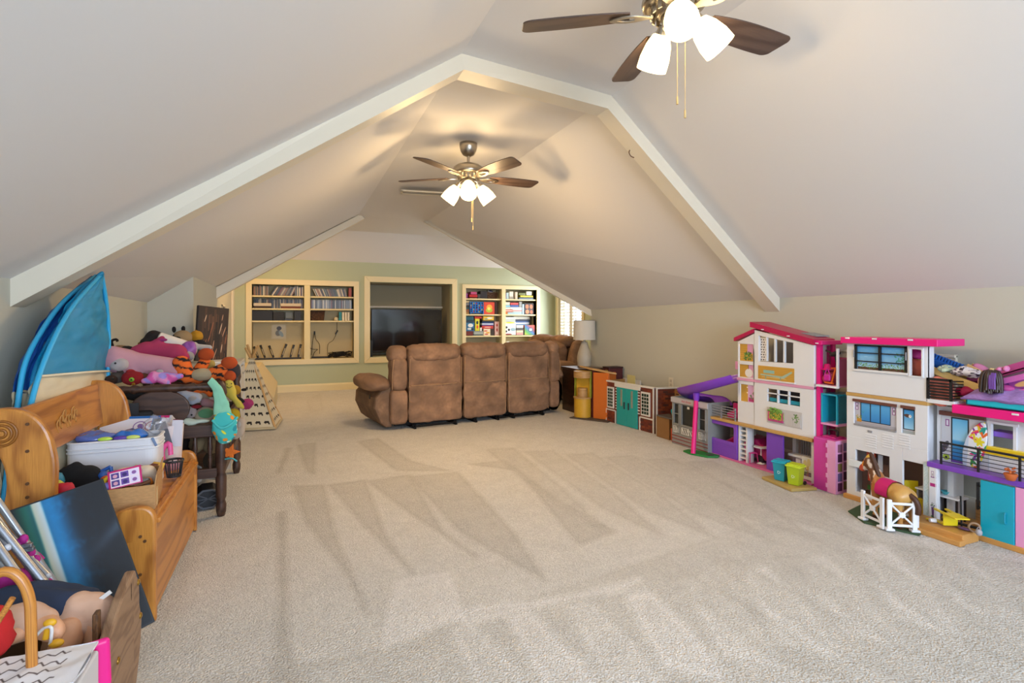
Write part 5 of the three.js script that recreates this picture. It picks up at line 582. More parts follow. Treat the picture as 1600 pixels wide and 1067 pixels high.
  furn('toy_tray', 'white-edged pink tub of doll odds and ends above the lift cabin', 'toy box', S + 0.1, 0.74, -0.1, (g) => { part(g, 'tray_floor', bx(0.16, 0.012, 0.22, 0, 0.0, 0, 0.003), ROSE); part(g, 'tray_side', bx(0.16, 0.19, 0.006, 0, 0.1, -0.11), mat(0xb8567e, 0.4)); part(g, 'tray_edge', [bx(0.014, 0.28, 0.012, 0.08, 0.13, 0.105), bx(0.16, 0.014, 0.014, 0, -0.003, 0.11)], WHT); part(g, 'tray_end', bx(0.006, 0.19, 0.2, 0.075, 0.1, 0), mat(0xb8567e, 0.4)); });
  const odd = (name, lab, x, y, z, geo, m) => furn(name, lab, 'toy', x, y, z, (g) => part(g, name + '_body', geo, m)); const y0 = 0.748;
  odd('toy_hat', 'bright pink doll hat in the tub above the lift', S + 0.055, y0 + 0.1, -0.06, [lathe([[0, 0.045], [0.02, 0.042], [0.026, 0.01], [0.05, 0], [0.05, 0.003], [0, 0.004]].map((p) => p), 20)], HOT); odd('toy_umbrella', 'black toy umbrella handle sticking out above the pink tub', S + 0.1, y0 + 0.09, -0.05, [mv(sph(0.04, 0.018, 0.026, 0, 0, 0, 16), 0.02, 0.13, 0, 0, 0, 0.3), bar([0.02, 0.12, 0], [0.04, 0.0, 0], 0.005), bar([-0.05, 0.15, 0], [0.01, 0.13, 0], 0.007)], BLK); odd('toy_stand', 'orange toy stand slanting in the pink tub', S + 0.105, y0, -0.02, [bar([-0.04, 0.012, 0], [0.03, 0.012, 0.01], 0.007), bar([0.01, 0.012, 0], [0.035, 0.12, -0.01], 0.007), bar([0.035, 0.12, -0.01], [-0.005, 0.115, -0.02], 0.006)], mat(0xdf6a1c, 0.4)); odd('toy_garment', 'crumpled rose doll garment at the bottom of the pink tub', S + 0.07, y0 + 0.04, -0.08, [lumpy(sph(0.06, 0.05, 0.06, 0, 0, 0, 18), 0.02, 22, 5)], mat(0xc25a72, 0.7)); odd('toy_bag', 'magenta doll bag in the middle of the pink tub', S + 0.09, y0 + 0.05, -0.01, [bx(0.05, 0.05, 0.02, 0, 0, 0, 0.01), tube([[-0.02, 0.025, 0], [0, 0.06, 0], [0.02, 0.025, 0]], 0.004, 14, 6)], mat(0xc01c8e, 0.35));
  furn('doll_wardrobe', 'magenta and pink doll wardrobe with lattice door beside the lift', 'doll furniture', S + 0.11, 0, -0.045, (g) => {
    const w = 0.165, h = 0.37, d = 0.19; part(g, 'wardrobe_body', bx(w, h, d, 0, h / 2, -0.0, 0.006), mat(0xcf3fa0, 0.35)); part(g, 'pink_side', [bx(0.062, h - 0.006, 0.012, 0.062, h / 2, d / 2 + 0.003), bx(0.012, h, d, w / 2 + 0.004, h / 2, 0, 0.003)], LPINK); for (let k = 0; k < 5; k++) part(g, 'hinge', bx(0.012, 0.03, 0.008, 0.026, 0.05 + k * 0.07, d / 2 + 0.008, 0.002), LPINK);
    for (let i = 0; i < 3; i++) for (let j = 0; j < 5; j++) part(g, 'lattice_pane', bx(0.003, 0.056, 0.042, w / 2 + 0.0105, 0.05 + j * 0.067 + (i % 2) * 0.006, 0.06 - i * 0.058), mat([0x5a2a4c, 0x6a5a86, 0x7a6a3a, 0x48243f, 0x86566a][(i * 2 + j) % 5], 0.3)); part(g, 'handle', tube([[-0.03, h, 0.0], [-0.03, h + 0.05, 0], [0.03, h + 0.05, 0], [0.03, h, 0]], 0.007, 20, 6), BLK); part(g, 'top_tray', bx(0.1, 0.012, 0.1, 0.0, h + 0.006, 0, 0.004), MAG); });
}
function hexaBox(a, b, h, d) { const P = (p, dy, dz) => new THREE.Vector3(p[0], p[1] + dy, p[2] + dz); return hexa([a, b].map((p) => [P(p, -h / 2, 0), P(p, h / 2, 0), P(p, h / 2, -d), P(p, -h / 2, -d)])); }
// slide with its post and green foot
{
  const f = onY(1105, 712), t = thing('toy_slide', 'purple spiral doll slide on a pink post and green foot', 'toy slide', [f[0], 0, -f[2]]); const PUR = mat(0x7f3fc0, 0.3);
  const toL = (u, v, X) => { const p = onX(u, v, X); return [p[0] - f[0], p[1], -p[2] + f[2]]; };
  const pts = [toL(1150, 590, 3.5), toL(1128, 596, 3.46), toL(1103, 603, 3.44), toL(1084, 608, 3.47), toL(1071, 612, 3.56), toL(1078, 617, 3.68), toL(1100, 622, 3.76), toL(1122, 626, 3.74), toL(1134, 640, 3.68)].map((p, i) => p);
  const cv = new THREE.CatmullRomCurve3(pts.map((p) => new THREE.Vector3(...p))), n = 60, m = 14, pos = [], idx = [], r = 0.08;
  for (let i = 0; i <= n; i++) { const p = cv.getPoint(i / n), tg = cv.getTangent(i / n), s = new THREE.Vector3().crossVectors(tg, new THREE.Vector3(0, 1, 0)).normalize(), u = new THREE.Vector3().crossVectors(s, tg).normalize(); for (let k = 0; k <= m; k++) { const a = PI + PI * k / m; for (const q of [r, r - 0.006]) { const v = p.clone().addScaledVector(s, Math.cos(a) * q).addScaledVector(u, Math.sin(a) * q * 0.9 + 0.03); pos.push(v.x, v.y, v.z); } } }
  const w = (m + 1) * 2; for (let i = 0; i < n; i++) for (let k = 0; k < m; k++) for (const o of [0, 1]) { const a = i * w + k * 2 + o; idx.push(a, a + w, a + 2, a + 2, a + w, a + w + 2); } for (let i = 0; i < n; i++) for (const k of [0, m]) { const a = i * w + k * 2; idx.push(a, a + 1, a + w, a + 1, a + w + 1, a + w); }
  const g = new THREE.BufferGeometry(); g.setAttribute('position', new THREE.Float32BufferAttribute(pos, 3)); g.setIndex(idx); g.setAttribute('uv', new THREE.Float32BufferAttribute(new Float32Array(pos.length / 3 * 2), 2)); g.computeVertexNormals(); part(t, 'chute', g, PUR);
  const top = toL(1088, 611, 3.46); part(t, 'collar', [cyl(0.03, 0.022, 0.09, 18, top[0], top[1] - 0.06, top[2])], PUR);
  const b = toL(1083, 712, 3.45); const ft = onY(1083, 711), bt = [ft[0] - f[0], 0.012, -ft[2] + f[2]]; part(t, 'post', bar(bt, [top[0], top[1] - 0.08, top[2]], 0.021, 12), mat(0xe0207c, 0.32));
  const fo = onY(1100, 712); part(t, 'foot', ext([[-0.1, -0.06], [-0.12, 0.0], [-0.06, 0.07], [0.1, 0.09], [0.2, 0.05], [0.2, -0.03], [0.06, -0.08]], 0.016, 0.005).rotateX(-PI / 2).rotateY(PI / 2 + 0.25).translate(fo[0] - f[0] + 0.02, 0, -fo[2] + f[2]), mat(0x1c7a34, 0.5)); part(t, 'foot_print', cyl(0.035, 0.035, 0.002, 20, 0.0, 0.017, 0.03), mat(0x3f4a30, 0.5)); part(t, 'pink_sign', bx(0.012, 0.07, 0.05, pts[0][0] + 0.05, pts[0][1] + 0.1, pts[0][2] - 0.03, 0.005), LPINK);
}
// wheelie bins on their tan base
{
  const c = onY(1226, 757); solo('display_base', 'flat tan plastic base in front of the white doll house', 'toy base', ext([[-0.1, -0.15], [0.1, -0.17], [0.1, 0.13], [0.05, 0.17], [-0.08, 0.16]], 0.024, 0.006).rotateX(-PI / 2), mat(0xb59a58, 0.5), [c[0] + 0.01, 0, -c[2] + 0.01], -0.12);
  const bin = (lab, u, v, col, lid) => { const p = onY(u, v, 0.024); const t = thing('wheelie_bin', lab, 'toy bin', [p[0], 0.024, -p[2]], -PI / 2 + 0.25); const w = 0.044; part(t, 'bin_body', hexa([[-0.035, 0], [-0.044, 0.125]].map(([r, y]) => [[-r, -r], [r, -r], [r, r], [-r, r]].map(([x, z]) => new THREE.Vector3(x, y + 0.004, z)))), col); part(t, 'lid', [bx(0.108, 0.012, 0.1, 0, 0.136, 0, 0.004), bx(0.092, 0.01, 0.08, 0, 0.146, 0, 0.004)], lid); part(t, 'handle', bar([-0.035, 0.13, -0.056], [0.035, 0.13, -0.056], 0.005), lid); for (const x of [-0.045, 0.045]) part(t, 'wheel', mv(cyl(0.014, 0.014, 0.01, 14), x, 0.014, -0.045, 0, 0, PI / 2), BLK);
    part(t, 'recycling_mark', bx(0.03, 0.03, 0.002, 0, 0.065, 0.0405), print(64, 64, (x) => { x.fillStyle = '#' + col.color.getHexString(); x.fillRect(0, 0, 64, 64); x.strokeStyle = '#e8f2ee'; x.lineWidth = 6; for (let k = 0; k < 3; k++) { const a = k * 2.094 - 1.57, b = a + 1.5; x.beginPath(); x.moveTo(32 + Math.cos(a) * 22, 34 + Math.sin(a) * 22); x.lineTo(32 + Math.cos(b) * 22, 34 + Math.sin(b) * 22); x.stroke(); x.beginPath(); x.arc(32 + Math.cos(b) * 22, 34 + Math.sin(b) * 22, 5, 0, 7); x.fillStyle = '#e8f2ee'; x.fill(); } })); return t; };
  bin('turquoise toy wheelie bin with a recycling mark', 1221, 750, mat(0x22909e, 0.35), mat(0x1fa4ba, 0.35)); bin('lime green toy wheelie bin beside the turquoise one', 1243, 757, mat(0xa9be22, 0.35), mat(0xc4d830, 0.35));
}
// ---------- the nearer doll house with hot pink flat roofs ----------
{
  const X = 3.5, F0 = 2.47, t = facade('dollhouse', 'large white doll house with flat hot pink roofs and turquoise sliding door', 'dollhouse', X, F0); const D = 0.24;
  const A = (x, y, z = 0) => t.L(1300 + x / 5.333, 500 + y / 5.333, z), B = (x, y, z = 0) => t.L(1300 + x / 4.85, 660 + y / 4.85, z);
  const RA = (x0, y0, x1, y1, z = 0) => { const a = A(x0, y0, z), b = A(x1, y1, z); return [a[0], b[1], b[0], a[1]]; }, RB = (x0, y0, x1, y1, z = 0) => { const a = B(x0, y0, z), b = B(x1, y1, z); return [a[0], b[1], b[0], a[1]]; };
  const hole = (r) => rect(...r).reverse();
  const xl = A(122, 400)[0], xr = A(797, 450)[0], yT = A(122, 195)[1], yS = A(122, 612)[1], xw = B(735, 400)[0], xe = xw + 0.68;
  const wTop = RA(190, 203, 624, 440), wS = RA(655, 240, 752, 470), wP = RA(183, 655, 535, 935), wQ = RA(580, 690, 690, 960); wP[3] = Math.min(wP[3], yS - 0.032); wQ[3] = Math.min(wQ[3], yS - 0.032);
  // top storey
  part(t, 'top_wall', ext(rect(xl, yS + 0.012, xr, yT), 0.018, 0.003, [hole(wTop), hole(wS)], -0.018), WHT); part(t, 'top_end_wall', ext(rect(0, yS + 0.012, 0.06, yT), 0.012).rotateY(PI / 2).translate(xr - 0.012, 0, -0.002), WHT);
  part(t, 'roof', bx(xr - xl + 0.09, 0.042, D + 0.03, (xl + xr) / 2 + 0.025, yT + 0.024, -D / 2 + 0.02, 0.004), mat(0xe8187e, 0.35)); for (const k of [0.06, 0.42, 0.85]) part(t, 'roof_clip', bx(0.03, 0.01, 0.006, xl + (xr - xl) * k, yT + 0.038, 0.036, 0.002), WHT);
  const shade = print(192, 96, (x, w, h) => { const g = x.createLinearGradient(0, 0, 0, h); g.addColorStop(0, '#4f9fdc'); g.addColorStop(1, '#a9d2ea'); x.fillStyle = g; x.fillRect(0, 0, w, h); for (let k = 0; k < 90; k++) { x.fillStyle = `rgba(255,255,255,${rnd() * 0.12})`; x.fillRect(rnd() * w, rnd() * h, 14, 3); } leaves(x, 160, 52, 22, 18, ['#3f8f9c', '#4fa088']); x.fillStyle = '#5a3a2c'; x.fillRect(8, 86, 176, 10); for (let k = 0; k < 9; k++) leaves(x, 18 + k * 20, 82, 11, 16, ['#4f8a3f', '#79b04a', '#3a6a34']); });
  panel(t, 'window_print', [wTop[0], wTop[1], wTop[2], wTop[3]], -0.012, shade);
  { const cx = (wTop[0] + wTop[2]) / 2, cy = (wTop[1] + wTop[3]) / 2, w = wTop[2] - wTop[0], h = wTop[3] - wTop[1]; const f = new THREE.Group(); f.name = 'window_frame_dark'; t.add(f); part(f, 'frame_bar', bx(w, 0.01, 0.014, cx, wTop[3] - 0.005, -0.002), BLK); part(f, 'frame_bar', bx(0.012, h, 0.014, wTop[0] + 0.006, cy, -0.002), BLK); part(f, 'frame_bar', bx(0.012, h, 0.014, wTop[2] - 0.006, cy, -0.002), BLK); part(f, 'frame_bar', bx(0.014, h, 0.014, cx, cy, -0.002), BLK); part(f, 'frame_bar', bx(w, 0.006, 0.012, cx, cy + h * 0.17, -0.003), BLK); part(f, 'frame_bar', bx(w, 0.006, 0.012, cx, cy - h * 0.17, -0.003), BLK); for (const s of [wTop[0] + 0.0, wTop[2] - 0.0]) part(f, 'pull', bx(0.006, 0.05, 0.008, s, cy + 0.02, 0.01, 0.002), GREY); part(t, 'sill', bx(w + 0.02, 0.014, 0.014, cx, wTop[1] - 0.008, 0.006, 0.003), WHT); }
  part(t, 'small_window_frame', [bx(wS[2] - wS[0] + 0.02, 0.008, 0.01, (wS[0] + wS[2]) / 2, wS[3] + 0.004, 0.004), bx(wS[2] - wS[0] + 0.02, 0.008, 0.01, (wS[0] + wS[2]) / 2, wS[1] - 0.004, 0.004), bx(0.008, wS[3] - wS[1], 0.01, wS[0] - 0.004, (wS[1] + wS[3]) / 2, 0.004), bx(0.008, wS[3] - wS[1], 0.01, wS[2] + 0.004, (wS[1] + wS[3]) / 2, 0.004)], WHT);
  part(t, 'storey_band', bx(xr - xl + 0.006, 0.022, D, (xl + xr) / 2, yS, -D / 2 + 0.004, 0.003), OCHRE);
  // middle and ground storeys
  const yG = 0.03, xj = B(725, 400)[0]; const wA = RB(178, 203, 292, 560), wB = RB(306, 230, 434, 424), wC = RB(306, 478, 440, 560), wD = RB(535, 283, 692, 712); wD[1] = yG; wA[1] = yG + 0.03; wC[1] = yG + 0.03; wC[3] = B(306, 470)[1];
  const ySeam = (wA[3] + wQ[1]) / 2; part(t, 'middle_wall', ext(rect(xl, ySeam, xj, yS - 0.011), 0.018, 0.002, [hole(wP), hole(wQ)], -0.018), WHT);
  part(t, 'ground_wall', ext(rect(xl, 0.02, wD[0] - 0.0005, ySeam), 0.018, 0.002, [hole(wA), hole([wB[0], wB[1], wB[2], wB[3]]), hole([wC[0] + 0.001, wC[1] + 0.002, wC[2] + 0.001, wC[3]])], -0.018), WHT); part(t, 'door_lintel', bx(xj - wD[0], ySeam - wD[3], 0.018, (xj + wD[0]) / 2, (ySeam + wD[3]) / 2, -0.009, 0.002), WHT); part(t, 'door_jamb', bx(xj - wD[2], wD[3] - 0.02, 0.018, (xj + wD[2]) / 2, (wD[3] + 0.02) / 2, -0.009, 0.002), WHT);
  for (let k = 0; k < 3; k++) { const a = A(280 + k * 140, 935), c = A(370 + k * 140, 1050 + k * 15); for (let j = 0; j < 6; j++) part(t, 'shutter_slat', bx(c[0] - a[0], 0.008, 0.004, (a[0] + c[0]) / 2, a[1] - 0.012 - j * 0.0155, 0.001, 0.001), WHT); }
  panel(t, 'window_print', wP, -0.01, print(256, 192, (x, w, h) => { x.fillStyle = '#bdbcc4'; x.fillRect(0, 0, w, h); x.fillStyle = '#a5a4ac'; x.fillRect(0, 160, w, 32); const g = x.createLinearGradient(0, 20, 0, 160); g.addColorStop(0, '#5fb0e4'); g.addColorStop(1, '#2f7fc4'); x.fillStyle = '#20242c'; x.fillRect(36, 14, 184, 142); x.fillStyle = g; for (let k = 0; k < 3; k++) x.fillRect(42 + k * 60, 20, 54, 130); leaves(x, 48, 84, 14, 10, ['#3f9a9c']); for (const a of [4, 228]) { x.fillStyle = '#8a3f86'; x.fillRect(a, 24, 20, 52); x.fillStyle = '#d9d6e2'; x.fillRect(a + 4, 28, 12, 44); x.fillStyle = '#30302e'; x.fillRect(a + 8, 38, 5, 18); } x.fillStyle = '#c98a2e'; x.fillRect(14, 138, 30, 26); leaves(x, 28, 128, 18, 30, ['#7f9a2e', '#d9a83e', '#5a7f2e']); }));
  { const h = part(t, 'window_header', bx(wP[2] - wP[0] + 0.01, 0.018, 0.012, (wP[0] + wP[2]) / 2, wP[3] - 0.004, 0.004, 0.002), mat(0x6a3f34, 0.5)); part(t, 'window_header', bx(wQ[2] - wQ[0] + 0.006, 0.018, 0.012, (wQ[0] + wQ[2]) / 2, wQ[3] - 0.004, 0.004, 0.002), mat(0x6a3f34, 0.5)); part(t, 'sill', bx(wP[2] - wP[0], 0.012, 0.01, (wP[0] + wP[2]) / 2, wP[1] + 0.004, 0.0, 0.002), GREY); }
  panel(t, 'window_print', wQ, -0.01, print(96, 192, (x, w, h) => { x.fillStyle = '#b5b4bc'; x.fillRect(0, 0, w, h); x.fillStyle = '#1c2028'; x.fillRect(4, 18, 88, 146); const g = x.createLinearGradient(0, 20, 0, 160); g.addColorStop(0, '#2f86c8'); g.addColorStop(1, '#9fd0ea'); x.fillStyle = g; x.fillRect(12, 26, 72, 132); x.fillStyle = '#5a3a2e'; x.beginPath(); x.ellipse(38, 66, 26, 12, 0.1, 0, 7); x.fill(); x.fillStyle = '#e9e6e2'; x.beginPath(); x.arc(56, 68, 11, 0, 7); x.fill(); x.fillStyle = '#2a2220'; x.beginPath(); x.arc(58, 66, 2.5, 0, 7); x.fill(); x.fillStyle = '#9fa8ac'; x.fillRect(0, 170, 96, 22); }));
  part(t, 'door_bell', bx(0.03, 0.014, 0.006, A(318, 930)[0], A(318, 928)[1], 0.003, 0.003), GREY);
  // interior: floors, end walls, orange post, lettered banner strip, dark shelf
  part(t, 'middle_floor', bx(xj - xl, 0.014, D - 0.02, (xl + xj) / 2, A(300, 1060)[1] - 0.02, -D / 2 - 0.01), WHT); part(t, 'ground_slab', bx(xe - xl + 0.02, 0.03, D + 0.02, (xl + xe) / 2, 0.015, -D / 2 + 0.012, 0.004), mat(0xc8914c, 0.5)); for (const x of [xl + 0.006, xj - 0.03]) part(t, 'end_wall', ext(rect(0, 0.03, D - 0.02, yS - 0.012), 0.012).rotateY(PI / 2).translate(x - 0.006, 0, -0.018), WHT);
  { const c = (wA[0] + wA[2]) / 2; panel(t, 'room_backdrop', [wA[0] - 0.02, wA[1], wB[2] + 0.1, wA[3] + 0.02], -0.2, mat(0x8a6a5a, 0.7)); part(t, 'orange_column', [cyl(0.02, 0.02, 0.16, 14, c + 0.01, wA[3] - 0.12, -0.07), cyl(0.028, 0.028, 0.03, 14, c + 0.01, wA[3] - 0.03, -0.07)], mat(0xd9502e, 0.4)); const y = B(150, 300)[1]; part(t, 'curved_banner', [bx(wA[2] - wA[0] + 0.05, 0.045, 0.006, c - 0.01, y, 0.016, 0.002)], mat(0xdfe6ea, 0.35)); panel(t, 'room_print', [wA[0] - 0.02, wA[1], wA[2] + 0.05, wA[1] + 0.2], -0.1, print(96, 128, (x, w, h) => { x.fillStyle = '#7a5a4c'; x.fillRect(0, 0, w, h); leaves(x, 30, 20, 22, 30, ['#c9b23a', '#8a9a3a', '#d9a83a']); x.fillStyle = '#c23a24'; x.beginPath(); x.ellipse(50, 70, 22, 30, 0, 0, 7); x.fill(); x.fillStyle = '#3f7a3a'; x.fillRect(20, 104, 60, 20); })); panel(t, 'room_print', [wC[0], wC[1], wC[2], wC[3] - 0.01], -0.14, print(64, 64, (x, w, h) => { x.fillStyle = '#3a2c34'; x.fillRect(0, 0, w, h); for (let k = 0; k < 40; k++) { x.fillStyle = ['#a83a5a', '#d9d0c8', '#5a3f6a', '#2a2430'][k % 4]; x.fillRect(rnd() * 64, rnd() * 64, 8, 5); } })); part(t, 'inner_shutter', bx(0.03, wB[3] - wB[1] - 0.03, 0.004, wB[0] + 0.02, (wB[1] + wB[3]) / 2, -0.05), mat(0xc3c8d2, 0.5)); }
  { const p = [B(698, 300)[0], yG, B(735, 300)[0], B(698, 300)[1]]; panel(t, 'bamboo_print', [p[0], p[1], p[2] + 0.004, p[3]], 0.003, print(48, 256, (x, w, h) => { x.fillStyle = '#c3d6d6'; x.fillRect(0, 0, w, h); for (let k = 0; k < 40; k++) { x.strokeStyle = k % 2 ? '#a9c6c4' : '#dbe6e6'; x.lineWidth = 3; x.beginPath(); x.moveTo(rnd() * 48, k * 6.5); x.lineTo(rnd() * 48, k * 6.5 + 14); x.stroke(); } })); const q = RB(737, 318, 803, 760); q[1] = yG; part(t, 'porch_pillar', bxr(q, 0.03, -0.008, 0.004), WHT); panel(t, 'pillar_print', [q[0] + 0.006, q[1], q[2] - 0.006, q[3] - 0.01], 0.009, print(64, 384, (x, w, h) => { x.fillStyle = '#dfe0e2'; x.fillRect(0, 0, w, h); x.strokeStyle = '#8a5f92'; x.lineWidth = 4; x.strokeRect(22, 30, 22, 44); x.strokeRect(17, 70, 32, 4); x.fillStyle = '#3a3a3e'; x.fillRect(30, 44, 5, 18); x.fillStyle = '#b2307e'; x.fillRect(8, 116, 50, 24); x.fillStyle = '#5f3f72'; x.beginPath(); x.moveTo(20, 290); x.lineTo(50, 290); x.lineTo(44, 366); x.lineTo(28, 366); x.fill(); leaves(x, 35, 276, 20, 40, ['#7f6a8e', '#5a7a4a', '#3f5f3a']); leaves(x, 34, 364, 18, 30, ['#3f7a4a', '#2f5f3a']); })); }
  // right wing: porch opening, purple balcony floor, sliding door, pink end
  const yP = B(735, 312)[1], xd0 = B(1135, 500)[0], xd1 = B(1392, 600)[0]; part(t, 'balcony_floor', bx(xe - xw + 0.01, 0.03, 0.12, (xw + xe) / 2, yP - 0.0, -0.045, 0.004), PURP); part(t, 'wing_beam', bx(xe - xw, 0.012, D, (xw + xe) / 2, yP - 0.006, -D / 2), WHT);
  part(t, 'sliding_door', bx(xd1 - xd0, yP - 0.05, 0.014, (xd0 + xd1) / 2, (yP - 0.02) / 2 + 0.012, 0.008, 0.003), mat(0x12a3bd, 0.3)); part(t, 'door_pull', tube([[xd1 - 0.035, yP * 0.52, 0.014], [xd1 - 0.035, yP * 0.52, 0.026], [xd1 - 0.035, yP * 0.38, 0.026], [xd1 - 0.035, yP * 0.38, 0.014]], 0.004, 14, 6), TEALP); part(t, 'pink_end_wall', bx(xe - xd1 - 0.004, yP - 0.045, 0.02, (xd1 + xe) / 2, yP / 2 + 0.004, 0.0, 0.003), LPINK); part(t, 'hanging_frame', [bx(0.006, 0.15, 0.02, B(1122, 560, -0.02)[0], B(1122, 560)[1], 0.0), bx(0.02, 0.006, 0.02, B(1122, 560)[0], B(1122, 482)[1], 0.0), bx(0.02, 0.006, 0.02, B(1122, 560)[0], B(1122, 645)[1], 0.0)], BLK); part(t, 'inner_wall', bx(0.03, yP - 0.04, 0.1, B(835, 500)[0], yP / 2 + 0.01, -0.13), WHT); 
  panel(t, 'porch_print', [xw + 0.12, 0.03, xe, yP * 0.42], -D + 0.01, print(128, 64, (x, w, h) => { planksBg(x, w, h, '#b98a52', '#96683a', 6); x.fillStyle = '#7a5a40'; x.fillRect(0, 0, w, 8); for (let k = 0; k < 30; k++) { x.fillStyle = ['#8a4a2a', '#d0a86a', '#6a3f2a'][k % 3]; x.fillRect(rnd() * w, 14 + rnd() * 40, 8, 6); } }));
  // balcony wall behind the rail, printed door and surfboard, white framed window
  const rT = A(1005, 700)[1], zb = -0.085, bw = RB(1212, 8, 1380, 225, zb), bwl = [bw[0], bw[1], bw[2], bw[3]]; const x0 = A(905, 760, zb)[0];
  part(t, 'balcony_wall', ext(rect(A(800, 760)[0], yP + 0.012, xe, rT - 0.03), 0.016, 0.002, [hole(bwl)], zb - 0.016), WHT); part(t, 'window_frame', [bx(bwl[2] - bwl[0] + 0.04, 0.014, 0.012, (bwl[0] + bwl[2]) / 2, bwl[3] + 0.007, zb + 0.004), bx(bwl[2] - bwl[0] + 0.04, 0.014, 0.012, (bwl[0] + bwl[2]) / 2, bwl[1] - 0.007, zb + 0.004), bx(0.014, bwl[3] - bwl[1], 0.012, bwl[0] - 0.007, (bwl[1] + bwl[3]) / 2, zb + 0.004), bx(0.014, bwl[3] - bwl[1], 0.012, bwl[2] + 0.007, (bwl[1] + bwl[3]) / 2, zb + 0.004)], WHT); part(t, 'purple_shelf', bx(bwl[2] - bwl[0] + 0.05, 0.03, 0.1, (bwl[0] + bwl[2]) / 2, (bwl[1] + bwl[3]) / 2 + 0.01, -0.155, 0.004), mat(0x8a62d0, 0.35));
  const pw = RB(835, -30, 1190, 330, zb); panel(t, 'balcony_print', [pw[0], yP + 0.016, pw[2], A(905, 760, zb)[1] - 0.01], zb + 0.003, print(256, 320, (x, w, h) => { x.fillStyle = '#c9cacf'; x.fillRect(0, 0, w, h); x.fillStyle = '#8a3f86'; x.fillRect(22, 34, 22, 46); x.fillStyle = '#dcd9e4'; x.fillRect(27, 40, 12, 34); x.fillStyle = '#26303a'; x.fillRect(54, 14, 100, 300); const g = x.createLinearGradient(0, 20, 0, 300); g.addColorStop(0, '#5fb4e2'); g.addColorStop(0.5, '#9fd2ee'); g.addColorStop(0.55, '#3f97d2'); g.addColorStop(1, '#2b78bc'); x.fillStyle = g; x.fillRect(62, 24, 84, 290); x.fillStyle = '#4a4a55'; x.beginPath(); x.ellipse(20, 220, 16, 44, 0.4, 0, 7); x.fill(); leaves(x, 18, 220, 18, 16, ['#7a3f4a', '#8a8a92', '#5a2f6a']); x.fillStyle = '#a9c23a'; x.beginPath(); x.arc(26, 288, 20, 0, 7); x.fill(); x.fillStyle = '#20242a'; x.beginPath(); x.arc(26, 288, 7, 0, 7); x.fill(); x.fillStyle = '#6a3f9a'; x.fillRect(56, 300, 70, 12); }));
  part(t, 'print_header', bx(RA(908, 750, 1292, 830, zb)[2] - x0, 0.026, 0.014, (x0 + RA(908, 750, 1292, 830, zb)[2]) / 2, A(908, 768, zb)[1], zb + 0.012, 0.003), mat(0x6a4036, 0.5));
  { const pr0 = B(990, 330, zb), pr1 = B(1180, 10, zb), w = pr1[0] - pr0[0], h = pr1[1] - yP; const s = new THREE.Shape(); s.moveTo(0, 0); s.bezierCurveTo(-0.02, h * 0.55, w * 0.5, h * 0.98, w * 0.86, h * 0.98); s.bezierCurveTo(w * 1.06, h * 0.75, w * 0.95, h * 0.25, w * 0.5, 0); s.closePath(); const g = ext(s, 0.012, 0.004), p = g.attributes.position, uv = g.attributes.uv; for (let i = 0; i < p.count; i++) uv.setXY(i, p.getX(i) / w, p.getY(i) / h);
    part(t, 'surfboard', g.translate(pr0[0] + 0.01, yP + 0.014, zb + 0.008), print(128, 256, (x, W, H) => { x.fillStyle = '#e6e8ec'; x.fillRect(0, 0, W, H); x.fillStyle = '#c3d2e6'; x.beginPath(); x.moveTo(0, 0); x.lineTo(40, 0); x.lineTo(20, H); x.lineTo(0, H); x.fill(); for (let k = 0; k < 44; k++) { const a = rnd() * 6.28, cx = 46 + rnd() * 80, cy = rnd() * H; x.fillStyle = ['#1f9a8e', '#d9c22a', '#d0287a', '#2a8f4a', '#7a3a9a', '#e0662a'][k % 6]; x.beginPath(); x.ellipse(cx, cy, 22, 6, a, 0, 7); x.fill(); } x.fillStyle = '#e6d62e'; for (let k = 0; k < 6; k++) { x.beginPath(); x.ellipse(86 + Math.cos(k) * 14, 110 + Math.sin(k) * 14, 13, 7, k, 0, 7); x.fill(); } })); }
  panel(t, 'bench_print', [B(1020, 300, zb)[0] + 0.02, yP + 0.11, xe - 0.03, yP + 0.155], zb + 0.004, print(128, 24, (x, w, h) => { x.fillStyle = '#e6c41e'; x.fillRect(0, 0, w, h); x.fillStyle = '#c79a12'; x.fillRect(0, 10, w, 3); x.fillStyle = '#f0dc5e'; x.fillRect(0, 0, w, 3); }), 0.02);
  { const g = new THREE.Group(); g.name = 'balcony_rail'; t.add(g); const a = B(830, 150)[0], e = xe - 0.03, z = 0.004, h = B(830, 150)[1] - yP - 0.012; for (const k of [0, 0.31, 0.62, 1]) part(g, 'rail_post', bx(0.009, h, 0.009, a + (e - a) * k, yP + 0.013 + h / 2, z), BLK); part(g, 'hand_rail', bx(e - a + 0.01, 0.01, 0.012, (a + e) / 2, yP + 0.013 + h, z), BLK); for (let k = 1; k < 6; k++) part(g, 'rail_wire', bx(e - a, 0.0035, 0.0035, (a + e) / 2, yP + 0.013 + h * k / 6, z), BLK); part(g, 'rail_wire', bx(0.004, 0.004, 0.1, e, yP + h, z - 0.05), BLK); }
  // wing roof with tray, roof-terrace rail
  const xr0 = A(1003, 700)[0]; part(t, 'wing_roof', bx(xe - xr0 + 0.06, 0.05, D, (xr0 + xe) / 2 + 0.03, rT - 0.025, -D / 2 + 0.008, 0.005), mat(0xe8187e, 0.35)); for (const k of [0.52, 0.8]) part(t, 'roof_clip', bx(0.03, 0.01, 0.006, xr0 + (xe - xr0) * k, rT - 0.012, 0.01, 0.002), WHT); part(t, 'terrace_floor', bx(xr0 - xr + 0.02, 0.024, D, (xr0 + xr) / 2, rT + 0.002, -D / 2 + 0.0, 0.003), WHT);
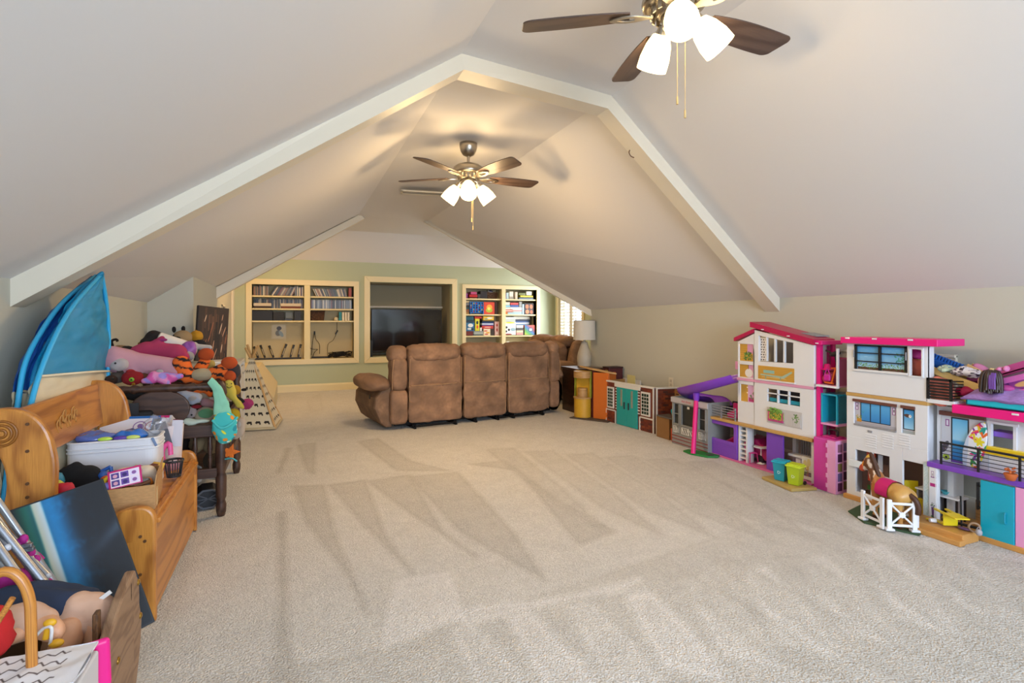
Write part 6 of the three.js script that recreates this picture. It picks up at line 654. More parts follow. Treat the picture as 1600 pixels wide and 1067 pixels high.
  { const g = new THREE.Group(); g.name = 'terrace_rail'; t.add(g); const r = RA(792, 482, 998, 690), r2 = RA(998, 495, 1076, 680); r[1] = rT + 0.014; const h = r[3] - r[1]; for (const x of [r[0] + 0.005, r[2] - 0.004]) part(g, 'rail_post', bx(0.012, h, 0.012, x, r[1] + h / 2, 0.0), BLK); part(g, 'hand_rail', bx(r[2] - r[0], 0.014, 0.012, (r[0] + r[2]) / 2, r[3] - 0.004, 0.0), BLK); for (let k = 0; k < 6; k++) part(g, 'rail_bar', bx(r[2] - r[0], 0.009, 0.008, (r[0] + r[2]) / 2, r[1] + 0.012 + k * (h - 0.02) / 6, 0.0), BLK); const d = 0.13; part(g, 'rail_post', bx(0.01, h * 0.95, 0.01, r[2] + 0.012, r[1] + h * 0.47, -d), BLK); for (let k = 0; k < 7; k++) part(g, 'rail_end_bar', bar([r[2] - 0.004, r[1] + 0.012 + k * (h - 0.02) / 6, 0], [r[2] + 0.012, r[1] + 0.012 + k * (h * 0.95 - 0.02) / 6, -d], 0.004, 6), BLK); }
  // ---- loose things on the roofs and terrace
  const at = (x, y, z) => [X - z, y, -F0 + x]; const yR = rT + 0.006;
  { const a = xr0 + 0.06; const tr = thing('toy_tray', 'turquoise plastic tray lying on the lower hot pink roof', 'tray', at(0, 0, 0), -PI / 2); const x1 = xe + 0.02; part(tr, 'tray_floor', bx(x1 - a, 0.008, 0.2, (a + x1) / 2, yR + 0.004, -0.11, 0.003), mat(0x1fb2c0, 0.3)); part(tr, 'tray_rim', bx(x1 - a, 0.036, 0.01, (a + x1) / 2, yR + 0.018, -0.015, 0.003), mat(0x23bccb, 0.3)); part(tr, 'tray_rim', bx(x1 - a, 0.036, 0.01, (a + x1) / 2, yR + 0.018, -0.21, 0.003), mat(0x23bccb, 0.3)); part(tr, 'tray_rim', bx(0.01, 0.036, 0.2, a + 0.005, yR + 0.018, -0.11, 0.003), mat(0x23bccb, 0.3)); }
  { // lavender cloth: a folded sheet with a rounded fold toward the camera
    const n = 34, m = 26, pos = [], idx = [], uv = []; const xa = xr0 + 0.05, xb = xe + 0.01, pf = new THREE.CatmullRomCurve3([[-0.13, 0.03], [-0.05, 0.032], [0.0, 0.034], [0.016, 0.05], [0.0, 0.075], [-0.05, 0.105], [-0.12, 0.13], [-0.2, 0.135]].map(([z, y]) => new THREE.Vector3(0, y, z)));
    for (let i = 0; i <= n; i++) for (let j = 0; j <= m; j++) { const u = i / n, v = j / m, p = pf.getPoint(v), k = 0.35 + 0.65 * Math.min(1, Math.sqrt(u * 3.2)) - 0.25 * Math.max(0, u - 0.55); const w = 0.008 * noise.noise(u * 8, v * 6, 2); pos.push(xa + (xb - xa) * u + 0.05 * (v - 0.5) * (1 - u), yR + 0.03 + (p.y - 0.03) * k + w, p.z * (0.6 + 0.4 * Math.min(1, u * 4)) + w); uv.push(u, v); }
    for (let i = 0; i < n; i++) for (let j = 0; j < m; j++) { const a = i * (m + 1) + j; idx.push(a, a + m + 1, a + 1, a + 1, a + m + 1, a + m + 2); } const g = new THREE.BufferGeometry(); g.setAttribute('position', new THREE.Float32BufferAttribute(pos, 3)); g.setAttribute('uv', new THREE.Float32BufferAttribute(uv, 2)); g.setIndex(idx); g.computeVertexNormals(); solo('doll_blanket', 'lavender cloth folded over the turquoise tray on the roof', 'cloth', g, new THREE.MeshStandardMaterial({ color: 0xa884c6, roughness: 0.95, map: clothTex([235, 235, 235], 0.12, 30) }), at(0, 0, 0), -PI / 2); }
  { // slanted sandy board box, blue comb strip and clothes heaped behind it
    const p0 = [1449, 566], p1 = [1530, 598]; const a = onX(1449, 572, 3.6), b = onX(1532, 604, 3.6); const L = a[2] - b[2], ang = Math.atan2(a[1] - b[1], L); const s = thing('toy_ramp', 'sandy-yellow toy bed tilted down from the terrace to the lower roof', 'toy bed', [3.63, a[1], -a[2]], -PI / 2); s.rotation.order = 'YXZ'; s.rotation.z = -ang; const Y = mat(0xe6c67c, 0.45), Ln = Math.hypot(L, a[1] - b[1]) + 0.09; part(s, 'side_rail', bx(Ln, 0.04, 0.012, Ln / 2 - 0.09, -0.01, 0.03, 0.003), Y); part(s, 'side_rail', bx(Ln, 0.04, 0.012, Ln / 2 - 0.09, -0.01, -0.12, 0.003), Y); part(s, 'bed_base', bx(Ln, 0.01, 0.15, Ln / 2 - 0.09, -0.025, -0.045), mat(0xa67f4c, 0.5)); part(s, 'lower_board', bx(Ln * 0.9, 0.03, 0.012, Ln * 0.5 - 0.05, -0.1, 0.03, 0.003), Y); part(s, 'brace', bx(0.02, 0.08, 0.14, Ln - 0.12, -0.06, -0.04), Y);
    const c = onX(1454, 560, 3.7), e = onX(1510, 582, 3.7); const l2 = c[2] - e[2], an2 = Math.atan2(c[1] - e[1], l2), bl = thing('toy_comb', 'blue toothed plastic strip lying above the sandy bed', 'toy', [3.68, c[1] + 0.015, -c[2]], -PI / 2); bl.rotation.order = 'YXZ'; bl.rotation.z = -an2; part(bl, 'strip', bx(l2 * 1.05, 0.05, 0.05, l2 / 2, -0.02, 0, 0.006), mat(0x1860b0, 0.35)); for (let k = 0; k < 11; k++) part(bl, 'tooth', bx(0.012, 0.03, 0.02, 0.01 + k * l2 / 11, 0.014, 0.0, 0.003), mat(0x1860b0, 0.35));
    const heap = (name, lab, u, v, XX, sc, m, sd, cat = 'doll clothes') => { const p = onX(u, v, XX); solo(name, lab, cat, lumpy(sph(...sc, 0, 0, 0, 22), 0.02, 20, sd), m, [p[0], p[1], -p[2]]); };
    heap('doll_skirt', 'black and white patterned doll skirt behind the sandy bed', 1512, 582, 3.6, [0.05, 0.028, 0.075], print(128, 64, (x, w, h) => { x.fillStyle = '#e2dfe4'; x.fillRect(0, 0, w, h); for (let k = 0; k < 130; k++) { x.fillStyle = k % 3 ? '#2c2630' : '#6a5a7a'; x.fillRect(rnd() * w, rnd() * h, 5, 4); } }), 3); heap('doll_shirt', 'pale green and blue doll top draped on the sandy bed', 1479, 577, 3.62, [0.045, 0.022, 0.05], print(64, 64, (x) => { x.fillStyle = '#c6d8b4'; x.fillRect(0, 0, 64, 64); for (let k = 0; k < 40; k++) { x.fillStyle = ['#5f9ab0', '#e4ecd2', '#3f6f8e'][k % 3]; x.fillRect(rnd() * 64, rnd() * 64, 7, 3); } }), 7); heap('doll_dress', 'coral doll dress bundled behind the black terrace rail', 1466, 612, 3.54, [0.03, 0.085, 0.085], mat(0xf0846a, 0.8), 11); heap('doll_dress', 'crimson doll dress lying past the end of the terrace rail', 1510, 612, 3.62, [0.05, 0.03, 0.05], mat(0xb81a50, 0.6), 13); heap('doll_pillow', 'pink doll pillow seen through the small top window', 1431, 553, 3.62, [0.04, 0.03, 0.06], mat(0xd23f9a, 0.5), 17); heap('doll_dress', 'coral doll dress seen low in the small top window', 1430, 576, 3.6, [0.04, 0.06, 0.05], mat(0xcc6a58, 0.7), 19); heap('doll_scarf', 'olive-yellow doll scarf in the small top window', 1432, 562, 3.64, [0.03, 0.014, 0.05], mat(0xb9a838, 0.7), 23);
    { const w = onX(1530, 574, 3.68); const tb = thing('toy_crate', 'small tan toy crate with pink cloth beyond the patterned skirt', 'toy crate', [w[0], w[1] - 0.03, -w[2]], -PI / 2 + 0.2); tb.rotation.order = 'YXZ'; tb.rotation.z = -0.5; part(tb, 'crate', [bx(0.12, 0.05, 0.01, 0, 0, 0.04, 0.003), bx(0.12, 0.05, 0.01, 0, 0, -0.04, 0.003), bx(0.12, 0.01, 0.08, 0, -0.025, 0)], mat(0xc9a26a, 0.5)); part(tb, 'pink_cloth', lumpy(sph(0.05, 0.025, 0.03, 0, 0.02, 0, 16), 0.012, 30, 4), mat(0xc87aa0, 0.8)); }
    // doll with long dark hair, face down
    const hd = onX(1549, 592, 3.5), dl = thing('doll', 'doll lying face down on the lavender cloth, long dark brown hair', 'doll', [hd[0], hd[1], -hd[2]]);
    const strands = []; for (let k = 0; k < 70; k++) { const a = k * 2.4, r = 0.03 + 0.016 * ((k * 7) % 10) / 10, dx = Math.cos(a), dz = Math.sin(a), L = 0.05 + 0.03 * ((k * 3) % 7) / 7; strands.push(tube([[dx * 0.006, 0.046, dz * 0.006], [dx * r * 0.75, 0.036, dz * r * 0.75], [dx * r, 0.0, dz * r], [dx * r * 1.08 + 0.006 * Math.sin(k), -L, dz * r * 1.1]], 0.0062, 10, 5)); } const hair = merge([...strands, sph(0.034, 0.042, 0.034, 0, 0, 0, 20)]); 
    part(dl, 'hair', hair, mat(0x3a2a24, 0.4)); part(dl, 'purple_strand', [0, 1, 2, 3].map((k) => tube([[-0.03, 0.034, 0.012 + k * 0.006], [-0.047, 0.0, 0.014 + k * 0.007], [-0.05, -0.05, 0.016 + k * 0.007]], 0.006, 10, 5)), mat(0x6a3f92, 0.4)); part(dl, 'face', sph(0.036, 0.042, 0.03, 0.015, -0.02, -0.035, 18), mat(0xd9a98a, 0.5)); part(dl, 'hair_clip', bx(0.02, 0.014, 0.02, 0, 0.052, 0.005, 0.004), mat(0xd9c08a, 0.4)); part(dl, 'bow', [sph(0.028, 0.012, 0.014, 0.01, 0.056, 0.035, 12), sph(0.024, 0.016, 0.012, 0.012, 0.06, 0.06, 12)], mat(0xd07aa6, 0.6)); part(dl, 'torso', sph(0.03, 0.022, 0.05, 0.05, -0.05, 0.03, 14), mat(0xb03f86, 0.6));
    // pink ladder-like chair leaning behind, framed picture box
    const q = onX(1594, 580, 3.62), lc = thing('toy_ladder', 'rose toy bunk side sloping up out of the picture at the right edge', 'toy furniture', [3.66, q[1] - 0.06, -q[2] - 0.2], -PI / 2); lc.rotation.order = 'YXZ'; lc.rotation.z = 0.42; part(lc, 'rail', bx(0.5, 0.045, 0.02, 0.2, 0.0, 0.02, 0.004), mat(0xb84a86, 0.4)); part(lc, 'rail', bx(0.5, 0.02, 0.12, 0.2, -0.018, -0.03, 0.004), mat(0x9c3a72, 0.4)); part(lc, 'leg', bx(0.02, 0.16, 0.02, 0.24, -0.09, 0.0, 0.003), mat(0xc85a96, 0.4));
    const o = onX(1580, 600, 3.54), bxp = thing('toy_box', 'pink framed toy box tilted behind the lavender cloth', 'toy box', [3.56, o[1], -o[2] + 0.03], -PI / 2); bxp.rotation.order = 'YXZ'; bxp.rotation.z = 0.36; part(bxp, 'frame', [bx(0.26, 0.03, 0.03, 0, 0.035, 0, 0.004), bx(0.26, 0.02, 0.03, 0, -0.035, 0, 0.004), bx(0.03, 0.09, 0.03, -0.115, 0, 0, 0.004)], mat(0xd068b0, 0.4)); part(bxp, 'picture', bx(0.22, 0.06, 0.006, 0.01, 0, 0.0), print(64, 32, (x) => { x.fillStyle = '#8a3a86'; x.fillRect(0, 0, 64, 32); x.fillStyle = '#d9a86a'; x.beginPath(); x.ellipse(40, 16, 18, 8, 0, 0, 7); x.fill(); x.fillStyle = '#5a2a6a'; x.fillRect(4, 4, 12, 24); })); }
  // ---- porch platform, furniture inside, horse paddock
  { const y = 0; const c0 = onY(1446, 832), c1 = onY(1534, 843), sd = thing('porch_steps', 'orange-tan plastic porch platform with steps below the turquoise door', 'toy platform', [X, 0, -F0], -PI / 2); const xa = F0 - onX(1448, 800, X)[2], xb = F0 - onX(1530, 820, X)[2] + 0.02; const O = mat(0xc8914c, 0.45); part(sd, 'platform', bx(xb - xa, 0.056, 0.15, (xa + xb) / 2, 0.028, 0.115, 0.006), O); part(sd, 'step', bx(xb - xa + 0.012, 0.03, 0.05, (xa + xb) / 2, 0.015, 0.2, 0.005), O); part(sd, 'side_step', bx(0.03, 0.034, 0.13, xa - 0.014, 0.017, 0.11, 0.004), O); }
  const inR = (x, y, z) => at(x, y, z);
  { const a = B(860, 570); const tb = thing('doll_table', 'small white doll table inside the porch room', 'doll table', inR(a[0] - 0.02, 0.03, -0.09), -PI / 2); const h = a[1] - 0.04; part(tb, 'table_top', bx(0.13, 0.01, 0.1, 0, h, 0, 0.003), WHT); for (const x of [-0.05, 0.05]) for (const z of [-0.04, 0.04]) part(tb, 'leg', bx(0.009, h, 0.009, x, h / 2, z), BLK); solo('doll_bowl', 'small turquoise doll bowl on the white porch-room table', 'bowl', lathe([[0, 0], [0.014, 0], [0.026, 0.02], [0.024, 0.02], [0.012, 0.003], [0, 0.003]], 18), mat(0x4fb6bc, 0.3), inR(a[0] - 0.045, 0.035 + h, -0.09)); }
  { const a = B(655, 520); const tb = thing('doll_desk', 'white doll desk seen through the doorway behind the horse', 'doll table', inR(a[0] + 0.01, 0.03, -0.1), -PI / 2); const h = a[1] - 0.03; part(tb, 'desk_top', bx(0.12, 0.01, 0.1, 0, h, 0, 0.003), WHT); for (const x of [-0.05, 0.05]) part(tb, 'leg', bx(0.01, h, 0.08, x, h / 2, 0), GREY); part(tb, 'drawer_stack', [0, 1, 2, 3, 4].map((k) => bx(0.06, 0.016, 0.08, 0.012, 0.02 + k * 0.024, 0, 0.003)), mat(0xa0523a, 0.5)); }
  const YL = mat(0xe0c814, 0.35); const chairY = (lab, pos, rot) => { const g = thing('doll_chair', lab, 'doll chair', pos); g.rotation.set(...rot); part(g, 'seat', bx(0.075, 0.008, 0.07, 0, 0.08, 0, 0.003), YL); part(g, 'backrest', bx(0.075, 0.09, 0.008, 0, 0.13, -0.034, 0.004), YL); part(g, 'leg_panel', [ext([[-0.036, 0], [-0.022, 0], [-0.018, 0.07], [0.018, 0.07], [0.022, 0], [0.036, 0], [0.036, 0.08], [-0.036, 0.08]], 0.008).translate(0, 0, 0.026)], YL); part(g, 'leg_panel', [ext([[-0.036, 0], [-0.022, 0], [-0.018, 0.07], [0.018, 0.07], [0.022, 0], [0.036, 0], [0.036, 0.08], [-0.036, 0.08]], 0.008).translate(0, 0, -0.034)], YL); return g; };
  { const a = B(585, 620), b = B(885, 700); chairY('yellow doll chair standing in the doorway behind the horse', inR(a[0] - 0.01, 0.03, -0.06), [0, -PI / 2 + 0.9, 0]); chairY('yellow doll chair toppled on its side on the porch platform', inR(b[0], 0.1, 0.08), [PI / 2, 0, 0.5]); }
  { const a = B(1030, 640); const st = thing('toy_scooter', 'black toy scooter with a thin upright stick on the porch', 'toy', inR(a[0], 0.058, 0.06), -PI / 2); part(st, 'stick', bar([0, 0, 0], [-0.004, 0.17, 0], 0.0045), BLK); part(st, 'deck', bar([-0.09, 0.012, 0.01], [0.09, 0.02, 0.0], 0.008), BLK); part(st, 'wheel', mv(new THREE.TorusGeometry(0.024, 0.006, 10, 20), 0.07, 0.024, 0.02, 0, 0.6, 0), mat(0x9a7a5a, 0.5)); const sc = (name, lab, x, z, g, m) => solo(name, lab, 'doll accessory', g, m, inR(x, 0.058, z), -PI / 2); sc('doll_shoe', 'tiny purple doll shoe near the sliding door', a[0] + 0.03, 0.1, sph(0.03, 0.008, 0.014, 0, 0.008, 0, 12), mat(0x6a4a6e, 0.5)); sc('doll_cup', 'tiny white doll cup on the porch platform', a[0] - 0.1, 0.14, mv(cyl(0.01, 0.013, 0.03, 12), 0, 0.013, 0, PI / 2, 0, 0.5), WHT); sc('doll_brush', 'tiny yellow doll brush lying beside the white cup', a[0] - 0.12, 0.12, bx(0.05, 0.01, 0.012, 0, 0.006, 0, 0.003), YL); sc('doll_bag', 'tiny grey doll bag by the foot of the turquoise door', a[0] + 0.11, 0.12, [sph(0.016, 0.018, 0.014, 0, 0.018, 0, 12), tube([[-0.01, 0.03, 0], [0, 0.048, 0], [0.01, 0.03, 0]], 0.002, 10, 5)], mat(0xa8a4a8, 0.5)); }
  solo('potted_plant_toy', 'tiny orange toy flowerpot at the right end of the balcony', 'toy plant', [lathe([[0, 0], [0.018, 0], [0.03, 0.03], [0.026, 0.036], [0, 0.034]], 16), ...Array.from({ length: 10 }, () => mv(sph(0.012, 0.005, 0.006, 0, 0, 0, 8), rr(-0.02, 0.02), 0.045 + rr(0, 0.02), rr(-0.02, 0.02), rr(-1, 1), rr(-1, 1), rr(-1, 1)))], mat(0xc4642a, 0.5), at(B(1378, 400)[0], yP + 0.016, 0.03));
  // green mat, fence and horse
  const mt = [[1325, 800], [1350, 818], [1436, 838], [1455, 821], [1400, 800], [1345, 790]].map((p) => onY(...p)); const g0 = mt[0]; solo('toy_grass_mat', 'dark green toy grass mat under the horse and fence', 'mat', ext(mt.map((p) => [p[0] - g0[0], p[2] - g0[2]]), 0.01, 0.003).rotateX(-PI / 2), mat(0x3a5236, 0.9), [g0[0], 0, -g0[2]]);
  const fence = (lab, u0, v0, u1, v1) => { const a = onY(u0, v0, 0.01), b = onY(u1, v1, 0.01); const L = Math.hypot(b[0] - a[0], b[2] - a[2]), th = Math.atan2(b[2] - a[2], b[0] - a[0]); const f = thing('toy_fence', lab, 'toy fence', [a[0], 0.01, -a[2]], th); const W = mat(0xe9eaec, 0.35), H = 0.175; for (const x of [0.012, L - 0.012]) { part(f, 'post', bx(0.024, H, 0.014, x, H / 2, 0, 0.003), W); part(f, 'foot', bx(0.045, 0.012, 0.035, x, 0.006, 0, 0.003), W); } part(f, 'rail', bx(L - 0.03, 0.014, 0.008, L / 2, H - 0.022, 0, 0.002), W); part(f, 'rail', bx(L - 0.03, 0.014, 0.008, L / 2, 0.03, 0, 0.002), W); part(f, 'brace', bar([0.02, 0.035, 0], [L - 0.02, H - 0.028, 0], 0.006, 6), W); part(f, 'brace', bar([0.02, H - 0.028, 0], [L - 0.02, 0.035, 0], 0.006, 6), W); part(f, 'boss', mv(cyl(0.017, 0.017, 0.012, 8), L / 2, H / 2 + 0.003, 0, PI / 2), W); return f; };
  fence('left panel of white toy fence in front of the horse', 1346, 810, 1381, 826); fence('middle panel of white toy fence in front of the horse', 1386, 828, 1433, 831); fence('right panel of white toy fence receding behind the horse', 1434, 830, 1418, 805);
  { const h = onY(1388, 817), hs = thing('toy_horse', 'brown and tan toy horse with blond mane and magenta saddle blanket', 'toy horse', [h[0], 0.01, -h[2] + 0.02], -PI / 2 - 0.25); const Z = 0.035;
    const bones = [[[-0.07, 0.19, 0], [0.075, 0.185, 0], 0.055, 0.056], [[0.0, 0.18, 0], [0.05, 0.185, 0], 0.052, 0.05], [[-0.085, 0.2, 0], [-0.145, 0.3, 0], 0.045, 0.028], [[-0.145, 0.3, 0], [-0.16, 0.325, 0.0], 0.03, 0.028], [[-0.155, 0.322, 0.004], [-0.19, 0.275, 0.02], 0.026, 0.016], [[-0.19, 0.275, 0.02], [-0.196, 0.266, 0.022], 0.017, 0.015], [[-0.145, 0.345, 0.012], [-0.142, 0.372, 0.014], 0.007, 0.003], [[-0.15, 0.345, -0.012], [-0.146, 0.372, -0.014], 0.007, 0.003]];
    for (const z of [Z, -Z]) { bones.push([[-0.075, 0.17, z], [-0.08, 0.095, z], 0.026, 0.015], [[-0.08, 0.095, z], [-0.078, 0.02, z], 0.013, 0.011], [[-0.078, 0.02, z], [-0.082, 0.008, z], 0.014, 0.016]); bones.push([[0.085, 0.18, z], [0.08, 0.12, z], 0.036, 0.02], [[0.08, 0.12, z], [0.1, 0.085, z], 0.018, 0.013], [[0.1, 0.085, z], [0.092, 0.02, z], 0.012, 0.011], [[0.092, 0.02, z], [0.088, 0.008, z], 0.014, 0.016]); }
    part(hs, 'horse_body', body(bones, 0.0055, 0.016, (x, y, z) => (y < 0.02 ? 0x4a3020 : x > 0.03 && y > 0.11 ? 0xc99a52 : x < -0.175 ? 0xb8482a : x < -0.09 && y > 0.21 && noise.noise(x * 30, y * 24, 2) > 0.1 ? 0xcdb9a4 : x < -0.09 ? 0x6a4026 : y < 0.12 ? 0xc28a4a : 0xa86a34)), new THREE.MeshStandardMaterial({ vertexColors: true, roughness: 0.35 }));
    const mane = []; for (let k = 0; k < 8; k++) { const q = k / 7; mane.push(mv(sph(0.014, 0.03, 0.012, 0, 0, 0, 10), -0.105 - q * 0.045 + 0.02, 0.26 + q * 0.095, 0.012, 0, 0, 0.5)); } mane.push(mv(sph(0.034, 0.018, 0.022, 0, 0, 0, 12), -0.158, 0.343, 0.004, 0, 0, 0.9)); part(hs, 'mane', mane.slice(0, 8), mat(0x4a2c1a, 0.6)); part(hs, 'forelock', mane[8], mat(0xe0b34a, 0.55)); part(hs, 'tail', tube([[0.118, 0.2, 0], [0.145, 0.18, -0.01], [0.155, 0.14, -0.02], [0.15, 0.1, -0.02]], 0.016, 20, 10), mat(0x4a2a18, 0.5));
    const bl = new THREE.CylinderGeometry(0.064, 0.064, 0.088, 26, 4, true, -2.0, 4.0); bl.rotateX(-PI / 2).rotateY(PI / 2); part(hs, 'saddle_blanket', mv(lumpy(mergeVertices(bl), 0.003, 60, 1), -0.014, 0.185, 0), mat(0xc8106e, 0.7)); part(hs, 'bridle', [mv(new THREE.TorusGeometry(0.024, 0.0035, 6, 20), -0.172, 0.3, 0.012, 0, PI / 2 - 0.3, 0.8)], mat(0xd98a1e, 0.4)); for (const z of [0.023, -0.011]) part(hs, 'eye', sph(0.005, 0.005, 0.004, -0.166, 0.318, z + 0.004, 10), BLK); }
}
// ---------- left side: bench, tent, toy bed with plush animals, cradle, chairs ----------
const OAK = (s, n = 7) => new THREE.MeshStandardMaterial({ map: woodTex([208, 142, 62], [148, 88, 34], 512, n, s), roughness: 0.32 });
const OAK1 = OAK(1), OAK2 = OAK(4, 5), DKW = new THREE.MeshStandardMaterial({ map: woodTex([84, 58, 44], [46, 28, 20], 256, 6, 3), roughness: 0.42 });
const uvXY = (g, sx, sy, ox = 0, sw = false) => { const p = g.attributes.position, uv = g.attributes.uv; for (let i = 0; i < p.count; i++) { const a = p.getX(i) + p.getZ(i), b = p.getY(i) + (Math.abs(g.attributes.normal.getY(i)) > 0.7 ? p.getX(i) : 0); sw ? uv.setXY(i, b * sx + ox, a * sy) : uv.setXY(i, a * sx + ox, b * sy); } return g; };
{
  const t = thing('wooden_bench', 'golden oak storage bench with tall rounded back ends and carved backrest', 'bench', [-0.5, 0, -3.01]); const zN = 0.51, zF = -0.52;
  const s = new THREE.Shape(); s.moveTo(0, 0.004); s.lineTo(0, 0.40); s.quadraticCurveTo(-0.002, 0.462, -0.06, 0.465); s.quadraticCurveTo(-0.12, 0.465, -0.165, 0.43); s.quadraticCurveTo(-0.24, 0.39, -0.29, 0.43); s.bezierCurveTo(-0.345, 0.5, -0.3, 0.62, -0.325, 0.72); s.bezierCurveTo(-0.34, 0.84, -0.41, 0.885, -0.475, 0.882); s.bezierCurveTo(-0.56, 0.88, -0.61, 0.82, -0.612, 0.74); s.lineTo(-0.612, 0.004); s.closePath();
  const h = new THREE.Path(); h.absellipse(-0.505, 0.6, 0.042, 0.12, 0, 2 * PI, true); s.holes.push(h);
  for (const z of [zN - 0.04, zF]) part(t, 'end_panel', uvXY(ext(s, 0.04, 0.009).translate(0, 0, z), 1.6, 1.6, z, true), z > 0 ? OAK1 : OAK2);
  part(t, 'front_panel', uvXY(bx(0.022, 0.36, 0.95, -0.022, 0.2, -0.005, 0.004), 0.7, 1.6, 0.2), OAK2); part(t, 'seat_lid', bx(0.42, 0.022, 0.945, -0.2, 0.392, -0.005, 0.006), OAK2); part(t, 'lid_rail', bx(0.026, 0.02, 0.945, -0.016, 0.408, -0.005, 0.006), OAK1); part(t, 'back_rail', bx(0.024, 0.12, 0.945, -0.44, 0.46, -0.005, 0.006), OAK2);
  part(t, 'backrest', uvXY(mv(bx(0.026, 0.22, 0.99, 0, 0, 0, 0.01), -0.46, 0.755, -0.005, 0, 0, 0.12), 0.8, 1.6, 0.5), OAK1);
  { const carve = []; for (let k = 0; k < 7; k++) { const z = -0.12 + k * 0.034, y = 0.755 + Math.sin(k * 1.9) * 0.018; carve.push(tube([[-0.442, y, z], [-0.44, y + 0.03, z + 0.012], [-0.444, y + 0.012, z + 0.026], [-0.442, y - 0.028, z + 0.014], [-0.446, y - 0.012, z - 0.006]], 0.003, 20, 5)); } const o = part(t, 'carving', carve, mat(0xc08a48, 0.5)); o.userData.kind = 'stuff'; }
  part(t, 'bottom_panel', bx(0.52, 0.02, 0.945, -0.28, 0.06, -0.005), OAK2); part(t, 'back_panel', bx(0.02, 0.4, 0.945, -0.55, 0.22, -0.005), OAK2);
  for (const r of [0.045, 0.03, 0.014]) part(t, 'medallion_ring', mv(new THREE.TorusGeometry(r, 0.005, 8, 32), -0.475, 0.79, zN + 0.001), mat(0x8a5418, 0.4));
  for (const [x, y] of [[-0.035, 0.33], [-0.05, 0.35], [-0.05, 0.2], [-0.05, 0.03], [-0.4, 0.82], [-0.4, 0.72], [-0.4, 0.6], [-0.4, 0.55]]) part(t, 'peg', mv(cyl(0.006, 0.006, 0.006, 12), x, y, zN + 0.001, PI / 2), mat(0x5a3612, 0.5));
}
{
  // pop-up tent leaning on the left wall: two blue and cream panels with light blue edges
  const t = thing('popup_tent', 'tall folded pop-up tent, blue over cream, leaning behind the oak bench', 'tent', [0, 0, 0]); const BL = new THREE.MeshStandardMaterial({ color: 0x0b86b4, roughness: 0.5 }), BL2 = mat(0x1453a4, 0.55), CR = new THREE.MeshStandardMaterial({ color: 0xd9cdae, roughness: 0.75 }), ED = mat(0x2fa8d8, 0.5);
  const P = (u, v, X) => { const p = onX(u, v, X + (1 - 0) * 0); return V(...p); };
  function sail(px, X, midL, midR, m1, m2, bulge, sd) {                   // fabric strip surface between a left and a right edge, sagging and creased
    const L = px.L.map((p) => P(...p, X)), R = px.R.map((p) => P(...p, X)); const cl = new THREE.CatmullRomCurve3(L), cr = new THREE.CatmullRomCurve3(R); const n = 44, m = 16;
    const strip = (v0, v1, mm, name) => { const pos = [], idx = [], uv = []; for (let i = 0; i <= n; i++) for (let j = 0; j <= m; j++) { const v = v0 + (v1 - v0) * i / n, u = j / m; const a = cl.getPoint(v), b = cr.getPoint(v), p = a.lerp(b, u); p.x += bulge * Math.sin(u * PI) * (0.3 + v) + 0.022 * noise.noise(u * 3.4 + v * 3, v * 8 - u * 3, sd) + 0.008 * noise.noise(u * 12, v * 22, sd + 4); pos.push(p.x, p.y, p.z); uv.push(u, v); } for (let i = 0; i < n; i++) for (let j = 0; j < m; j++) { const a = i * (m + 1) + j; idx.push(a, a + 1, a + m + 1, a + 1, a + m + 2, a + m + 1); } const N = pos.length / 3; for (let k = 0; k < N; k++) pos.push(pos[k * 3] - 0.012, pos[k * 3 + 1], pos[k * 3 + 2]), uv.push(0, 0); const I = idx.length; for (let k = 0; k < I; k += 3) idx.push(idx[k] + N, idx[k + 2] + N, idx[k + 1] + N); const g = new THREE.BufferGeometry(); g.setAttribute('position', new THREE.Float32BufferAttribute(pos, 3)); g.setAttribute('uv', new THREE.Float32BufferAttribute(uv, 2)); g.setIndex(idx); g.computeVertexNormals(); part(t, name, g, mm); };
    strip(0, midL, m1, 'upper_fabric'); strip(midL, 1, m2, 'lower_fabric');
    const e = (c, r) => new THREE.TubeGeometry(new THREE.CatmullRomCurve3(c.getPoints(30).map((p) => p.add(new THREE.Vector3(0.006, 0, 0)))), 60, r, 7); part(t, 'edge_piping', e(cl, 0.011), ED); part(t, 'edge_piping', e(cr, 0.011), ED);
    const a = cl.getPoint(midL), b = cr.getPoint(midL); part(t, 'seam', tube([[a.x + 0.012, a.y, a.z], [(a.x + b.x) / 2 + bulge + 0.016, (a.y + b.y) / 2 + 0.006, (a.z + b.z) / 2], [b.x + 0.012, b.y, b.z]], 0.006, 20, 6), mat(0xe6dcc0, 0.7));
  }
  sail({ L: [[156, 428], [112, 478], [84, 525], [58, 588], [44, 640], [34, 700], [24, 790]], R: [[157, 429], [164, 470], [168, 520], [167, 580], [165, 640], [163, 700], [160, 780]] }, -1.02, 0.5, 0.5, BL, CR, 0.05, 3);
  sail({ L: [[148, 431], [100, 468], [66, 512], [36, 570], [24, 640], [14, 700], [2, 790]], R: [[152, 431], [112, 474], [82, 520], [52, 580], [42, 640], [32, 700], [22, 790]] }, -1.09, 0.6, 0.6, BL2, CR, -0.01, 8);
  const a = P(155, 430, -1.02); part(t, 'tip_loop', tube([[a.x, a.y - 0.02, a.z], [a.x + 0.02, a.y + 0.012, a.z + 0.02], [a.x, a.y - 0.01, a.z + 0.035]], 0.01, 14, 6), BL);
}
const K = (cx, cy, F) => { const p = onF(160 + cx / 4.446, 480 + cy / 4.446, F); return [p[0], p[1], -p[2]]; }, KS = (F) => F / 1.165 / 830 / 4.446;
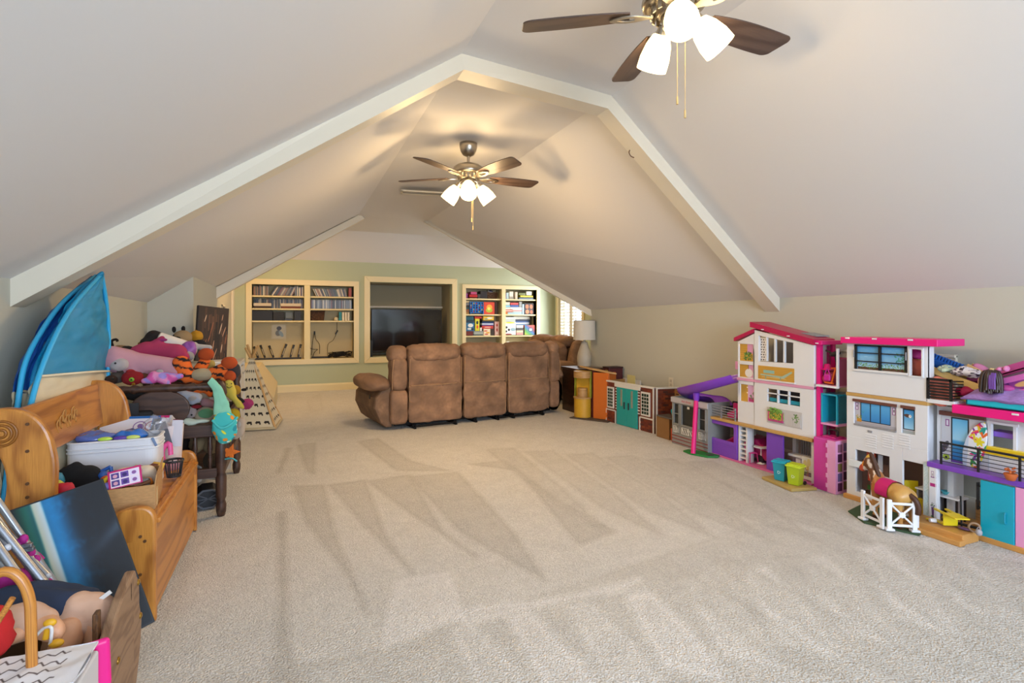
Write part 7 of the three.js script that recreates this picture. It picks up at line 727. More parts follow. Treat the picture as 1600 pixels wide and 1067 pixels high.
{
  // dark wooden toy bed
  const t = thing('toy_bed', 'dark brown wooden doll bed with oval headboard, heaped with stuffed animals', 'doll bed', [0, 0, 0]); const x0 = -1.0, x1 = -0.4, z0 = -3.72, z1 = -4.72;
  const post = (h) => lathe([[0, 0], [0.02, 0], [0.028, 0.03], [0.03, 0.07], [0.022, 0.1], [0.03, 0.12], [0.031, 0.24], [0.022, 0.27], [0.034, 0.33], [0.03, 0.45], [0.022, 0.52], [0.034, 0.56], [0.03, 0.68], [0.022, 0.72], [0.034, 0.76], [0.026, h - 0.03], [0.012, h], [0, h]], 20);
  for (const z of [z0, z1]) for (const x of [x0, x1]) part(t, 'post', post(z === z0 ? 0.83 : 0.86).translate(x, 0, z), DKW);
  part(t, 'top_rail', mv(lathe([[0, -0.29], [0.02, -0.29], [0.024, -0.2], [0.018, -0.17], [0.028, -0.15], [0.018, -0.12], [0.024, -0.06], [0.026, 0], [0.024, 0.06], [0.018, 0.12], [0.028, 0.15], [0.018, 0.17], [0.024, 0.2], [0.02, 0.29], [0, 0.29]], 18), -0.7, 0.80, z0, 0, 0, PI / 2), DKW);
  { const s = new THREE.Shape(); s.absellipse(0, 0, 0.155, 0.115, 0, 2 * PI); const g = ext(s, 0.03, 0.006).translate(-0.72, 0.675, z0 - 0.015); part(t, 'oval_headboard', uvXY(g, 2, 2), DKW); }
  for (const [y, h] of [[0.53, 0.075], [0.27, 0.06]]) { for (const z of [z0, z1]) part(t, 'end_rail', bx(0.56, h, 0.03, -0.7, y, z, 0.006), DKW); part(t, 'side_rail', bx(0.03, h, 0.96, x1, y, (z0 + z1) / 2, 0.006), DKW); part(t, 'side_rail', bx(0.03, h, 0.96, x0, y, (z0 + z1) / 2, 0.006), DKW); part(t, 'slatted_base', bx(0.56, 0.014, 0.96, -0.7, y - 0.02, (z0 + z1) / 2), DKW); }
  for (const x of [-0.9, -0.78, -0.66, -0.54, -0.46]) part(t, 'spindle', lathe([[0, 0.29], [0.01, 0.29], [0.014, 0.36], [0.009, 0.38], [0.015, 0.42], [0.01, 0.5], [0, 0.5]].map((p) => p), 12).translate(x, 0, z0), DKW);
  for (let k = 0; k < 5; k++) part(t, 'spindle', lathe([[0, 0.29], [0.01, 0.29], [0.014, 0.36], [0.009, 0.38], [0.015, 0.42], [0.01, 0.5], [0, 0.5]].map((p) => p), 12).translate(x1, 0, z0 - 0.16 - k * 0.17), DKW);
  part(t, 'far_headboard', bx(0.5, 0.22, 0.025, -0.7, 0.72, z1, 0.01), DKW); part(t, 'side_top_rail', bx(0.028, 0.04, 0.94, x1, 0.79, (z0 + z1) / 2, 0.008), DKW);
}
// stuffed animals
const fz = new Map(); const FUR = (c, r = 0.95) => { const k = c + '_' + r; if (!fz.has(k)) fz.set(k, new THREE.MeshStandardMaterial({ color: c, roughness: r, bumpMap: FURB, bumpScale: 0.004 })); return fz.get(k); }; const FURB = tex(128, 128, () => { const v = rnd() * 255; return [v, v, v]; }, false, [5, 4]);
const eye = (x, y, z, r = 0.008) => sph(r, r, r, x, y, z, 10);
function plush(label, pos, turn, rot, parts, group) { const t = thing('stuffed_animal', label, 'stuffed animal', pos, turn, group); if (rot) t.rotation.set(rot[0], turn, rot[1]); for (const [n, g, m, l] of parts) part(t, n, g, m, l); return t; }
const bl = (rx, ry, rz, x = 0, y = 0, z = 0, a = 0.008, s = 1, n = 22) => lumpy(sph(rx, ry, rz, 0, 0, 0, n), a, 14 / Math.max(rx, ry, rz) * 0.1, s).translate(x, y, z);
{
  const dk = mat(0x17130f, 0.35);
  // light pink pig lying across the pile
  plush('large pale pink plush pig lying across the pile, white muzzle', K(290, 385, 3.98), 0, null, [['body', body([[[-0.1, 0.0, 0.02], [0.15, -0.035, 0.0], 0.078, 0.06], [[-0.15, 0.035, 0.06], [-0.1, 0.02, 0.03], 0.075, 0.07], [[0.12, -0.05, 0.05], [0.19, -0.07, 0.06], 0.03, 0.026], [[-0.06, -0.05, 0.06], [-0.03, -0.09, 0.09], 0.03, 0.026]], 0.01, 0.03), FUR(0xe3a9b6)], ['muzzle', bl(0.05, 0.04, 0.035, -0.105, 0.0, 0.105, 0.004, 2), FUR(0xeadcd8)], ['nostril', eye(-0.115, 0.01, 0.139, 0.006), dk], ['ear', bl(0.03, 0.035, 0.015, -0.19, 0.09, 0.05, 0.003, 3, 14), FUR(0xd893a4)], ['eye', eye(-0.165, 0.04, 0.125, 0.006), dk]]);
  plush('hot pink plush lying behind the pale pink pig', K(415, 305, 4.12), 0, null, [['body', body([[[-0.08, 0.0, 0], [0.08, -0.02, 0], 0.062, 0.066], [[-0.13, -0.005, 0.03], [-0.09, 0.0, 0.01], 0.045, 0.05], [[-0.03, 0.06, 0.0], [0.0, 0.085, 0.0], 0.02, 0.016], [[0.08, -0.03, 0.04], [0.13, -0.04, 0.05], 0.04, 0.035]], 0.01, 0.03), FUR(0xc43d68)], ['fin', bl(0.03, 0.012, 0.02, 0.0, 0.075, 0.0, 0.003, 4, 12), FUR(0xb43f8e)]]);
  plush('white plush dog with a black patch, top of the pile', K(465, 255, 4.28), 0, [0, -0.35], [['body', body([[[-0.1, 0.01, 0], [0.12, 0.0, 0], 0.05, 0.055], [[0.1, -0.01, 0.03], [0.15, -0.05, 0.05], 0.035, 0.03], [[-0.1, 0.02, 0.02], [-0.13, -0.03, 0.05], 0.03, 0.026]], 0.009, 0.025, (x) => (x < -0.065 ? 0x1a1716 : 0xd9d2c8)), new THREE.MeshStandardMaterial({ vertexColors: true, roughness: 0.95 })]]);
  plush('tan plush puppy with black ears and muzzle, highest on the pile', K(555, 210, 4.34), 0, null, [['head', bl(0.062, 0.05, 0.052, 0, 0, 0, 0.004, 5), FUR(0xb39469)], ['ear', bl(0.013, 0.022, 0.01, -0.05, 0.056, 0, 0.002, 2, 12), FUR(0x17120f)], ['ear', bl(0.013, 0.022, 0.01, 0.006, 0.06, 0, 0.002, 3, 12), FUR(0x17120f)], ['muzzle', bl(0.034, 0.018, 0.02, -0.03, -0.008, 0.045, 0.003, 4, 14), FUR(0x1a1411)], ['eye', eye(-0.045, 0.016, 0.043, 0.006), dk], ['body', bl(0.06, 0.05, 0.06, 0.02, -0.075, -0.01, 0.006, 8), FUR(0xa88a62)]]);
  plush('plush chick with round yellow head and black body beside the canvas', K(655, 200, 4.42), 0, null, [['head', bl(0.042, 0.04, 0.042, 0, 0, 0, 0.003, 6), FUR(0xe0a01e)], ['body', bl(0.05, 0.04, 0.045, 0.01, -0.06, 0.0, 0.004, 7), FUR(0x1b1a20)], ['cap_button', sph(0.006, 0.004, 0.006, -0.005, 0.04, 0, 10), FUR(0xc98a14)]]);
  plush('white plush slipper-shaped toy under the yellow-headed chick', K(690, 275, 4.3), 0, [0, -0.05], [['body', body([[[-0.05, 0.0, 0], [0.05, -0.002, 0.01], 0.022, 0.016], [[-0.055, 0.012, 0], [-0.045, 0.02, 0], 0.018, 0.014]], 0.006, 0.015), FUR(0xd3cdc6)]]);
  solo('purple_cloth', 'purple shiny cloth tucked beside the white plush dog', 'cloth', lumpy(sph(0.045, 0.06, 0.04, 0, 0, 0, 20), 0.02, 18, 3), mat(0x8e4f98, 0.4), K(605, 290, 4.2));
  // orange striped tiger: body, pale belly and round paws sticking up
  const stripe = (x, y, z) => (Math.sin((y * 0.9 + x * 0.25 + 0.012 * noise.noise(x * 40, y * 40, z * 40)) * 150) > 0.62 ? 0x1d1410 : 0xd8621c); const TIG = new THREE.MeshStandardMaterial({ vertexColors: true, roughness: 0.95 });
  { const F = 3.96, o = K(640, 440, F), q = (cx, cy, dz = 0) => [(cx - 640) * KS(F), -(cy - 440) * KS(F), dz];
    plush('orange black-striped plush tiger on its back with round paws up', o, 0, null, [['body', body([[q(560, 395, 0.0), q(590, 470, 0.03), 0.056, 0.05], [q(590, 470, 0.02), q(650, 490, 0.0), 0.05, 0.045]], 0.0075, 0.02, stripe), TIG], ['leg', body([[q(665, 440, -0.04), q(695, 380, -0.05), 0.038, 0.032]], 0.006, 0.02, stripe), TIG], ['leg', body([[q(745, 470, 0.02), q(815, 430, 0.03), 0.04, 0.034], [q(800, 450, 0.02), q(840, 500, 0.02), 0.03, 0.03]], 0.006, 0.02, stripe), TIG], ['paw', bl(0.047, 0.042, 0.04, ...q(705, 330, -0.04), 0.004, 2), FUR(0xd8561a)], ['paw', bl(0.048, 0.04, 0.042, ...q(860, 388, 0.04), 0.004, 3), FUR(0xdd581a)], ['paw', bl(0.038, 0.036, 0.036, ...q(862, 485, 0.03), 0.004, 4), FUR(0xd8561a)], ['belly', bl(0.07, 0.04, 0.05, ...q(690, 468, 0.035), 0.005, 5), FUR(0xd8c49c)]]); }
  plush('red round plush bird with green eyes behind the bed rail', K(210, 492, 3.86), 0.1, null, [['body', bl(0.058, 0.043, 0.045, 0, 0, 0, 0.003, 8), FUR(0xb01820)], ['eye', mv(sph(0.014, 0.014, 0.008, 0, 0, 0, 14), 0.0, -0.005, 0.041), mat(0x6fae2e, 0.2)], ['pupil', eye(0.0, -0.005, 0.047, 0.006), dk], ['beak', mv(new THREE.ConeGeometry(0.01, 0.022, 10), 0.008, -0.03, 0.046, 1.2), FUR(0xe09a22)], ['crest', bl(0.022, 0.012, 0.014, -0.01, 0.042, 0, 0.003, 3, 12), FUR(0xc02a2a)]]);
  plush('pink and lilac tie-dyed plush with a white tuft behind the rail', K(415, 492, 3.86), 0, null, [['body', body([[[-0.04, 0.01, 0], [0.05, 0.0, 0], 0.036, 0.03], [[0.04, 0.0, 0.01], [0.1, 0.01, 0.01], 0.022, 0.016], [[-0.05, -0.01, 0.02], [-0.09, -0.012, 0.02], 0.022, 0.016], [[0.0, -0.01, 0.03], [0.04, -0.035, 0.04], 0.02, 0.014]], 0.006, 0.018, (x, y, z) => (noise.noise(x * 28, y * 28, z * 28) > 0.05 ? 0xd6589a : noise.noise(x * 20 + 5, y * 20, z * 20) > 0.1 ? 0x9a86c8 : 0xd986b0)), TIG], ['tuft', bl(0.02, 0.012, 0.014, -0.012, 0.042, 0.004, 0.004, 3, 12), FUR(0xe6e0e0)]]);
  plush('tan plush pug with black brow behind the pale pink pig', K(150, 325, 4.12), 0, null, [['head', bl(0.06, 0.06, 0.05, -0.02, 0, 0, 0.005, 2), FUR(0xa68a63)], ['brow', bl(0.04, 0.018, 0.03, 0.022, 0.035, 0.02, 0.003, 3, 14), FUR(0x17120e)], ['ear', tube([[-0.06, 0.05, 0], [-0.065, 0.085, 0], [-0.04, 0.095, 0.0], [-0.035, 0.08, 0]], 0.008, 14, 7), FUR(0x221a14)]]);
  plush('tan plush bear peeking between pug and hot pink plush', K(300, 285, 4.24), 0, null, [['head', bl(0.05, 0.035, 0.04, 0, 0, 0, 0.004, 4), FUR(0xb88a52)], ['ear', bl(0.014, 0.014, 0.008, -0.03, 0.03, 0, 0.002, 3, 12), FUR(0xa0733e)]]);
  plush('grey-brown plush mouse at the left end of the pile', K(100, 490, 3.9), 0, null, [['body', bl(0.05, 0.035, 0.045, 0, 0, 0, 0.005, 2), FUR(0x6e6258)], ['ear', bl(0.018, 0.018, 0.008, 0.02, 0.035, 0.01, 0.002, 3, 12), FUR(0x5a4a40)]]);
  plush('dark brown spotted plush against the tent at the rail', K(60, 505, 3.84), 0, null, [['body', bl(0.035, 0.028, 0.03, 0, 0, 0, 0.004, 5, 16), FUR(0x4a3022)], ['nose', eye(0.015, 0.01, 0.028, 0.007), dk]]); plush('chestnut plush puppy between the red bird and tie-dyed plush', K(290, 495, 3.9), 0, null, [['head', bl(0.035, 0.034, 0.03, 0, 0, 0, 0.004, 6, 16), FUR(0x7a4a2a)], ['ear', bl(0.014, 0.024, 0.01, -0.018, 0.02, 0.02, 0.003, 3, 12), FUR(0x2e1e16)]]);
  plush('cream plush rabbit sunk under the pale pink pig', K(360, 450, 3.98), 0, null, [['body', bl(0.11, 0.045, 0.06, 0, 0, 0, 0.006, 6), FUR(0xb58f78)], ['ear', bl(0.02, 0.012, 0.03, -0.1, 0.01, 0.03, 0.003, 3, 12), FUR(0xa07c68)]]);
  plush('grey plush elephant half hidden behind the tiger paws', K(905, 440, 4.1), 0, null, [['head', bl(0.05, 0.06, 0.05, 0, 0, 0, 0.005, 6), FUR(0x3f3a3c)], ['ear', bl(0.03, 0.04, 0.012, -0.045, 0.02, 0.02, 0.003, 4, 14), FUR(0x55504f)]]); plush('white and grey plush kitten above the tiger body', K(600, 340, 4.12), 0, null, [['head', bl(0.034, 0.032, 0.03, 0, 0, 0, 0.004, 6, 16), FUR(0xc9c4c0)], ['ear', bl(0.01, 0.014, 0.007, -0.018, 0.03, 0, 0.002, 3, 10), FUR(0x8a8684)], ['eye', eye(-0.008, 0.004, 0.03, 0.005), dk]]); plush('yellow and white plush duckling between the tiger legs', K(745, 395, 4.05), 0, null, [['body', bl(0.035, 0.03, 0.03, 0, 0, 0, 0.004, 6, 16), FUR(0xdcc062)], ['beak', mv(new THREE.ConeGeometry(0.01, 0.025, 10), 0.0, 0.0, 0.034, PI / 2), FUR(0xe0902a)]]);
  // between rails
  { const F = 3.9; plush('orange striped plush tiger cub lying under the bed rail', K(690, 575, F), 0, null, [['body', body([[[-0.07, 0, 0], [0.07, 0.005, 0], 0.028, 0.03], [[0.03, 0, 0.02], [0.05, -0.03, 0.03], 0.018, 0.014]], 0.006, 0.015, stripe), TIG]]); }
  solo('black_shirt', 'black cloth with a white stripe stuffed behind the oval headboard', 'cloth', lumpy(sph(0.09, 0.035, 0.05, 0, 0, 0, 22), 0.014, 14, 9), mat(0x141315, 0.8), K(265, 605, 3.88)); 
  plush('white plush lamb curled right of the oval headboard', K(605, 630, 3.84), 0, null, [['body', body([[[-0.03, 0.01, 0], [0.04, 0.0, 0], 0.036, 0.03], [[-0.05, 0.04, 0], [-0.025, 0.02, 0], 0.016, 0.02], [[0.02, -0.02, 0.03], [0.05, -0.01, 0.03], 0.02, 0.018]], 0.006, 0.016), FUR(0xc9ccd6)], ['muzzle', bl(0.022, 0.016, 0.014, 0.022, 0.0, 0.04, 0.002, 3, 12), FUR(0xd9ccc2)]]);
  plush('cream plush bear beside the white lamb', K(705, 620, 3.9), 0, null, [['head', bl(0.034, 0.038, 0.03, 0, 0, 0, 0.004, 4, 18), FUR(0xc4b096)], ['ear', bl(0.012, 0.012, 0.008, -0.02, 0.034, 0, 0.002, 3, 10), FUR(0xb39c80)]]); plush('dusty pink plush sausage-shaped toy under the cream bear', K(750, 665, 3.84), 0, [0, -0.2], [['body', body([[[-0.03, 0, 0], [0.03, -0.005, 0], 0.026, 0.024]], 0.006, 0.01), FUR(0xb8888a)]]);
  plush('white and red plush mouse face below the lamb', K(615, 730, 3.82), 0, null, [['head', bl(0.034, 0.036, 0.03, 0, 0, 0, 0.003, 4, 18), FUR(0xd0bcb8)], ['nose', eye(0.008, -0.012, 0.03, 0.006), dk], ['cap', bl(0.03, 0.012, 0.022, 0.03, 0.034, 0, 0.003, 4, 12), FUR(0xa8182a)]]);
  plush('round cream plush with a mint green patch by the bed rail', K(718, 748, 3.83), 0, null, [['body', bl(0.062, 0.052, 0.045, 0, 0, 0, 0.003, 4), FUR(0xc9b496)], ['green_patch', bl(0.042, 0.03, 0.012, 0.006, 0.016, 0.04, 0.004, 9, 18), FUR(0x6fae7a)]]);
  solo('white_cloth', 'white and green cloth draped over the bed\'s lower rail', 'cloth', lumpy(sph(0.1, 0.018, 0.03, 0, 0, 0, 26), 0.016, 16, 4), mat(0xcfd6c0, 0.8), K(620, 795, 3.8));
  // things hanging at the near right post
  { const F = 3.64, q = (cx, cy) => K(cx, cy, F); const pts = [q(745, 505), q(790, 560), q(815, 620), q(830, 690), q(835, 740)]; const g = []; const t = thing('baby_swaddle', 'mint baby wrap with teal patterned pouch hanging off the bed post', 'baby wrap', [0, 0, 0]); const c = new THREE.CatmullRomCurve3(pts.map((p) => new THREE.Vector3(...p))); const strip = new THREE.TubeGeometry(c, 30, 0.03, 12); { const p = strip.attributes.position; for (let i = 0; i <= 30; i++) { const ctr = c.getPointAt(i / 30), w = 0.55 + i / 30 * 1.05; for (let k = 0; k <= 12; k++) { const j = i * 13 + k; p.setXYZ(j, ctr.x + (p.getX(j) - ctr.x) * w, ctr.y + (p.getY(j) - ctr.y), ctr.z + (p.getZ(j) - ctr.z) * 0.3); } } strip.computeVertexNormals(); } part(t, 'strap', lumpy(strip, 0.006, 20, 2), mat(0x86c4a4, 0.85));
    const m = print(128, 128, (x, w, h) => { x.fillStyle = '#3fb3ae'; x.fillRect(0, 0, w, h); for (let k = 0; k < 60; k++) { x.fillStyle = ['#1f8a94', '#e0d83a', '#e0862a', '#d9f0e6'][k % 4]; x.beginPath(); x.ellipse(rnd() * w, rnd() * h, 2 + rnd() * 5, 5 + rnd() * 4, rnd() * 3, 0, 7); x.fill(); } }, 0.85); const b = q(852, 835), pg = lumpy(sph(0.066, 0.1, 0.03, 0, 0, 0, 30), 0.012, 16, 6); const pp = pg.attributes.position; for (let i = 0; i < pp.count; i++) { const y = pp.getY(i); pp.setX(i, pp.getX(i) * (1.05 + (y > 0.06 ? 0.1 : 0)) + 0.004 * Math.sin(pp.getX(i) * 220) * (0.1 - y)); } pg.computeVertexNormals(); part(t, 'pouch', pg.translate(...b), m); part(t, 'pouch_band', tube([[b[0] - 0.066, b[1] + 0.05, b[2] + 0.012], [b[0] - 0.02, b[1] + 0.005, b[2] + 0.036], [b[0] + 0.03, b[1] + 0.02, b[2] + 0.032], [b[0] + 0.068, b[1] + 0.06, b[2] + 0.01]], 0.008, 24, 7), mat(0x49b8b4, 0.85)); }
  { const F = 3.88; plush('yellow plush banana with a smiling face and long arm', K(890, 590, F), 0, null, [['body', body([[[-0.01, 0.05, 0], [0.0, 0.0, 0], 0.03, 0.032], [[0.0, 0.0, 0], [0.01, -0.03, 0], 0.03, 0.02], [[0.015, -0.03, 0.01], [0.05, -0.08, 0.01], 0.016, 0.018], [[0.05, -0.08, 0.01], [0.07, -0.1, 0.01], 0.018, 0.012]], 0.006, 0.016), FUR(0xdcc44c)], ['smile', tube([[-0.018, 0.04, 0.03], [-0.004, 0.032, 0.033], [0.012, 0.042, 0.03]], 0.002, 12, 5), dk], ['eye', eye(-0.016, 0.056, 0.026, 0.004), dk], ['eye', eye(0.008, 0.058, 0.026, 0.004), dk]]);
    plush('golden plush bee head with black feelers beyond the banana', K(935, 575, 3.98), 0, null, [['head', bl(0.034, 0.034, 0.03, -0.01, 0, 0, 0.003, 4, 18), FUR(0xcf9a1e)], ['feeler', [bl(0.018, 0.01, 0.01, 0.042, 0.0, 0.0, 0.002, 2, 12)], FUR(0x16120e)]]);
    plush('raspberry fuzzy plush ball with a long black feeler', K(1000, 672, 3.9), 0, null, [['head', bl(0.042, 0.034, 0.034, 0, 0, 0, 0.008, 9, 24), FUR(0xb8346e)], ['feeler', tube([[-0.065, 0.05, 0], [-0.03, 0.035, 0.02], [-0.012, 0.012, 0.032]], 0.01, 14, 8), FUR(0x1a1210)]]); plush('small cream plush beak-faced bird behind the raspberry ball', K(940, 650, 3.95), 0, null, [['head', bl(0.03, 0.028, 0.026, 0, 0, 0, 0.003, 4, 16), FUR(0xd0b07a)], ['beak', bl(0.012, 0.008, 0.012, 0.01, 0.0, 0.026, 0.002, 2, 10), FUR(0xd97a3a)]]);
    plush('bright yellow plush chick low beside the teal pouch', K(915, 750, 3.86), 0, null, [['body', bl(0.036, 0.044, 0.03, 0, 0, 0, 0.003, 4, 18), FUR(0xd8b41c)]]); plush('cream plush foot hanging beside the teal pouch', K(960, 840, 3.9), 0, null, [['body', body([[[0, 0.04, 0], [-0.01, -0.02, 0], 0.03, 0.034], [[-0.01, -0.02, 0], [-0.03, -0.045, 0.01], 0.03, 0.024]], 0.006, 0.016), FUR(0xcdb8a2)], ['cheek', bl(0.012, 0.02, 0.008, -0.006, 0.03, 0.028, 0.002, 2, 10), FUR(0xd8d0c4)]]); plush('orange plush starfish poking out below the teal pouch', K(888, 1005, 3.72), 0, null, [['body', ext(Array.from({ length: 10 }, (_, k) => { const a = k * PI / 5, r = k % 2 ? 0.026 : 0.058; return [Math.cos(a) * r, Math.sin(a) * r]; }), 0.02, 0.008), FUR(0xcf6a22)]]); }
  // lower bin
  { const pf = (cx, cy, lab, c, r, F = 3.86) => plush(lab, K(cx, cy, F), 0, null, [['body', bl(r, r * 0.95, r, 0, 0, 0, 0.01, cx * 0.01, 22), FUR(c)], ['ear', bl(r * 0.3, r * 0.3, r * 0.2, -r * 0.6, r * 0.8, 0, 0.003, 3, 10), FUR(c)]]); pf(665, 955, 'tan shaggy plush bear in the lower bin, left of the spindle', 0xa08862, 0.05); pf(760, 960, 'larger tan shaggy plush bear in the lower bin by the post', 0xa48c66, 0.055); plush('olive-brown plush standing in the lower bin by the post', K(760, 1070, 3.86), 0, null, [['body', bl(0.05, 0.07, 0.045, 0, 0, 0, 0.006, 5), FUR(0x5c4c36)], ['paw', bl(0.02, 0.02, 0.02, -0.03, -0.04, 0.035, 0.003, 4, 12), FUR(0x6a5a42)]]); plush('white plush bunny lying at the bottom of the lower bin', K(765, 1160, 3.84), 0, null, [['body', body([[[-0.05, 0.0, 0], [0.04, -0.01, 0], 0.024, 0.03], [[-0.05, 0.0, 0], [-0.07, 0.05, 0], 0.014, 0.01], [[0.03, 0, 0], [0.05, 0.04, 0], 0.014, 0.01]], 0.006, 0.016), FUR(0xd9d4ca)]]); plush('small white plush paw at the left of the lower bin', K(650, 1150, 3.86), 0, null, [['body', body([[[0, 0.03, 0], [0.0, -0.03, 0], 0.022, 0.026], [[0.0, -0.03, 0], [0.02, -0.045, 0.01], 0.02, 0.016]], 0.006, 0.014), FUR(0xd3cabc)]]); plush('dark brown plush deep in the lower bin behind the bears', K(560, 990, 3.95), 0, null, [['body', bl(0.09, 0.09, 0.06, 0, 0, 0, 0.008, 5), FUR(0x241c18)], ['ear', bl(0.02, 0.02, 0.012, 0.05, 0.08, 0, 0.003, 4, 10), FUR(0x2e2420)]]); solo('teal_ribbon', 'thin teal ribbon trailing under the orange starfish', 'ribbon', tube([K(850, 1055, 3.7), K(900, 1050, 3.68), K(935, 1070, 3.68)], 0.005, 16, 6), mat(0x3f9aa0, 0.6)); }
}
// black equipment under the bed; black bag; dresser, canvas, teepee, stair wall
{
  const p = onY(327, 803); const b = thing('floor_speaker', 'black speaker with octagonal ribbed grille under the doll bed', 'speaker', [p[0] - 0.02, 0, -p[2] - 0.1], 0.15); const oc = Array.from({ length: 8 }, (_, k) => { const a = k * PI / 4 + PI / 8; return [Math.cos(a) * 0.082, Math.sin(a) * 0.066 + 0.068]; }); part(b, 'body', ext(oc, 0.16, 0.008).translate(0, 0, -0.16), mat(0x1e2024, 0.6)); part(b, 'rim', ext(oc, 0.02, 0.003, [oc.map(([x, y]) => [x * 0.82, (y - 0.068) * 0.82 + 0.068]).reverse()]), mat(0x55585e, 0.5)); for (const a of [0.5, -0.5, PI - 0.0]) part(b, 'grille_rib', mv(bx(0.14, 0.006, 0.006), 0, 0.068, 0.008, 0, 0, a), mat(0x4a4d53, 0.5));
  const k = onF(196, 645, 3.66); const g = thing('black_bag', 'black open document bag between the oak bench and the doll bed', 'bag', [k[0], k[1] - 0.075, -3.64], 0.3); part(g, 'front_flap', mv(bx(0.13, 0.13, 0.008, 0, 0.075, 0.02, 0.003), 0, 0, 0, 0.15), mat(0x17181b, 0.6)); part(g, 'bag_body', lumpy(new RoundedBoxGeometry(0.2, 0.1, 0.07, 6, 0.02).translate(0.04, 0.03, -0.02), 0.006, 16, 3), mat(0x101114, 0.7));
  const d = thing('dresser', 'white toy dresser with open cubbies standing beyond the doll bed', 'dresser', [-0.45, 0, -5.55], PI / 2); const W = 1.36, H = 0.815, wm = mat(0xcfcac0, 0.5); part(d, 'top_panel', bx(W, 0.03, 0.42, 0, H - 0.015, -0.21, 0.005), wm); part(d, 'bottom_panel', bx(W, 0.05, 0.42, 0, 0.025, -0.21), wm); for (const x of [-W / 2 + 0.012, -W / 6, W / 6, W / 2 - 0.012]) part(d, 'upright', bx(0.024, H - 0.08, 0.42, x, H / 2 + 0.01, -0.21), wm); part(d, 'back_panel', bx(W, H - 0.06, 0.012, 0, H / 2, -0.414), wm); part(d, 'shelf', bx(W - 0.04, 0.02, 0.39, 0, 0.42, -0.21), wm); for (const [x, y] of [[-0.45, 0.235], [0, 0.235], [0.45, 0.235], [-0.45, 0.6], [0, 0.6], [0.45, 0.6]]) { const dr = part(d, 'bin_front', bx(0.4, 0.3, 0.016, x, y, -0.012, 0.005), wm); part(dr, 'bin_handle', mv(cyl(0.012, 0.012, 0.014, 12), x, y + 0.08, 0.002, PI / 2), mat(0x9a948a, 0.4)); }
  solo('notebook_stack', 'stack of white sheets and a blue notebook edge on the dresser front corner', 'papers', [bx(0.2, 0.03, 0.26, 0, 0.015, 0, 0.004), bx(0.19, 0.02, 0.25, 0.005, 0.042, 0, 0.004)], mat(0xd3cfc8, 0.5), [-0.6, 0.816, -5.1], 0.3);
  { const a = V(...onF(303, 478, 5.5)), b2 = V(...onF(334, 483, 5.62)), c = V(...onF(345, 557, 5.5)); const ux = b2.clone().sub(a), uy = a.clone().sub(a.clone().add(c.clone().sub(b2))); const w = 0.2, h = 0.5; const cv = thing('painted_canvas', 'tall dark brown painted canvas leaning on the wall above the dresser', 'canvas', [0, 0, 0]); cv.position.set(a.x + 0.12, 0.83, -5.6); cv.rotation.set(-0.1, 0.55, -0.1, 'YXZ'); const hh = a.y - 0.83; const g = bx(0.27, hh, 0.03, 0, hh / 2, 0, 0.003), uv = g.attributes.uv; part(cv, 'canvas', g, print(128, 256, (x, W2, H2) => { x.fillStyle = '#2c1d17'; x.fillRect(0, 0, W2, H2); for (let k = 0; k < 60; k++) { x.fillStyle = ['#4a2f22', '#1c1210', '#5a3a28', '#35231b'][k % 4]; x.fillRect(rnd() * W2, rnd() * H2, 3 + rnd() * 8, 30 + rnd() * 80); } for (let k = 0; k < 16; k++) { x.fillStyle = ['#b98a6a', '#8a4f30', '#d0b090', '#9a5a3a'][k % 4]; x.beginPath(); x.ellipse(rnd() * W2, 40 + rnd() * 190, 2, 14 + rnd() * 26, rnd() * 0.3, 0, 7); x.fill(); } }, 0.6)); part(cv, 'stretcher_side', bx(0.012, hh, 0.034, -0.136, hh / 2, 0, 0.002), mat(0x18111a, 0.6)); }
  // teepee
  { const t = thing('play_teepee', 'small cream play teepee printed with black marks, wooden poles crossed on top', 'teepee', [-0.415, 0, -6.74]); const m = print(256, 256, (x, w, h) => { x.fillStyle = '#cfc3a6'; x.fillRect(0, 0, w, h); x.strokeStyle = '#231d1a'; x.lineWidth = 7; for (let j = 0; j < 8; j++) for (let i = 0; i < 6; i++) { const a = 12 + i * 44 + (j % 2) * 20, b = 16 + j * 31; x.beginPath(); x.moveTo(a - 10, b + 6); x.lineTo(a - 8, b - 2); x.lineTo(a + 9, b - 2); x.stroke(); x.fillStyle = '#231d1a'; x.beginPath(); x.moveTo(a + 7, b - 7); x.lineTo(a + 15, b); x.lineTo(a + 5, b + 5); x.fill(); } }, 0.9);
    const n = 4, R = 0.4, Ht = 0.76, base = []; for (let k = 0; k < n; k++) { const a = k * PI / 2 + PI / 4 + 0.1; base.push([Math.cos(a) * R, Math.sin(a) * R]); }
    for (let k = 0; k < n; k++) { const a = base[k], b = base[(k + 1) % n]; const g = new THREE.PlaneGeometry(1, 1, 10, 14), p = g.attributes.position; const mid = [(a[0] + b[0]) / 2, (a[1] + b[1]) / 2]; for (let i = 0; i < p.count; i++) { const u = p.getX(i) + 0.5, v = p.getY(i) + 0.5; const q = 1 - v * 0.94, sag = 1 - 0.12 * Math.sin(u * PI) * Math.sin(v * PI) - 0.03 * noise.noise(u * 5, v * 5, k); p.setXYZ(i, (a[0] + (b[0] - a[0]) * u) * q * sag, 0.012 + v * Ht, (a[1] + (b[1] - a[1]) * u) * q * sag); } g.computeVertexNormals(); part(t, 'fabric_panel', g, m); part(t, 'hem', bar([a[0], 0.02, a[1]], [b[0], 0.02, b[1]], 0.016), mat(0xb8a988, 0.9)); part(t, 'pole', bar([a[0], 0.01, a[1]], [-a[0] * 0.2, 0.93 - k * 0.01, -a[1] * 0.2], 0.013, 8), mat(0xc29a62, 0.6)); }
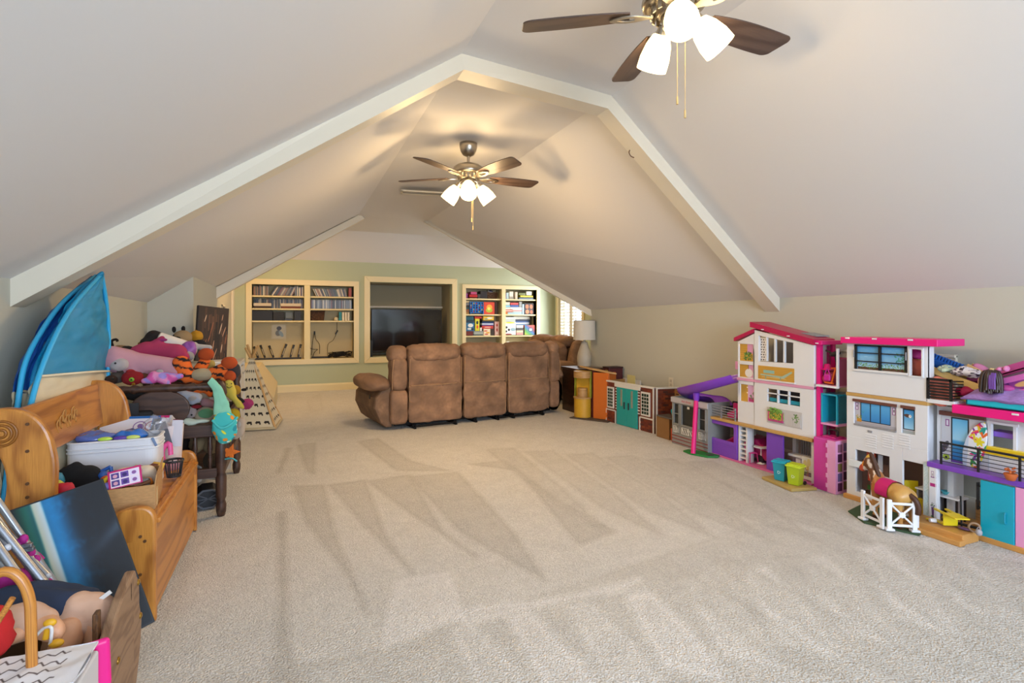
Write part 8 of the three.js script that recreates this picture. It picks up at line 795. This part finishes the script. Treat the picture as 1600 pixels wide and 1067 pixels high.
    part(t, 'tie', mv(new THREE.TorusGeometry(0.03, 0.008, 8, 20), 0, 0.775, 0, PI / 2), mat(0xb8a988, 0.9)); }
  struct('wall_stair', ext([[JL, 0], [-0.2, 0], [-0.2, 0.24], [-0.42, 0.56], [JL, 0.56]], 1.9, 0.02).translate(0, 0, -9.2), new THREE.MeshStandardMaterial({ color: 0xc4b48c, roughness: 0.95 }));
}
// things on the bench
const J = (cx, cy, F) => { const p = onF(60 + cx / 6.667, 640 + cy / 6.667, F); return [p[0], p[1], -p[2]]; };
{
  const SY = 0.404;
  const CB = new THREE.MeshStandardMaterial({ map: clothTex([182, 138, 88], 0.08, 20), roughness: 0.85 });
  const c = thing('cardboard_box', 'open cardboard box of small toys on the near half of the oak bench', 'box', [-0.725, SY, -2.77], 0.12); const w = 0.36, d = 0.34, h = 0.115; for (const [a, b, e, x, z] of [[w, h, 0.006, 0, d / 2], [w, h, 0.006, 0, -d / 2], [0.006, h, d, -w / 2, 0], [0.006, h, d, w / 2, 0]]) part(c, 'side', bx(a, b, e, x, b / 2, z), CB); part(c, 'bottom', bx(w, 0.006, d, 0, 0.003, 0), CB); part(c, 'tape', bx(0.002, 0.085, 0.045, w / 2 + 0.004, 0.05, 0.11), mat(0xcdb27e, 0.3)); for (const [x, z, r] of [[0.19, 0.0, 0.5]]) part(c, 'flap', mv(bx(0.004, 0.04, d, 0, 0.02, 0), w / 2, h, 0, 0, 0, -0.15), CB);
  const ty = (name, lab, cx, cy, F, geo, m, turn = 0) => solo(name, lab, 'toy', geo, m, J(cx, cy, F), turn);
  plush('black plush cat slumped at the left of the cardboard box', J(330, 720, 2.78), 0, null, [['body', body([[[-0.05, -0.01, 0], [0.06, 0.0, 0], 0.045, 0.05], [[0.07, 0.0, 0], [0.12, -0.02, 0.02], 0.03, 0.02], [[0.0, 0.03, 0], [0.02, 0.05, 0], 0.03, 0.02]], 0.008, 0.02), FUR(0x111012)], ['collar', bl(0.02, 0.008, 0.012, 0.02, -0.04, 0.05, 0.002, 2, 10), FUR(0xd98aa0)]]); plush('black plush lump behind the blue and orange toy figure', J(560, 710, 2.82), 0, null, [['body', bl(0.05, 0.035, 0.04, 0, 0, 0, 0.006, 4), FUR(0x131114)]]);
  ty('toy_ball', 'teal and purple toy at the far left corner of the box', 180, 740, 2.72, [bl(0.03, 0.035, 0.03, 0, 0, 0, 0.006, 3, 16)], mat(0x2f7f9a, 0.5)); ty('toy_scarf', 'lime yellow soft toy at the box\'s left edge', 185, 825, 2.66, [bl(0.035, 0.03, 0.03, 0, 0, 0, 0.008, 5, 16)], mat(0xc9d24a, 0.6)); ty('toy_heart', 'bright red soft toy beside the lime one', 262, 832, 2.62, [bl(0.04, 0.028, 0.03, 0, 0, 0, 0.008, 6, 16)], mat(0xc01c34, 0.6)); ty('toy_figure', 'blue and orange jointed toy figure in the cardboard box', 665, 675, 2.78, [sph(0.02, 0.02, 0.02, 0.01, 0.0, 0.02, 12), bar([-0.03, 0.0, 0], [0.03, 0.03, 0], 0.008), bar([0.03, 0.03, 0], [0.04, -0.03, 0.01], 0.008)], mat(0x2456a0, 0.4)); ty('toy_ball', 'orange ball-shaped toy under the blue figure', 705, 735, 2.74, [sph(0.022, 0.02, 0.02, 0, 0, 0, 16), cyl(0.01, 0.014, 0.05, 14, -0.01, -0.03, 0.01)], mat(0xd9661e, 0.4)); ty('toy_bracelet', 'yellow curved toy band beside the photo card', 762, 770, 2.68, mv(new THREE.TorusGeometry(0.028, 0.008, 8, 20, PI * 1.2), 0, 0, 0, 0, 0, 1.2), mat(0xe0c02e, 0.4)); ty('toy_purse', 'lavender soft toy below the yellow band', 752, 800, 2.66, [bl(0.036, 0.018, 0.02, 0, 0, 0, 0.004, 3, 16)], mat(0x7a78c4, 0.5));
  { const p = J(905, 705, 2.66); const pk = thing('photo_card', 'magenta-edged card printed with six pictures in the cardboard box', 'card', p, 0.05); pk.rotation.set(-0.5, 0.05, 0.2); part(pk, 'card', bx(0.115, 0.075, 0.006, 0, 0, 0), print(128, 80, (x, w, h) => { x.fillStyle = '#c21c6a'; x.fillRect(0, 0, w, h); x.fillStyle = '#ead9e2'; x.fillRect(8, 8, w - 16, h - 12); for (let k = 0; k < 6; k++) { x.fillStyle = ['#4a3a86', '#6a4a9a', '#e0d2ea'][k % 3]; x.fillRect(12 + (k % 3) * 36, 12 + (k > 2 ? 32 : 0), 30, 26); x.fillStyle = ['#d9a0b0', '#3a2a6a', '#8a5a9a'][k % 3]; x.beginPath(); x.ellipse(27 + (k % 3) * 36, 26 + (k > 2 ? 32 : 0), 9, 8, 0, 0, 7); x.fill(); } })); }
  plush('pink and cream plush pig tucked in the cardboard box corner', J(1020, 665, 2.84), 0, null, [['body', body([[[-0.05, 0.0, 0], [0.04, -0.005, 0], 0.032, 0.036], [[0.04, -0.005, 0], [0.07, -0.03, 0.01], 0.03, 0.02]], 0.007, 0.018, (x, y) => (x > 0.03 || y > 0.024 ? 0xd9c7ae : 0xd0809a)), new THREE.MeshStandardMaterial({ vertexColors: true, roughness: 0.95 })]]); ty('toy_car', 'grey and black toy car by the box\'s right side', 1075, 755, 2.68, [bx(0.06, 0.03, 0.03, 0, 0, 0, 0.01), mv(cyl(0.012, 0.012, 0.036, 12), -0.018, -0.012, 0, PI / 2), mv(cyl(0.012, 0.012, 0.036, 12), 0.018, -0.012, 0, PI / 2)], mat(0x6a6c68, 0.5)); ty('toy_block', 'small orange toy in the box\'s right corner', 1135, 755, 2.7, [bl(0.02, 0.02, 0.02, 0, 0, 0, 0.004, 3, 12)], mat(0xd9781e, 0.5)); ty('toy_snake', 'brown and cream beaded toy lying along the box front', 990, 790, 2.66, tube([[-0.05, -0.01, 0], [-0.02, 0.008, 0.01], [0.02, 0.0, 0], [0.06, 0.012, 0]], 0.008, 20, 8), mat(0x6a3f22, 0.5));
  // white soft case with blue packets
  { const t = thing('soft_case', 'white soft-sided case holding blue wrapped packets on the bench', 'case', [-0.78, SY, -3.13], 0.02); const W = 0.36, H = 0.235, D = 0.2, wm = new THREE.MeshStandardMaterial({ color: 0xdcdde0, roughness: 0.45 }); const s = new THREE.Shape(), r = 0.05; s.moveTo(-W / 2 + r, -D / 2); s.lineTo(W / 2 - r, -D / 2); s.quadraticCurveTo(W / 2, -D / 2, W / 2, -D / 2 + r); s.lineTo(W / 2, D / 2 - r); s.quadraticCurveTo(W / 2, D / 2, W / 2 - r, D / 2); s.lineTo(-W / 2 + r, D / 2); s.quadraticCurveTo(-W / 2, D / 2, -W / 2, D / 2 - r); s.lineTo(-W / 2, -D / 2 + r); s.quadraticCurveTo(-W / 2, -D / 2, -W / 2 + r, -D / 2); const pts = s.getPoints(8), inner = pts.map((p) => new THREE.Vector2(p.x * 0.95, p.y * 0.92)); const sh = new THREE.Shape(pts); sh.holes.push(new THREE.Path(inner.slice().reverse())); part(t, 'case_wall', lumpy(ext(sh, H, 0.004).rotateX(-PI / 2), 0.003, 12, 2), wm); part(t, 'case_bottom', ext(new THREE.Shape(pts), 0.012).rotateX(-PI / 2), wm); for (const y of [H - 0.004, H - 0.034, H - 0.05]) part(t, 'zip_band', new THREE.TubeGeometry(new THREE.CatmullRomCurve3(pts.filter((_, i) => i % 2 === 0).map((p) => new THREE.Vector3(p.x * 1.01, y, p.y * 1.01)), true), 80, 0.004, 6, true), y > H - 0.01 ? mat(0xe8e8ea, 0.4) : wm); part(t, 'handle_tag', mv(bx(0.012, 0.045, 0.004, 0, 0, 0, 0.002), W / 2 - 0.012, H - 0.02, D / 2 + 0.006, 0, 0, 0.4), mat(0x6f86a8, 0.4));
    const pk = (lab, x, z, col, sd, rx = 0.08) => solo('wrapped_packet', lab, 'packet', lumpy(sph(rx, 0.028, 0.06, 0, 0, 0, 24), 0.014, 22, sd), new THREE.MeshPhysicalMaterial({ color: col, roughness: 0.2, clearcoat: 1, clearcoatRoughness: 0.1 }), [-0.78 + x, SY + H + 0.002, -3.13 + z]); pk('violet-blue wrapped packet at the left of the white soft case', -0.09, 0.0, 0x4a62a8, 3); pk('bright blue wrapped packet at the right of the white soft case', 0.06, 0.0, 0x1c6cc4, 6, 0.07); const bd = (lab, x, col) => solo('toy_capsule', lab, 'toy', sph(0.03, 0.01, 0.012, 0, 0, 0, 14), mat(col, 0.3), [-0.78 + x, SY + H + 0.006, -3.13 + 0.082]); bd('lime capsule toy on the front lip of the white case', -0.03, 0xb9dc4a); bd('purple capsule toy on the front lip of the white case', 0.03, 0x5a3a9a); bd('pale yellow capsule toy on the front lip of the white case', 0.08, 0xc9d86a);
    solo('clear_wrap', 'crumpled clear plastic wrap rising behind the blue packets', 'plastic wrap', lumpy(sph(0.05, 0.04, 0.035, 0, 0, 0, 26), 0.03, 26, 4), new THREE.MeshPhysicalMaterial({ color: 0xf4f4f6, roughness: 0.1, transmission: 0.9, thickness: 0 }), [-0.64, SY + H + 0.03, -3.22]); }
  { const a = onF(146, 663, 3.4), b = onF(257, 658, 3.42); const t = thing('craft_box', 'flat white craft kit box with rainbow print leaning behind the white case', 'box', [-0.81, SY + 0.04, -3.36]); t.rotation.set(-0.62, -0.2, 0.0, 'YXZ'); const W = 0.33, H = 0.27; part(t, 'box_face', bx(W, H, 0.05, 0, H / 2, 0, 0.003), mat(0xdfe0e4, 0.35)); part(t, 'face_print', bx(W - 0.004, H - 0.004, 0.001, 0, H / 2, 0.0257), print(256, 192, (x, w, h) => { x.fillStyle = '#e6e4ea'; x.fillRect(0, 0, w, h); x.fillStyle = '#1c66b0'; x.fillRect(0, 0, w, 10); x.fillStyle = '#c21c6a'; x.fillRect(222, 0, 34, 10); for (const [a, b, c] of [[150, 44, '#8a6aa8'], [196, 44, '#a8324a']]) { x.strokeStyle = c; x.lineWidth = 4; x.beginPath(); x.ellipse(a, b, 24, 20, 0, 0, 7); x.stroke(); x.fillStyle = c; x.beginPath(); x.ellipse(a + 4, b, 14, 10, 0.5, 0, 7); x.fill(); } ['#d9c22e', '#6fae3a', '#2f6fc0', '#5a3a9a', '#e6e4ea'].forEach((c, i) => { x.fillStyle = c; x.beginPath(); x.arc(150, 108, 40 - i * 7, 0, 7); x.fill(); }); x.fillStyle = '#c06a3a'; x.fillRect(120, 150, 60, 30); x.fillStyle = '#e0b83a'; x.fillRect(90, 160, 40, 24); })); part(t, 'black_label', bx(0.045, H * 0.84, 0.0012, W / 2 - 0.06, H * 0.52, 0.027), print(48, 192, (x, w, h) => { x.fillStyle = '#1c66b0'; x.fillRect(0, 0, w, h); x.fillStyle = '#16181c'; x.fillRect(6, 4, w - 10, h - 8); x.save(); x.translate(34, 170); x.rotate(-PI / 2); x.fillStyle = '#e8e8ea'; for (let k = 0; k < 26; k++) x.fillRect(k * 5.6, -14 - (k * 5) % 4, 3.6, 12 + (k * 7) % 5); x.restore(); x.fillStyle = '#c21c6a'; x.beginPath(); x.arc(24, 180, 7, 0, 7); x.fill(); })); part(t, 'tray_edge', bx(0.012, H, 0.052, W / 2 + 0.004, H / 2, 0.0, 0.002), mat(0xc9c4c8, 0.4)); }
  { const t = thing('storage_tub', 'tall white and pink tub of papers at the far end of the bench', 'tub', [-0.6, SY, -3.36]); const rr_ = (r, y) => [r, y]; part(t, 'tub_wall', lathe([rr_(0, 0), rr_(0.046, 0), rr_(0.06, 0.24), rr_(0.056, 0.24), rr_(0.042, 0.008), rr_(0, 0.008)], 32).scale(1, 1, 1.1), mat(0xd9c8c4, 0.5)); part(t, 'pink_base', lathe([rr_(0.0, -0.001), rr_(0.047, -0.001), rr_(0.051, 0.05), rr_(0.046, 0.05)], 32).scale(1, 1, 1.1), mat(0xd39aa4, 0.5)); for (const [x, z, a, cc] of [[-0.02, 0.02, 0.2, 0xd8d6d2], [0.02, -0.01, -0.3, 0x8a3a4a], [0.0, 0.04, 0.5, 0x4a4c56], [0.035, 0.02, -0.1, 0xd0ccd2]]) solo('paper_card', { 0xd8d6d2: 'white', 0x8a3a4a: 'dark red', 0x4a4c56: 'charcoal', 0xd0ccd2: 'pale lilac' }[cc] + ' card standing in the white and pink tub', 'card', mv(bx(0.05, 0.14, 0.003, 0, 0.07, 0), 0, 0, 0, 0, a, a * 0.5), mat(cc, 0.5), [-0.6 + x, SY + 0.13, -3.32 + z]); }
  solo('pink_mesh_toy', 'bright pink toy handle loop between craft box and tub', 'toy', tube([[0, 0, 0], [-0.01, 0.07, 0], [0.02, 0.11, 0], [0.03, 0.05, 0.01]], 0.012, 20, 8), mat(0xd84f8c, 0.4), [-0.6, SY + 0.06, -3.2]); solo('black_basket_toy', 'small black open toy basket in front of the tub', 'basket', [new THREE.TorusGeometry(0.04, 0.006, 8, 24).rotateX(PI / 2).translate(0, 0.08, 0), ...Array.from({ length: 10 }, (_, k) => bar([Math.cos(k * 0.628) * 0.03, 0.006, Math.sin(k * 0.628) * 0.03], [Math.cos(k * 0.628) * 0.04, 0.08, Math.sin(k * 0.628) * 0.04], 0.003, 5)), cyl(0.032, 0.032, 0.01, 20, 0, 0.005, 0)], mat(0x1c1a1c, 0.5), [-0.545, SY + 0.016, -3.12]); solo('toy_food', 'yellow and brown play food box leaning below the craft box', 'toy', mv(bx(0.12, 0.07, 0.02, 0, 0.03, 0, 0.004), 0, 0, 0, -0.5, 0.1, -0.2), print(64, 48, (x) => { x.fillStyle = '#d9a83a'; x.fillRect(0, 0, 64, 48); x.fillStyle = '#7a3f22'; x.fillRect(10, 6, 40, 16); x.fillStyle = '#c9b23a'; x.fillRect(20, 28, 30, 14); }), [-0.64, SY + 0.06, -3.02]);
}
// framed poster leaning on the bench, folded chairs, cradle, hoop-backed doll chair
{
  const TL = V(...onF(15, 797, 2.29)), TR = V(...onF(161, 747, 2.4)), BR = V(...onF(245, 969, 2.2)); const ux = TR.clone().sub(TL), w = ux.length(); ux.normalize(); const uy = TR.clone().sub(BR); uy.addScaledVector(ux, -uy.dot(ux)); const h = uy.length(); uy.normalize(); const uz = ux.clone().cross(uy);
  const t = thing('framed_poster', 'dark teal poster panel with a pale diagonal beam leaning on the bench', 'poster'); const o = TR.clone().addScaledVector(ux, -w).addScaledVector(uy, -h); t.matrixAutoUpdate = true; t.position.copy(o); t.quaternion.setFromRotationMatrix(new THREE.Matrix4().makeBasis(ux, uy, uz));
  part(t, 'backing', bx(w, h, 0.022, w / 2, h / 2, -0.012, 0.002), mat(0x11161c, 0.5)); part(t, 'poster_print', bx(w - 0.012, h - 0.012, 0.001, w / 2, h / 2, 0), new THREE.MeshStandardMaterial({ roughness: 0.6, map: tex(256, 384, (i, j) => { const u = i / 256, v = j / 384; const bm = Math.exp(-Math.pow((u - 0.235) / 0.058, 6)); const glow = Math.exp(-Math.pow((u - 0.36) / 0.17, 2)), gl = Math.exp(-Math.pow((u - 0.1) / 0.1, 2)); const n = noise.noise(u * 4, v * 6, 3) * 0.5 + noise.noise(u * 9, v * 13, 6) * 0.35 + noise.noise(u * 22, v * 30, 9) * 0.18; const mist = Math.max(0, n) * Math.exp(-Math.pow((u - 0.55) / 0.2, 2)), st = Math.exp(-Math.pow((v - 0.55 - (u - 0.6) * 0.3) / 0.045, 2)) * Math.max(0, u - 0.5) * 1.5; return [6 + 4 * glow + 10 * mist + 55 * st + bm * 170, 14 + 96 * glow + 66 * gl + 80 * mist + 62 * st + bm * 105, 24 + 140 * glow + 40 * gl + 110 * mist + 68 * st + bm * 66].map(clampB); }) }));
}
{
  const ch = thing('folding_chair', 'folded camp chairs of silver tubes and magenta fabric leaning on the poster', 'chair', [0, 0, 0]); const Q = (u, v, F) => { const p = onF(u, v, F); return [p[0], p[1], -p[2]]; }; const AL = mat(0x9a9ea6, 0.3, { metalness: 0.85 }), MG = mat(0xa81c7e, 0.7), TL = mat(0x1f8f96, 0.8);
  const L = [[-30, 745, 106, 942, 2.1, 0.0105], [-30, 775, 60, 905, 2.04, 0.0105], [-20, 800, 74, 916, 1.98, 0.0115], [8, 830, 74, 900, 2.06, 0.0095], [-20, 830, 50, 930, 1.95, 0.0115], [-30, 815, 12, 855, 2.0, 0.01], [-30, 850, 30, 905, 1.97, 0.01]];
  L.forEach(([a, b, c, d, F, r]) => { part(ch, 'tube', bar(Q(a, b, F + 0.02), Q(c, d, F - 0.03), r, 12), AL); part(ch, 'tube_cap', sph(r * 1.08, r * 1.08, r * 1.08, ...Q(c, d, F - 0.03), 12), mat(0xc9cbd0, 0.4)); });
  for (const [u, v, F] of [[37, 842, 2.06], [30, 848, 2.06], [48, 864, 2.07], [56, 874, 2.07]]) part(ch, 'joint', sph(0.012, 0.014, 0.012, ...Q(u, v, F - 0.015), 12), MG); part(ch, 'clamp', [bx(0.03, 0.012, 0.016, ...Q(44, 858, 2.04), 0.003), bx(0.03, 0.012, 0.016, ...Q(41, 852, 2.04), 0.003)], AL);
  const quad = (pts, F) => prism(pts.map((p, i) => new THREE.Vector3(...Q(p[0], p[1], F + (i % 2) * 0.01))), [0, 0, -0.012]); part(ch, 'fabric', quad([[36, 888], [46, 884], [80, 908], [78, 916], [60, 922]], 2.02), MG); part(ch, 'fabric', quad([[30, 890], [44, 896], [60, 926], [52, 934], [42, 918]], 1.99), MG); part(ch, 'fabric', quad([[-20, 860], [20, 890], [40, 930], [-20, 960]], 2.0), MG); part(ch, 'fabric', quad([[54, 862], [60, 866], [68, 874], [62, 872]], 2.09), MG); part(ch, 'foot', sph(0.018, 0.014, 0.014, ...Q(112, 932, 2.09), 12), MG); part(ch, 'fabric', quad([[-20, 925], [14, 925], [12, 945], [-20, 955]], 1.9), TL);
}
{
  const c = thing('doll_cradle', 'rustic dark wooden doll cradle with slotted end board at lower left', 'cradle', [0, 0, 0]); const X1 = -0.44, za = -1.66, zb = -1.97; const LT = new THREE.MeshStandardMaterial({ map: woodTex([158, 126, 96], [112, 82, 58], 256, 5, 7), roughness: 0.55 }), DK = new THREE.MeshStandardMaterial({ map: woodTex([110, 74, 40], [60, 36, 18], 256, 5, 9), roughness: 0.5 });
  const prof = (hole) => { const s = new THREE.Shape(); s.moveTo(1.62, 0.1); s.lineTo(1.63, 0.3); s.quadraticCurveTo(1.66, 0.32, 1.67, 0.37); s.quadraticCurveTo(1.76, 0.43, 1.9, 0.452); s.quadraticCurveTo(1.925, 0.455, 1.935, 0.425); s.quadraticCurveTo(1.97, 0.4, 1.965, 0.33); s.lineTo(1.992, 0.27); s.quadraticCurveTo(1.99, 0.2, 1.93, 0.1); s.quadraticCurveTo(1.78, 0.04, 1.62, 0.1); if (hole) { const h = new THREE.Path(); h.absellipse(1.872, 0.405, 0.011, 0.034, 0, 2 * PI, true, 0); s.holes.push(h); } return s; };
  const P_ = (s, d) => ext(s, d, 0.006).rotateY(PI / 2); part(c, 'end_board', uvXY(P_(prof(true), 0.026).translate(X1 - 0.02, 0, 0), 3, 3), LT); part(c, 'end_board', P_(prof(false), 0.026).translate(-1.08, 0, 0), DK); for (const z of [za - 0.05, zb + 0.02]) part(c, 'side_rail', uvXY(bx(0.6, 0.24, 0.022, -0.75, 0.2, z, 0.004), 2, 2), DK); part(c, 'base', bx(0.6, 0.02, 0.3, -0.75, 0.1, -1.8), DK); part(c, 'edge_slat', [bx(0.012, 0.2, 0.03, X1 - 0.03, 0.34, -1.7, 0.003)], DK);
  for (const [z, y] of [[-1.74, 0.28], [-1.97, 0.285], [-1.74, 0.16], [-1.945, 0.4]]) part(c, 'screw_head', mv(sph(0.01, 0.005, 0.01, 0, 0, 0, 12), X1 + 0.007, y, z, 0, 0, -PI / 2), mat(0xa8823a, 0.3, { metalness: 0.9 })); part(c, 'rocker', ext([[1.58, 0.0], [2.03, 0.0], [2.03, 0.04], [1.9, 0.09], [1.7, 0.09], [1.58, 0.04]], 0.03, 0.004).rotateY(PI / 2).translate(X1 - 0.06, 0, 0), DK);
  // dolls
  const Q = (u, v, F) => { const p = onF(u, v, F); return [p[0], p[1], -p[2]]; }; const SK = mat(0xd8a27c, 0.5), CL = new THREE.MeshStandardMaterial({ color: 0xcfa88e, roughness: 0.95 });
  { const F = 1.86, t = thing('baby_doll', 'baby doll in a beige cloth body lying face down over the cradle edge', 'doll', [0, 0, 0]); const q = (u, v, dz = 0) => Q(u, v, F - dz); part(t, 'cloth_body', lumpy(body([[q(148, 956), q(122, 954), 0.05, 0.046], [q(122, 954), q(102, 964), 0.046, 0.036], [q(154, 962, 0.02), q(153, 976, 0.03), 0.042, 0.037], [q(105, 968, 0.02), q(114, 984, 0.05), 0.03, 0.026]], 0.007, 0.014), 0.005, 26, 3), CL); part(t, 'leg', body([[q(152, 976, 0.03), q(150, 1002, 0.05), 0.036, 0.03]], 0.007, 0.01), SK); part(t, 'arm', body([[q(108, 984, 0.05), q(104, 1005, 0.07), 0.034, 0.03], [q(104, 1005, 0.07), q(92, 1012, 0.09), 0.03, 0.024]], 0.007, 0.02), SK); part(t, 'head', body([[q(96, 1000, -0.04), q(92, 1008, -0.04), 0.045, 0.04]], 0.008, 0.02), SK); part(t, 'romper', lumpy(sph(0.03, 0.045, 0.02, 0, 0, 0, 20), 0.01, 26, 3).translate(...q(130, 980, 0.03)), print(64, 64, (x) => { x.fillStyle = '#26343a'; x.fillRect(0, 0, 64, 64); for (let k = 0; k < 60; k++) { x.fillStyle = ['#6fae9a', '#d9e2dc', '#1c2a30'][k % 3]; x.beginPath(); x.arc(rnd() * 64, rnd() * 64, 3.4, 0, 7); x.fill(); } }, 0.8)); part(t, 'care_label', mv(bx(0.03, 0.011, 0.002), ...q(165, 930, 0.02), 0, 0, 0.6), mat(0xdcd9d2, 0.5)); }
  { const F = 1.74, t = thing('baby_doll', 'second baby doll with bare foot and yellow tag beside the wooden hoop', 'doll', [0, 0, 0]); const q = (u, v, dz = 0) => Q(u, v, F - dz); part(t, 'body', body([[q(-10, 985), q(40, 970), 0.05, 0.045], [q(40, 970), q(66, 972, 0.02), 0.036, 0.034]], 0.008, 0.02), CL); part(t, 'foot', body([[q(62, 974, 0.02), q(80, 984, 0.05), 0.034, 0.026], [q(80, 984, 0.05), q(88, 988, 0.055), 0.022, 0.018], [q(88, 985, 0.06), q(91, 984, 0.062), 0.008, 0.007], [q(89, 990, 0.06), q(92, 990, 0.064), 0.008, 0.007], [q(87, 995, 0.06), q(90, 996, 0.064), 0.008, 0.007], [q(84, 999, 0.06), q(86, 1001, 0.064), 0.008, 0.007]], 0.005, 0.008), SK); part(t, 'arm', body([[q(-5, 1000, 0.03), q(28, 990, 0.04), 0.022, 0.02]], 0.006, 0.01), SK); part(t, 'tag_strap', [tube([q(77, 974, 0.1), q(74, 984, 0.1), q(71, 998, 0.1)], 0.007, 12, 7), sph(0.014, 0.01, 0.008, ...q(78, 973, 0.1), 12), sph(0.016, 0.01, 0.01, ...q(88, 1005, 0.1), 12)], mat(0xe0a81c, 0.45)); part(t, 'white_tie', tube([q(55, 995, 0.09), q(68, 982, 0.1), q(80, 980, 0.11), q(80, 996, 0.11), q(78, 1006, 0.1)], 0.004, 24, 6), mat(0xdedad4, 0.6)); }
  solo('navy_blanket', 'navy cloth with white piping heaped at the back of the cradle', 'cloth', lumpy(sph(0.16, 0.05, 0.1, 0, 0, 0, 30), 0.02, 10, 3), mat(0x22304a, 0.9), Q(40, 950, 1.9)); solo('patterned_cloth', 'blue and mint patterned doll dress behind the bent-over doll', 'doll clothes', lumpy(sph(0.05, 0.04, 0.04, 0, 0, 0, 20), 0.014, 20, 5), print(64, 64, (x) => { x.fillStyle = '#24466a'; x.fillRect(0, 0, 64, 64); for (let k = 0; k < 40; k++) { x.fillStyle = ['#7fc4ae', '#d9e6e2', '#1c2f4a'][k % 3]; x.fillRect(rnd() * 64, rnd() * 64, 6, 4); } }, 0.8), Q(88, 948, 1.92)); solo('red_knit', 'red knitted edge at the far left above the cradle', 'cloth', lumpy(sph(0.03, 0.06, 0.03, 0, 0, 0, 20), 0.008, 40, 5), mat(0xb81c1c, 0.9), Q(-4, 988, 1.6));
  solo('written_sheet', 'crumpled white paper with dark scribbles at the bottom left', 'paper', lumpy(new THREE.BoxGeometry(0.2, 0.006, 0.16, 24, 1, 18), 0.006, 16, 3), print(128, 96, (x, w, h) => { x.fillStyle = '#dcdadc'; x.fillRect(0, 0, w, h); x.strokeStyle = '#4a4040'; x.lineWidth = 2; for (let j = 0; j < 4; j++) { x.beginPath(); x.moveTo(10, 16 + j * 20); for (let k = 0; k < 16; k++) x.lineTo(10 + k * 6, 16 + j * 20 + Math.sin(k * 2.3 + j) * 5); x.stroke(); } }, 0.7), [Q(60, 1010, 1.52)[0], Q(60, 1010, 1.52)[1] - 0.035, -1.48]); solo('pink_folder', 'hot pink plastic folder standing at the bottom left corner', 'folder', mv(bx(0.06, 0.12, 0.02, 0, -0.05, 0, 0.01), 0, 0, 0, 0, 0.3, 0.03), mat(0xe0187e, 0.4), Q(148, 1008, 1.58)); { const q = Q(60, 1010, 1.52); solo('white_box', 'white cardboard box under the scribbled paper', 'box', bx(0.2, q[1] - 0.055, 0.17, 0, (q[1] - 0.055) / 2, 0, 0.006), mat(0xc9c6c4, 0.7), [q[0], 0, -1.48]); }
  { const F = 1.5, a = Q(48, 985, F), t0 = Q(6, 893, F); const t = thing('hoop_chair', 'small bentwood hoop-backed doll chair at the lower left edge', 'doll chair', [0, 0, 0]); const R = a[0] - t0[0], cx = t0[0], pts = []; for (let k = 0; k <= 16; k++) { const g = PI * k / 16; pts.push([cx + Math.cos(g) * R, t0[1] - 0.1 + Math.sin(g) * 0.1, -F]); } pts.unshift([cx + R + 0.003, a[1] - 0.14, -F]); pts.push([cx - R - 0.003, a[1] - 0.14, -F]); part(t, 'hoop', tube(pts, 0.0105, 60, 10), OAK1); const sy = a[1] - 0.14; part(t, 'spindle', bar(Q(20, 934, F), Q(-12, 985, F), 0.006), OAK1); part(t, 'seat', ext(Array.from({ length: 20 }, (_, k) => [Math.cos(k * PI / 10) * 0.09, Math.sin(k * PI / 10) * 0.08]), 0.022, 0.006).rotateX(-PI / 2).translate(cx, sy - 0.012, -F + 0.05), OAK1); for (const x of [-1, 1]) for (const z of [-1, 1]) part(t, 'leg', bar([cx + x * 0.05, sy, -F + 0.05 + z * 0.045], [cx + x * 0.08, 0, -F + 0.05 + z * 0.075], 0.01), OAK1); }
}
{ const h = onX(984, 241, 2.32); solo('wire_hook', 'tiny brown wire loop on the near beam\'s right-hand slope', 'hook', tube([[0, 0.03, 0], [-0.012, 0.01, 0.008], [0, -0.016, 0.012], [0.03, -0.024, 0.01]], 0.004, 16, 6), mat(0x6a4a34, 0.5), [h[0], h[1], -h[2]]); }
renderer.render(scene, camera);
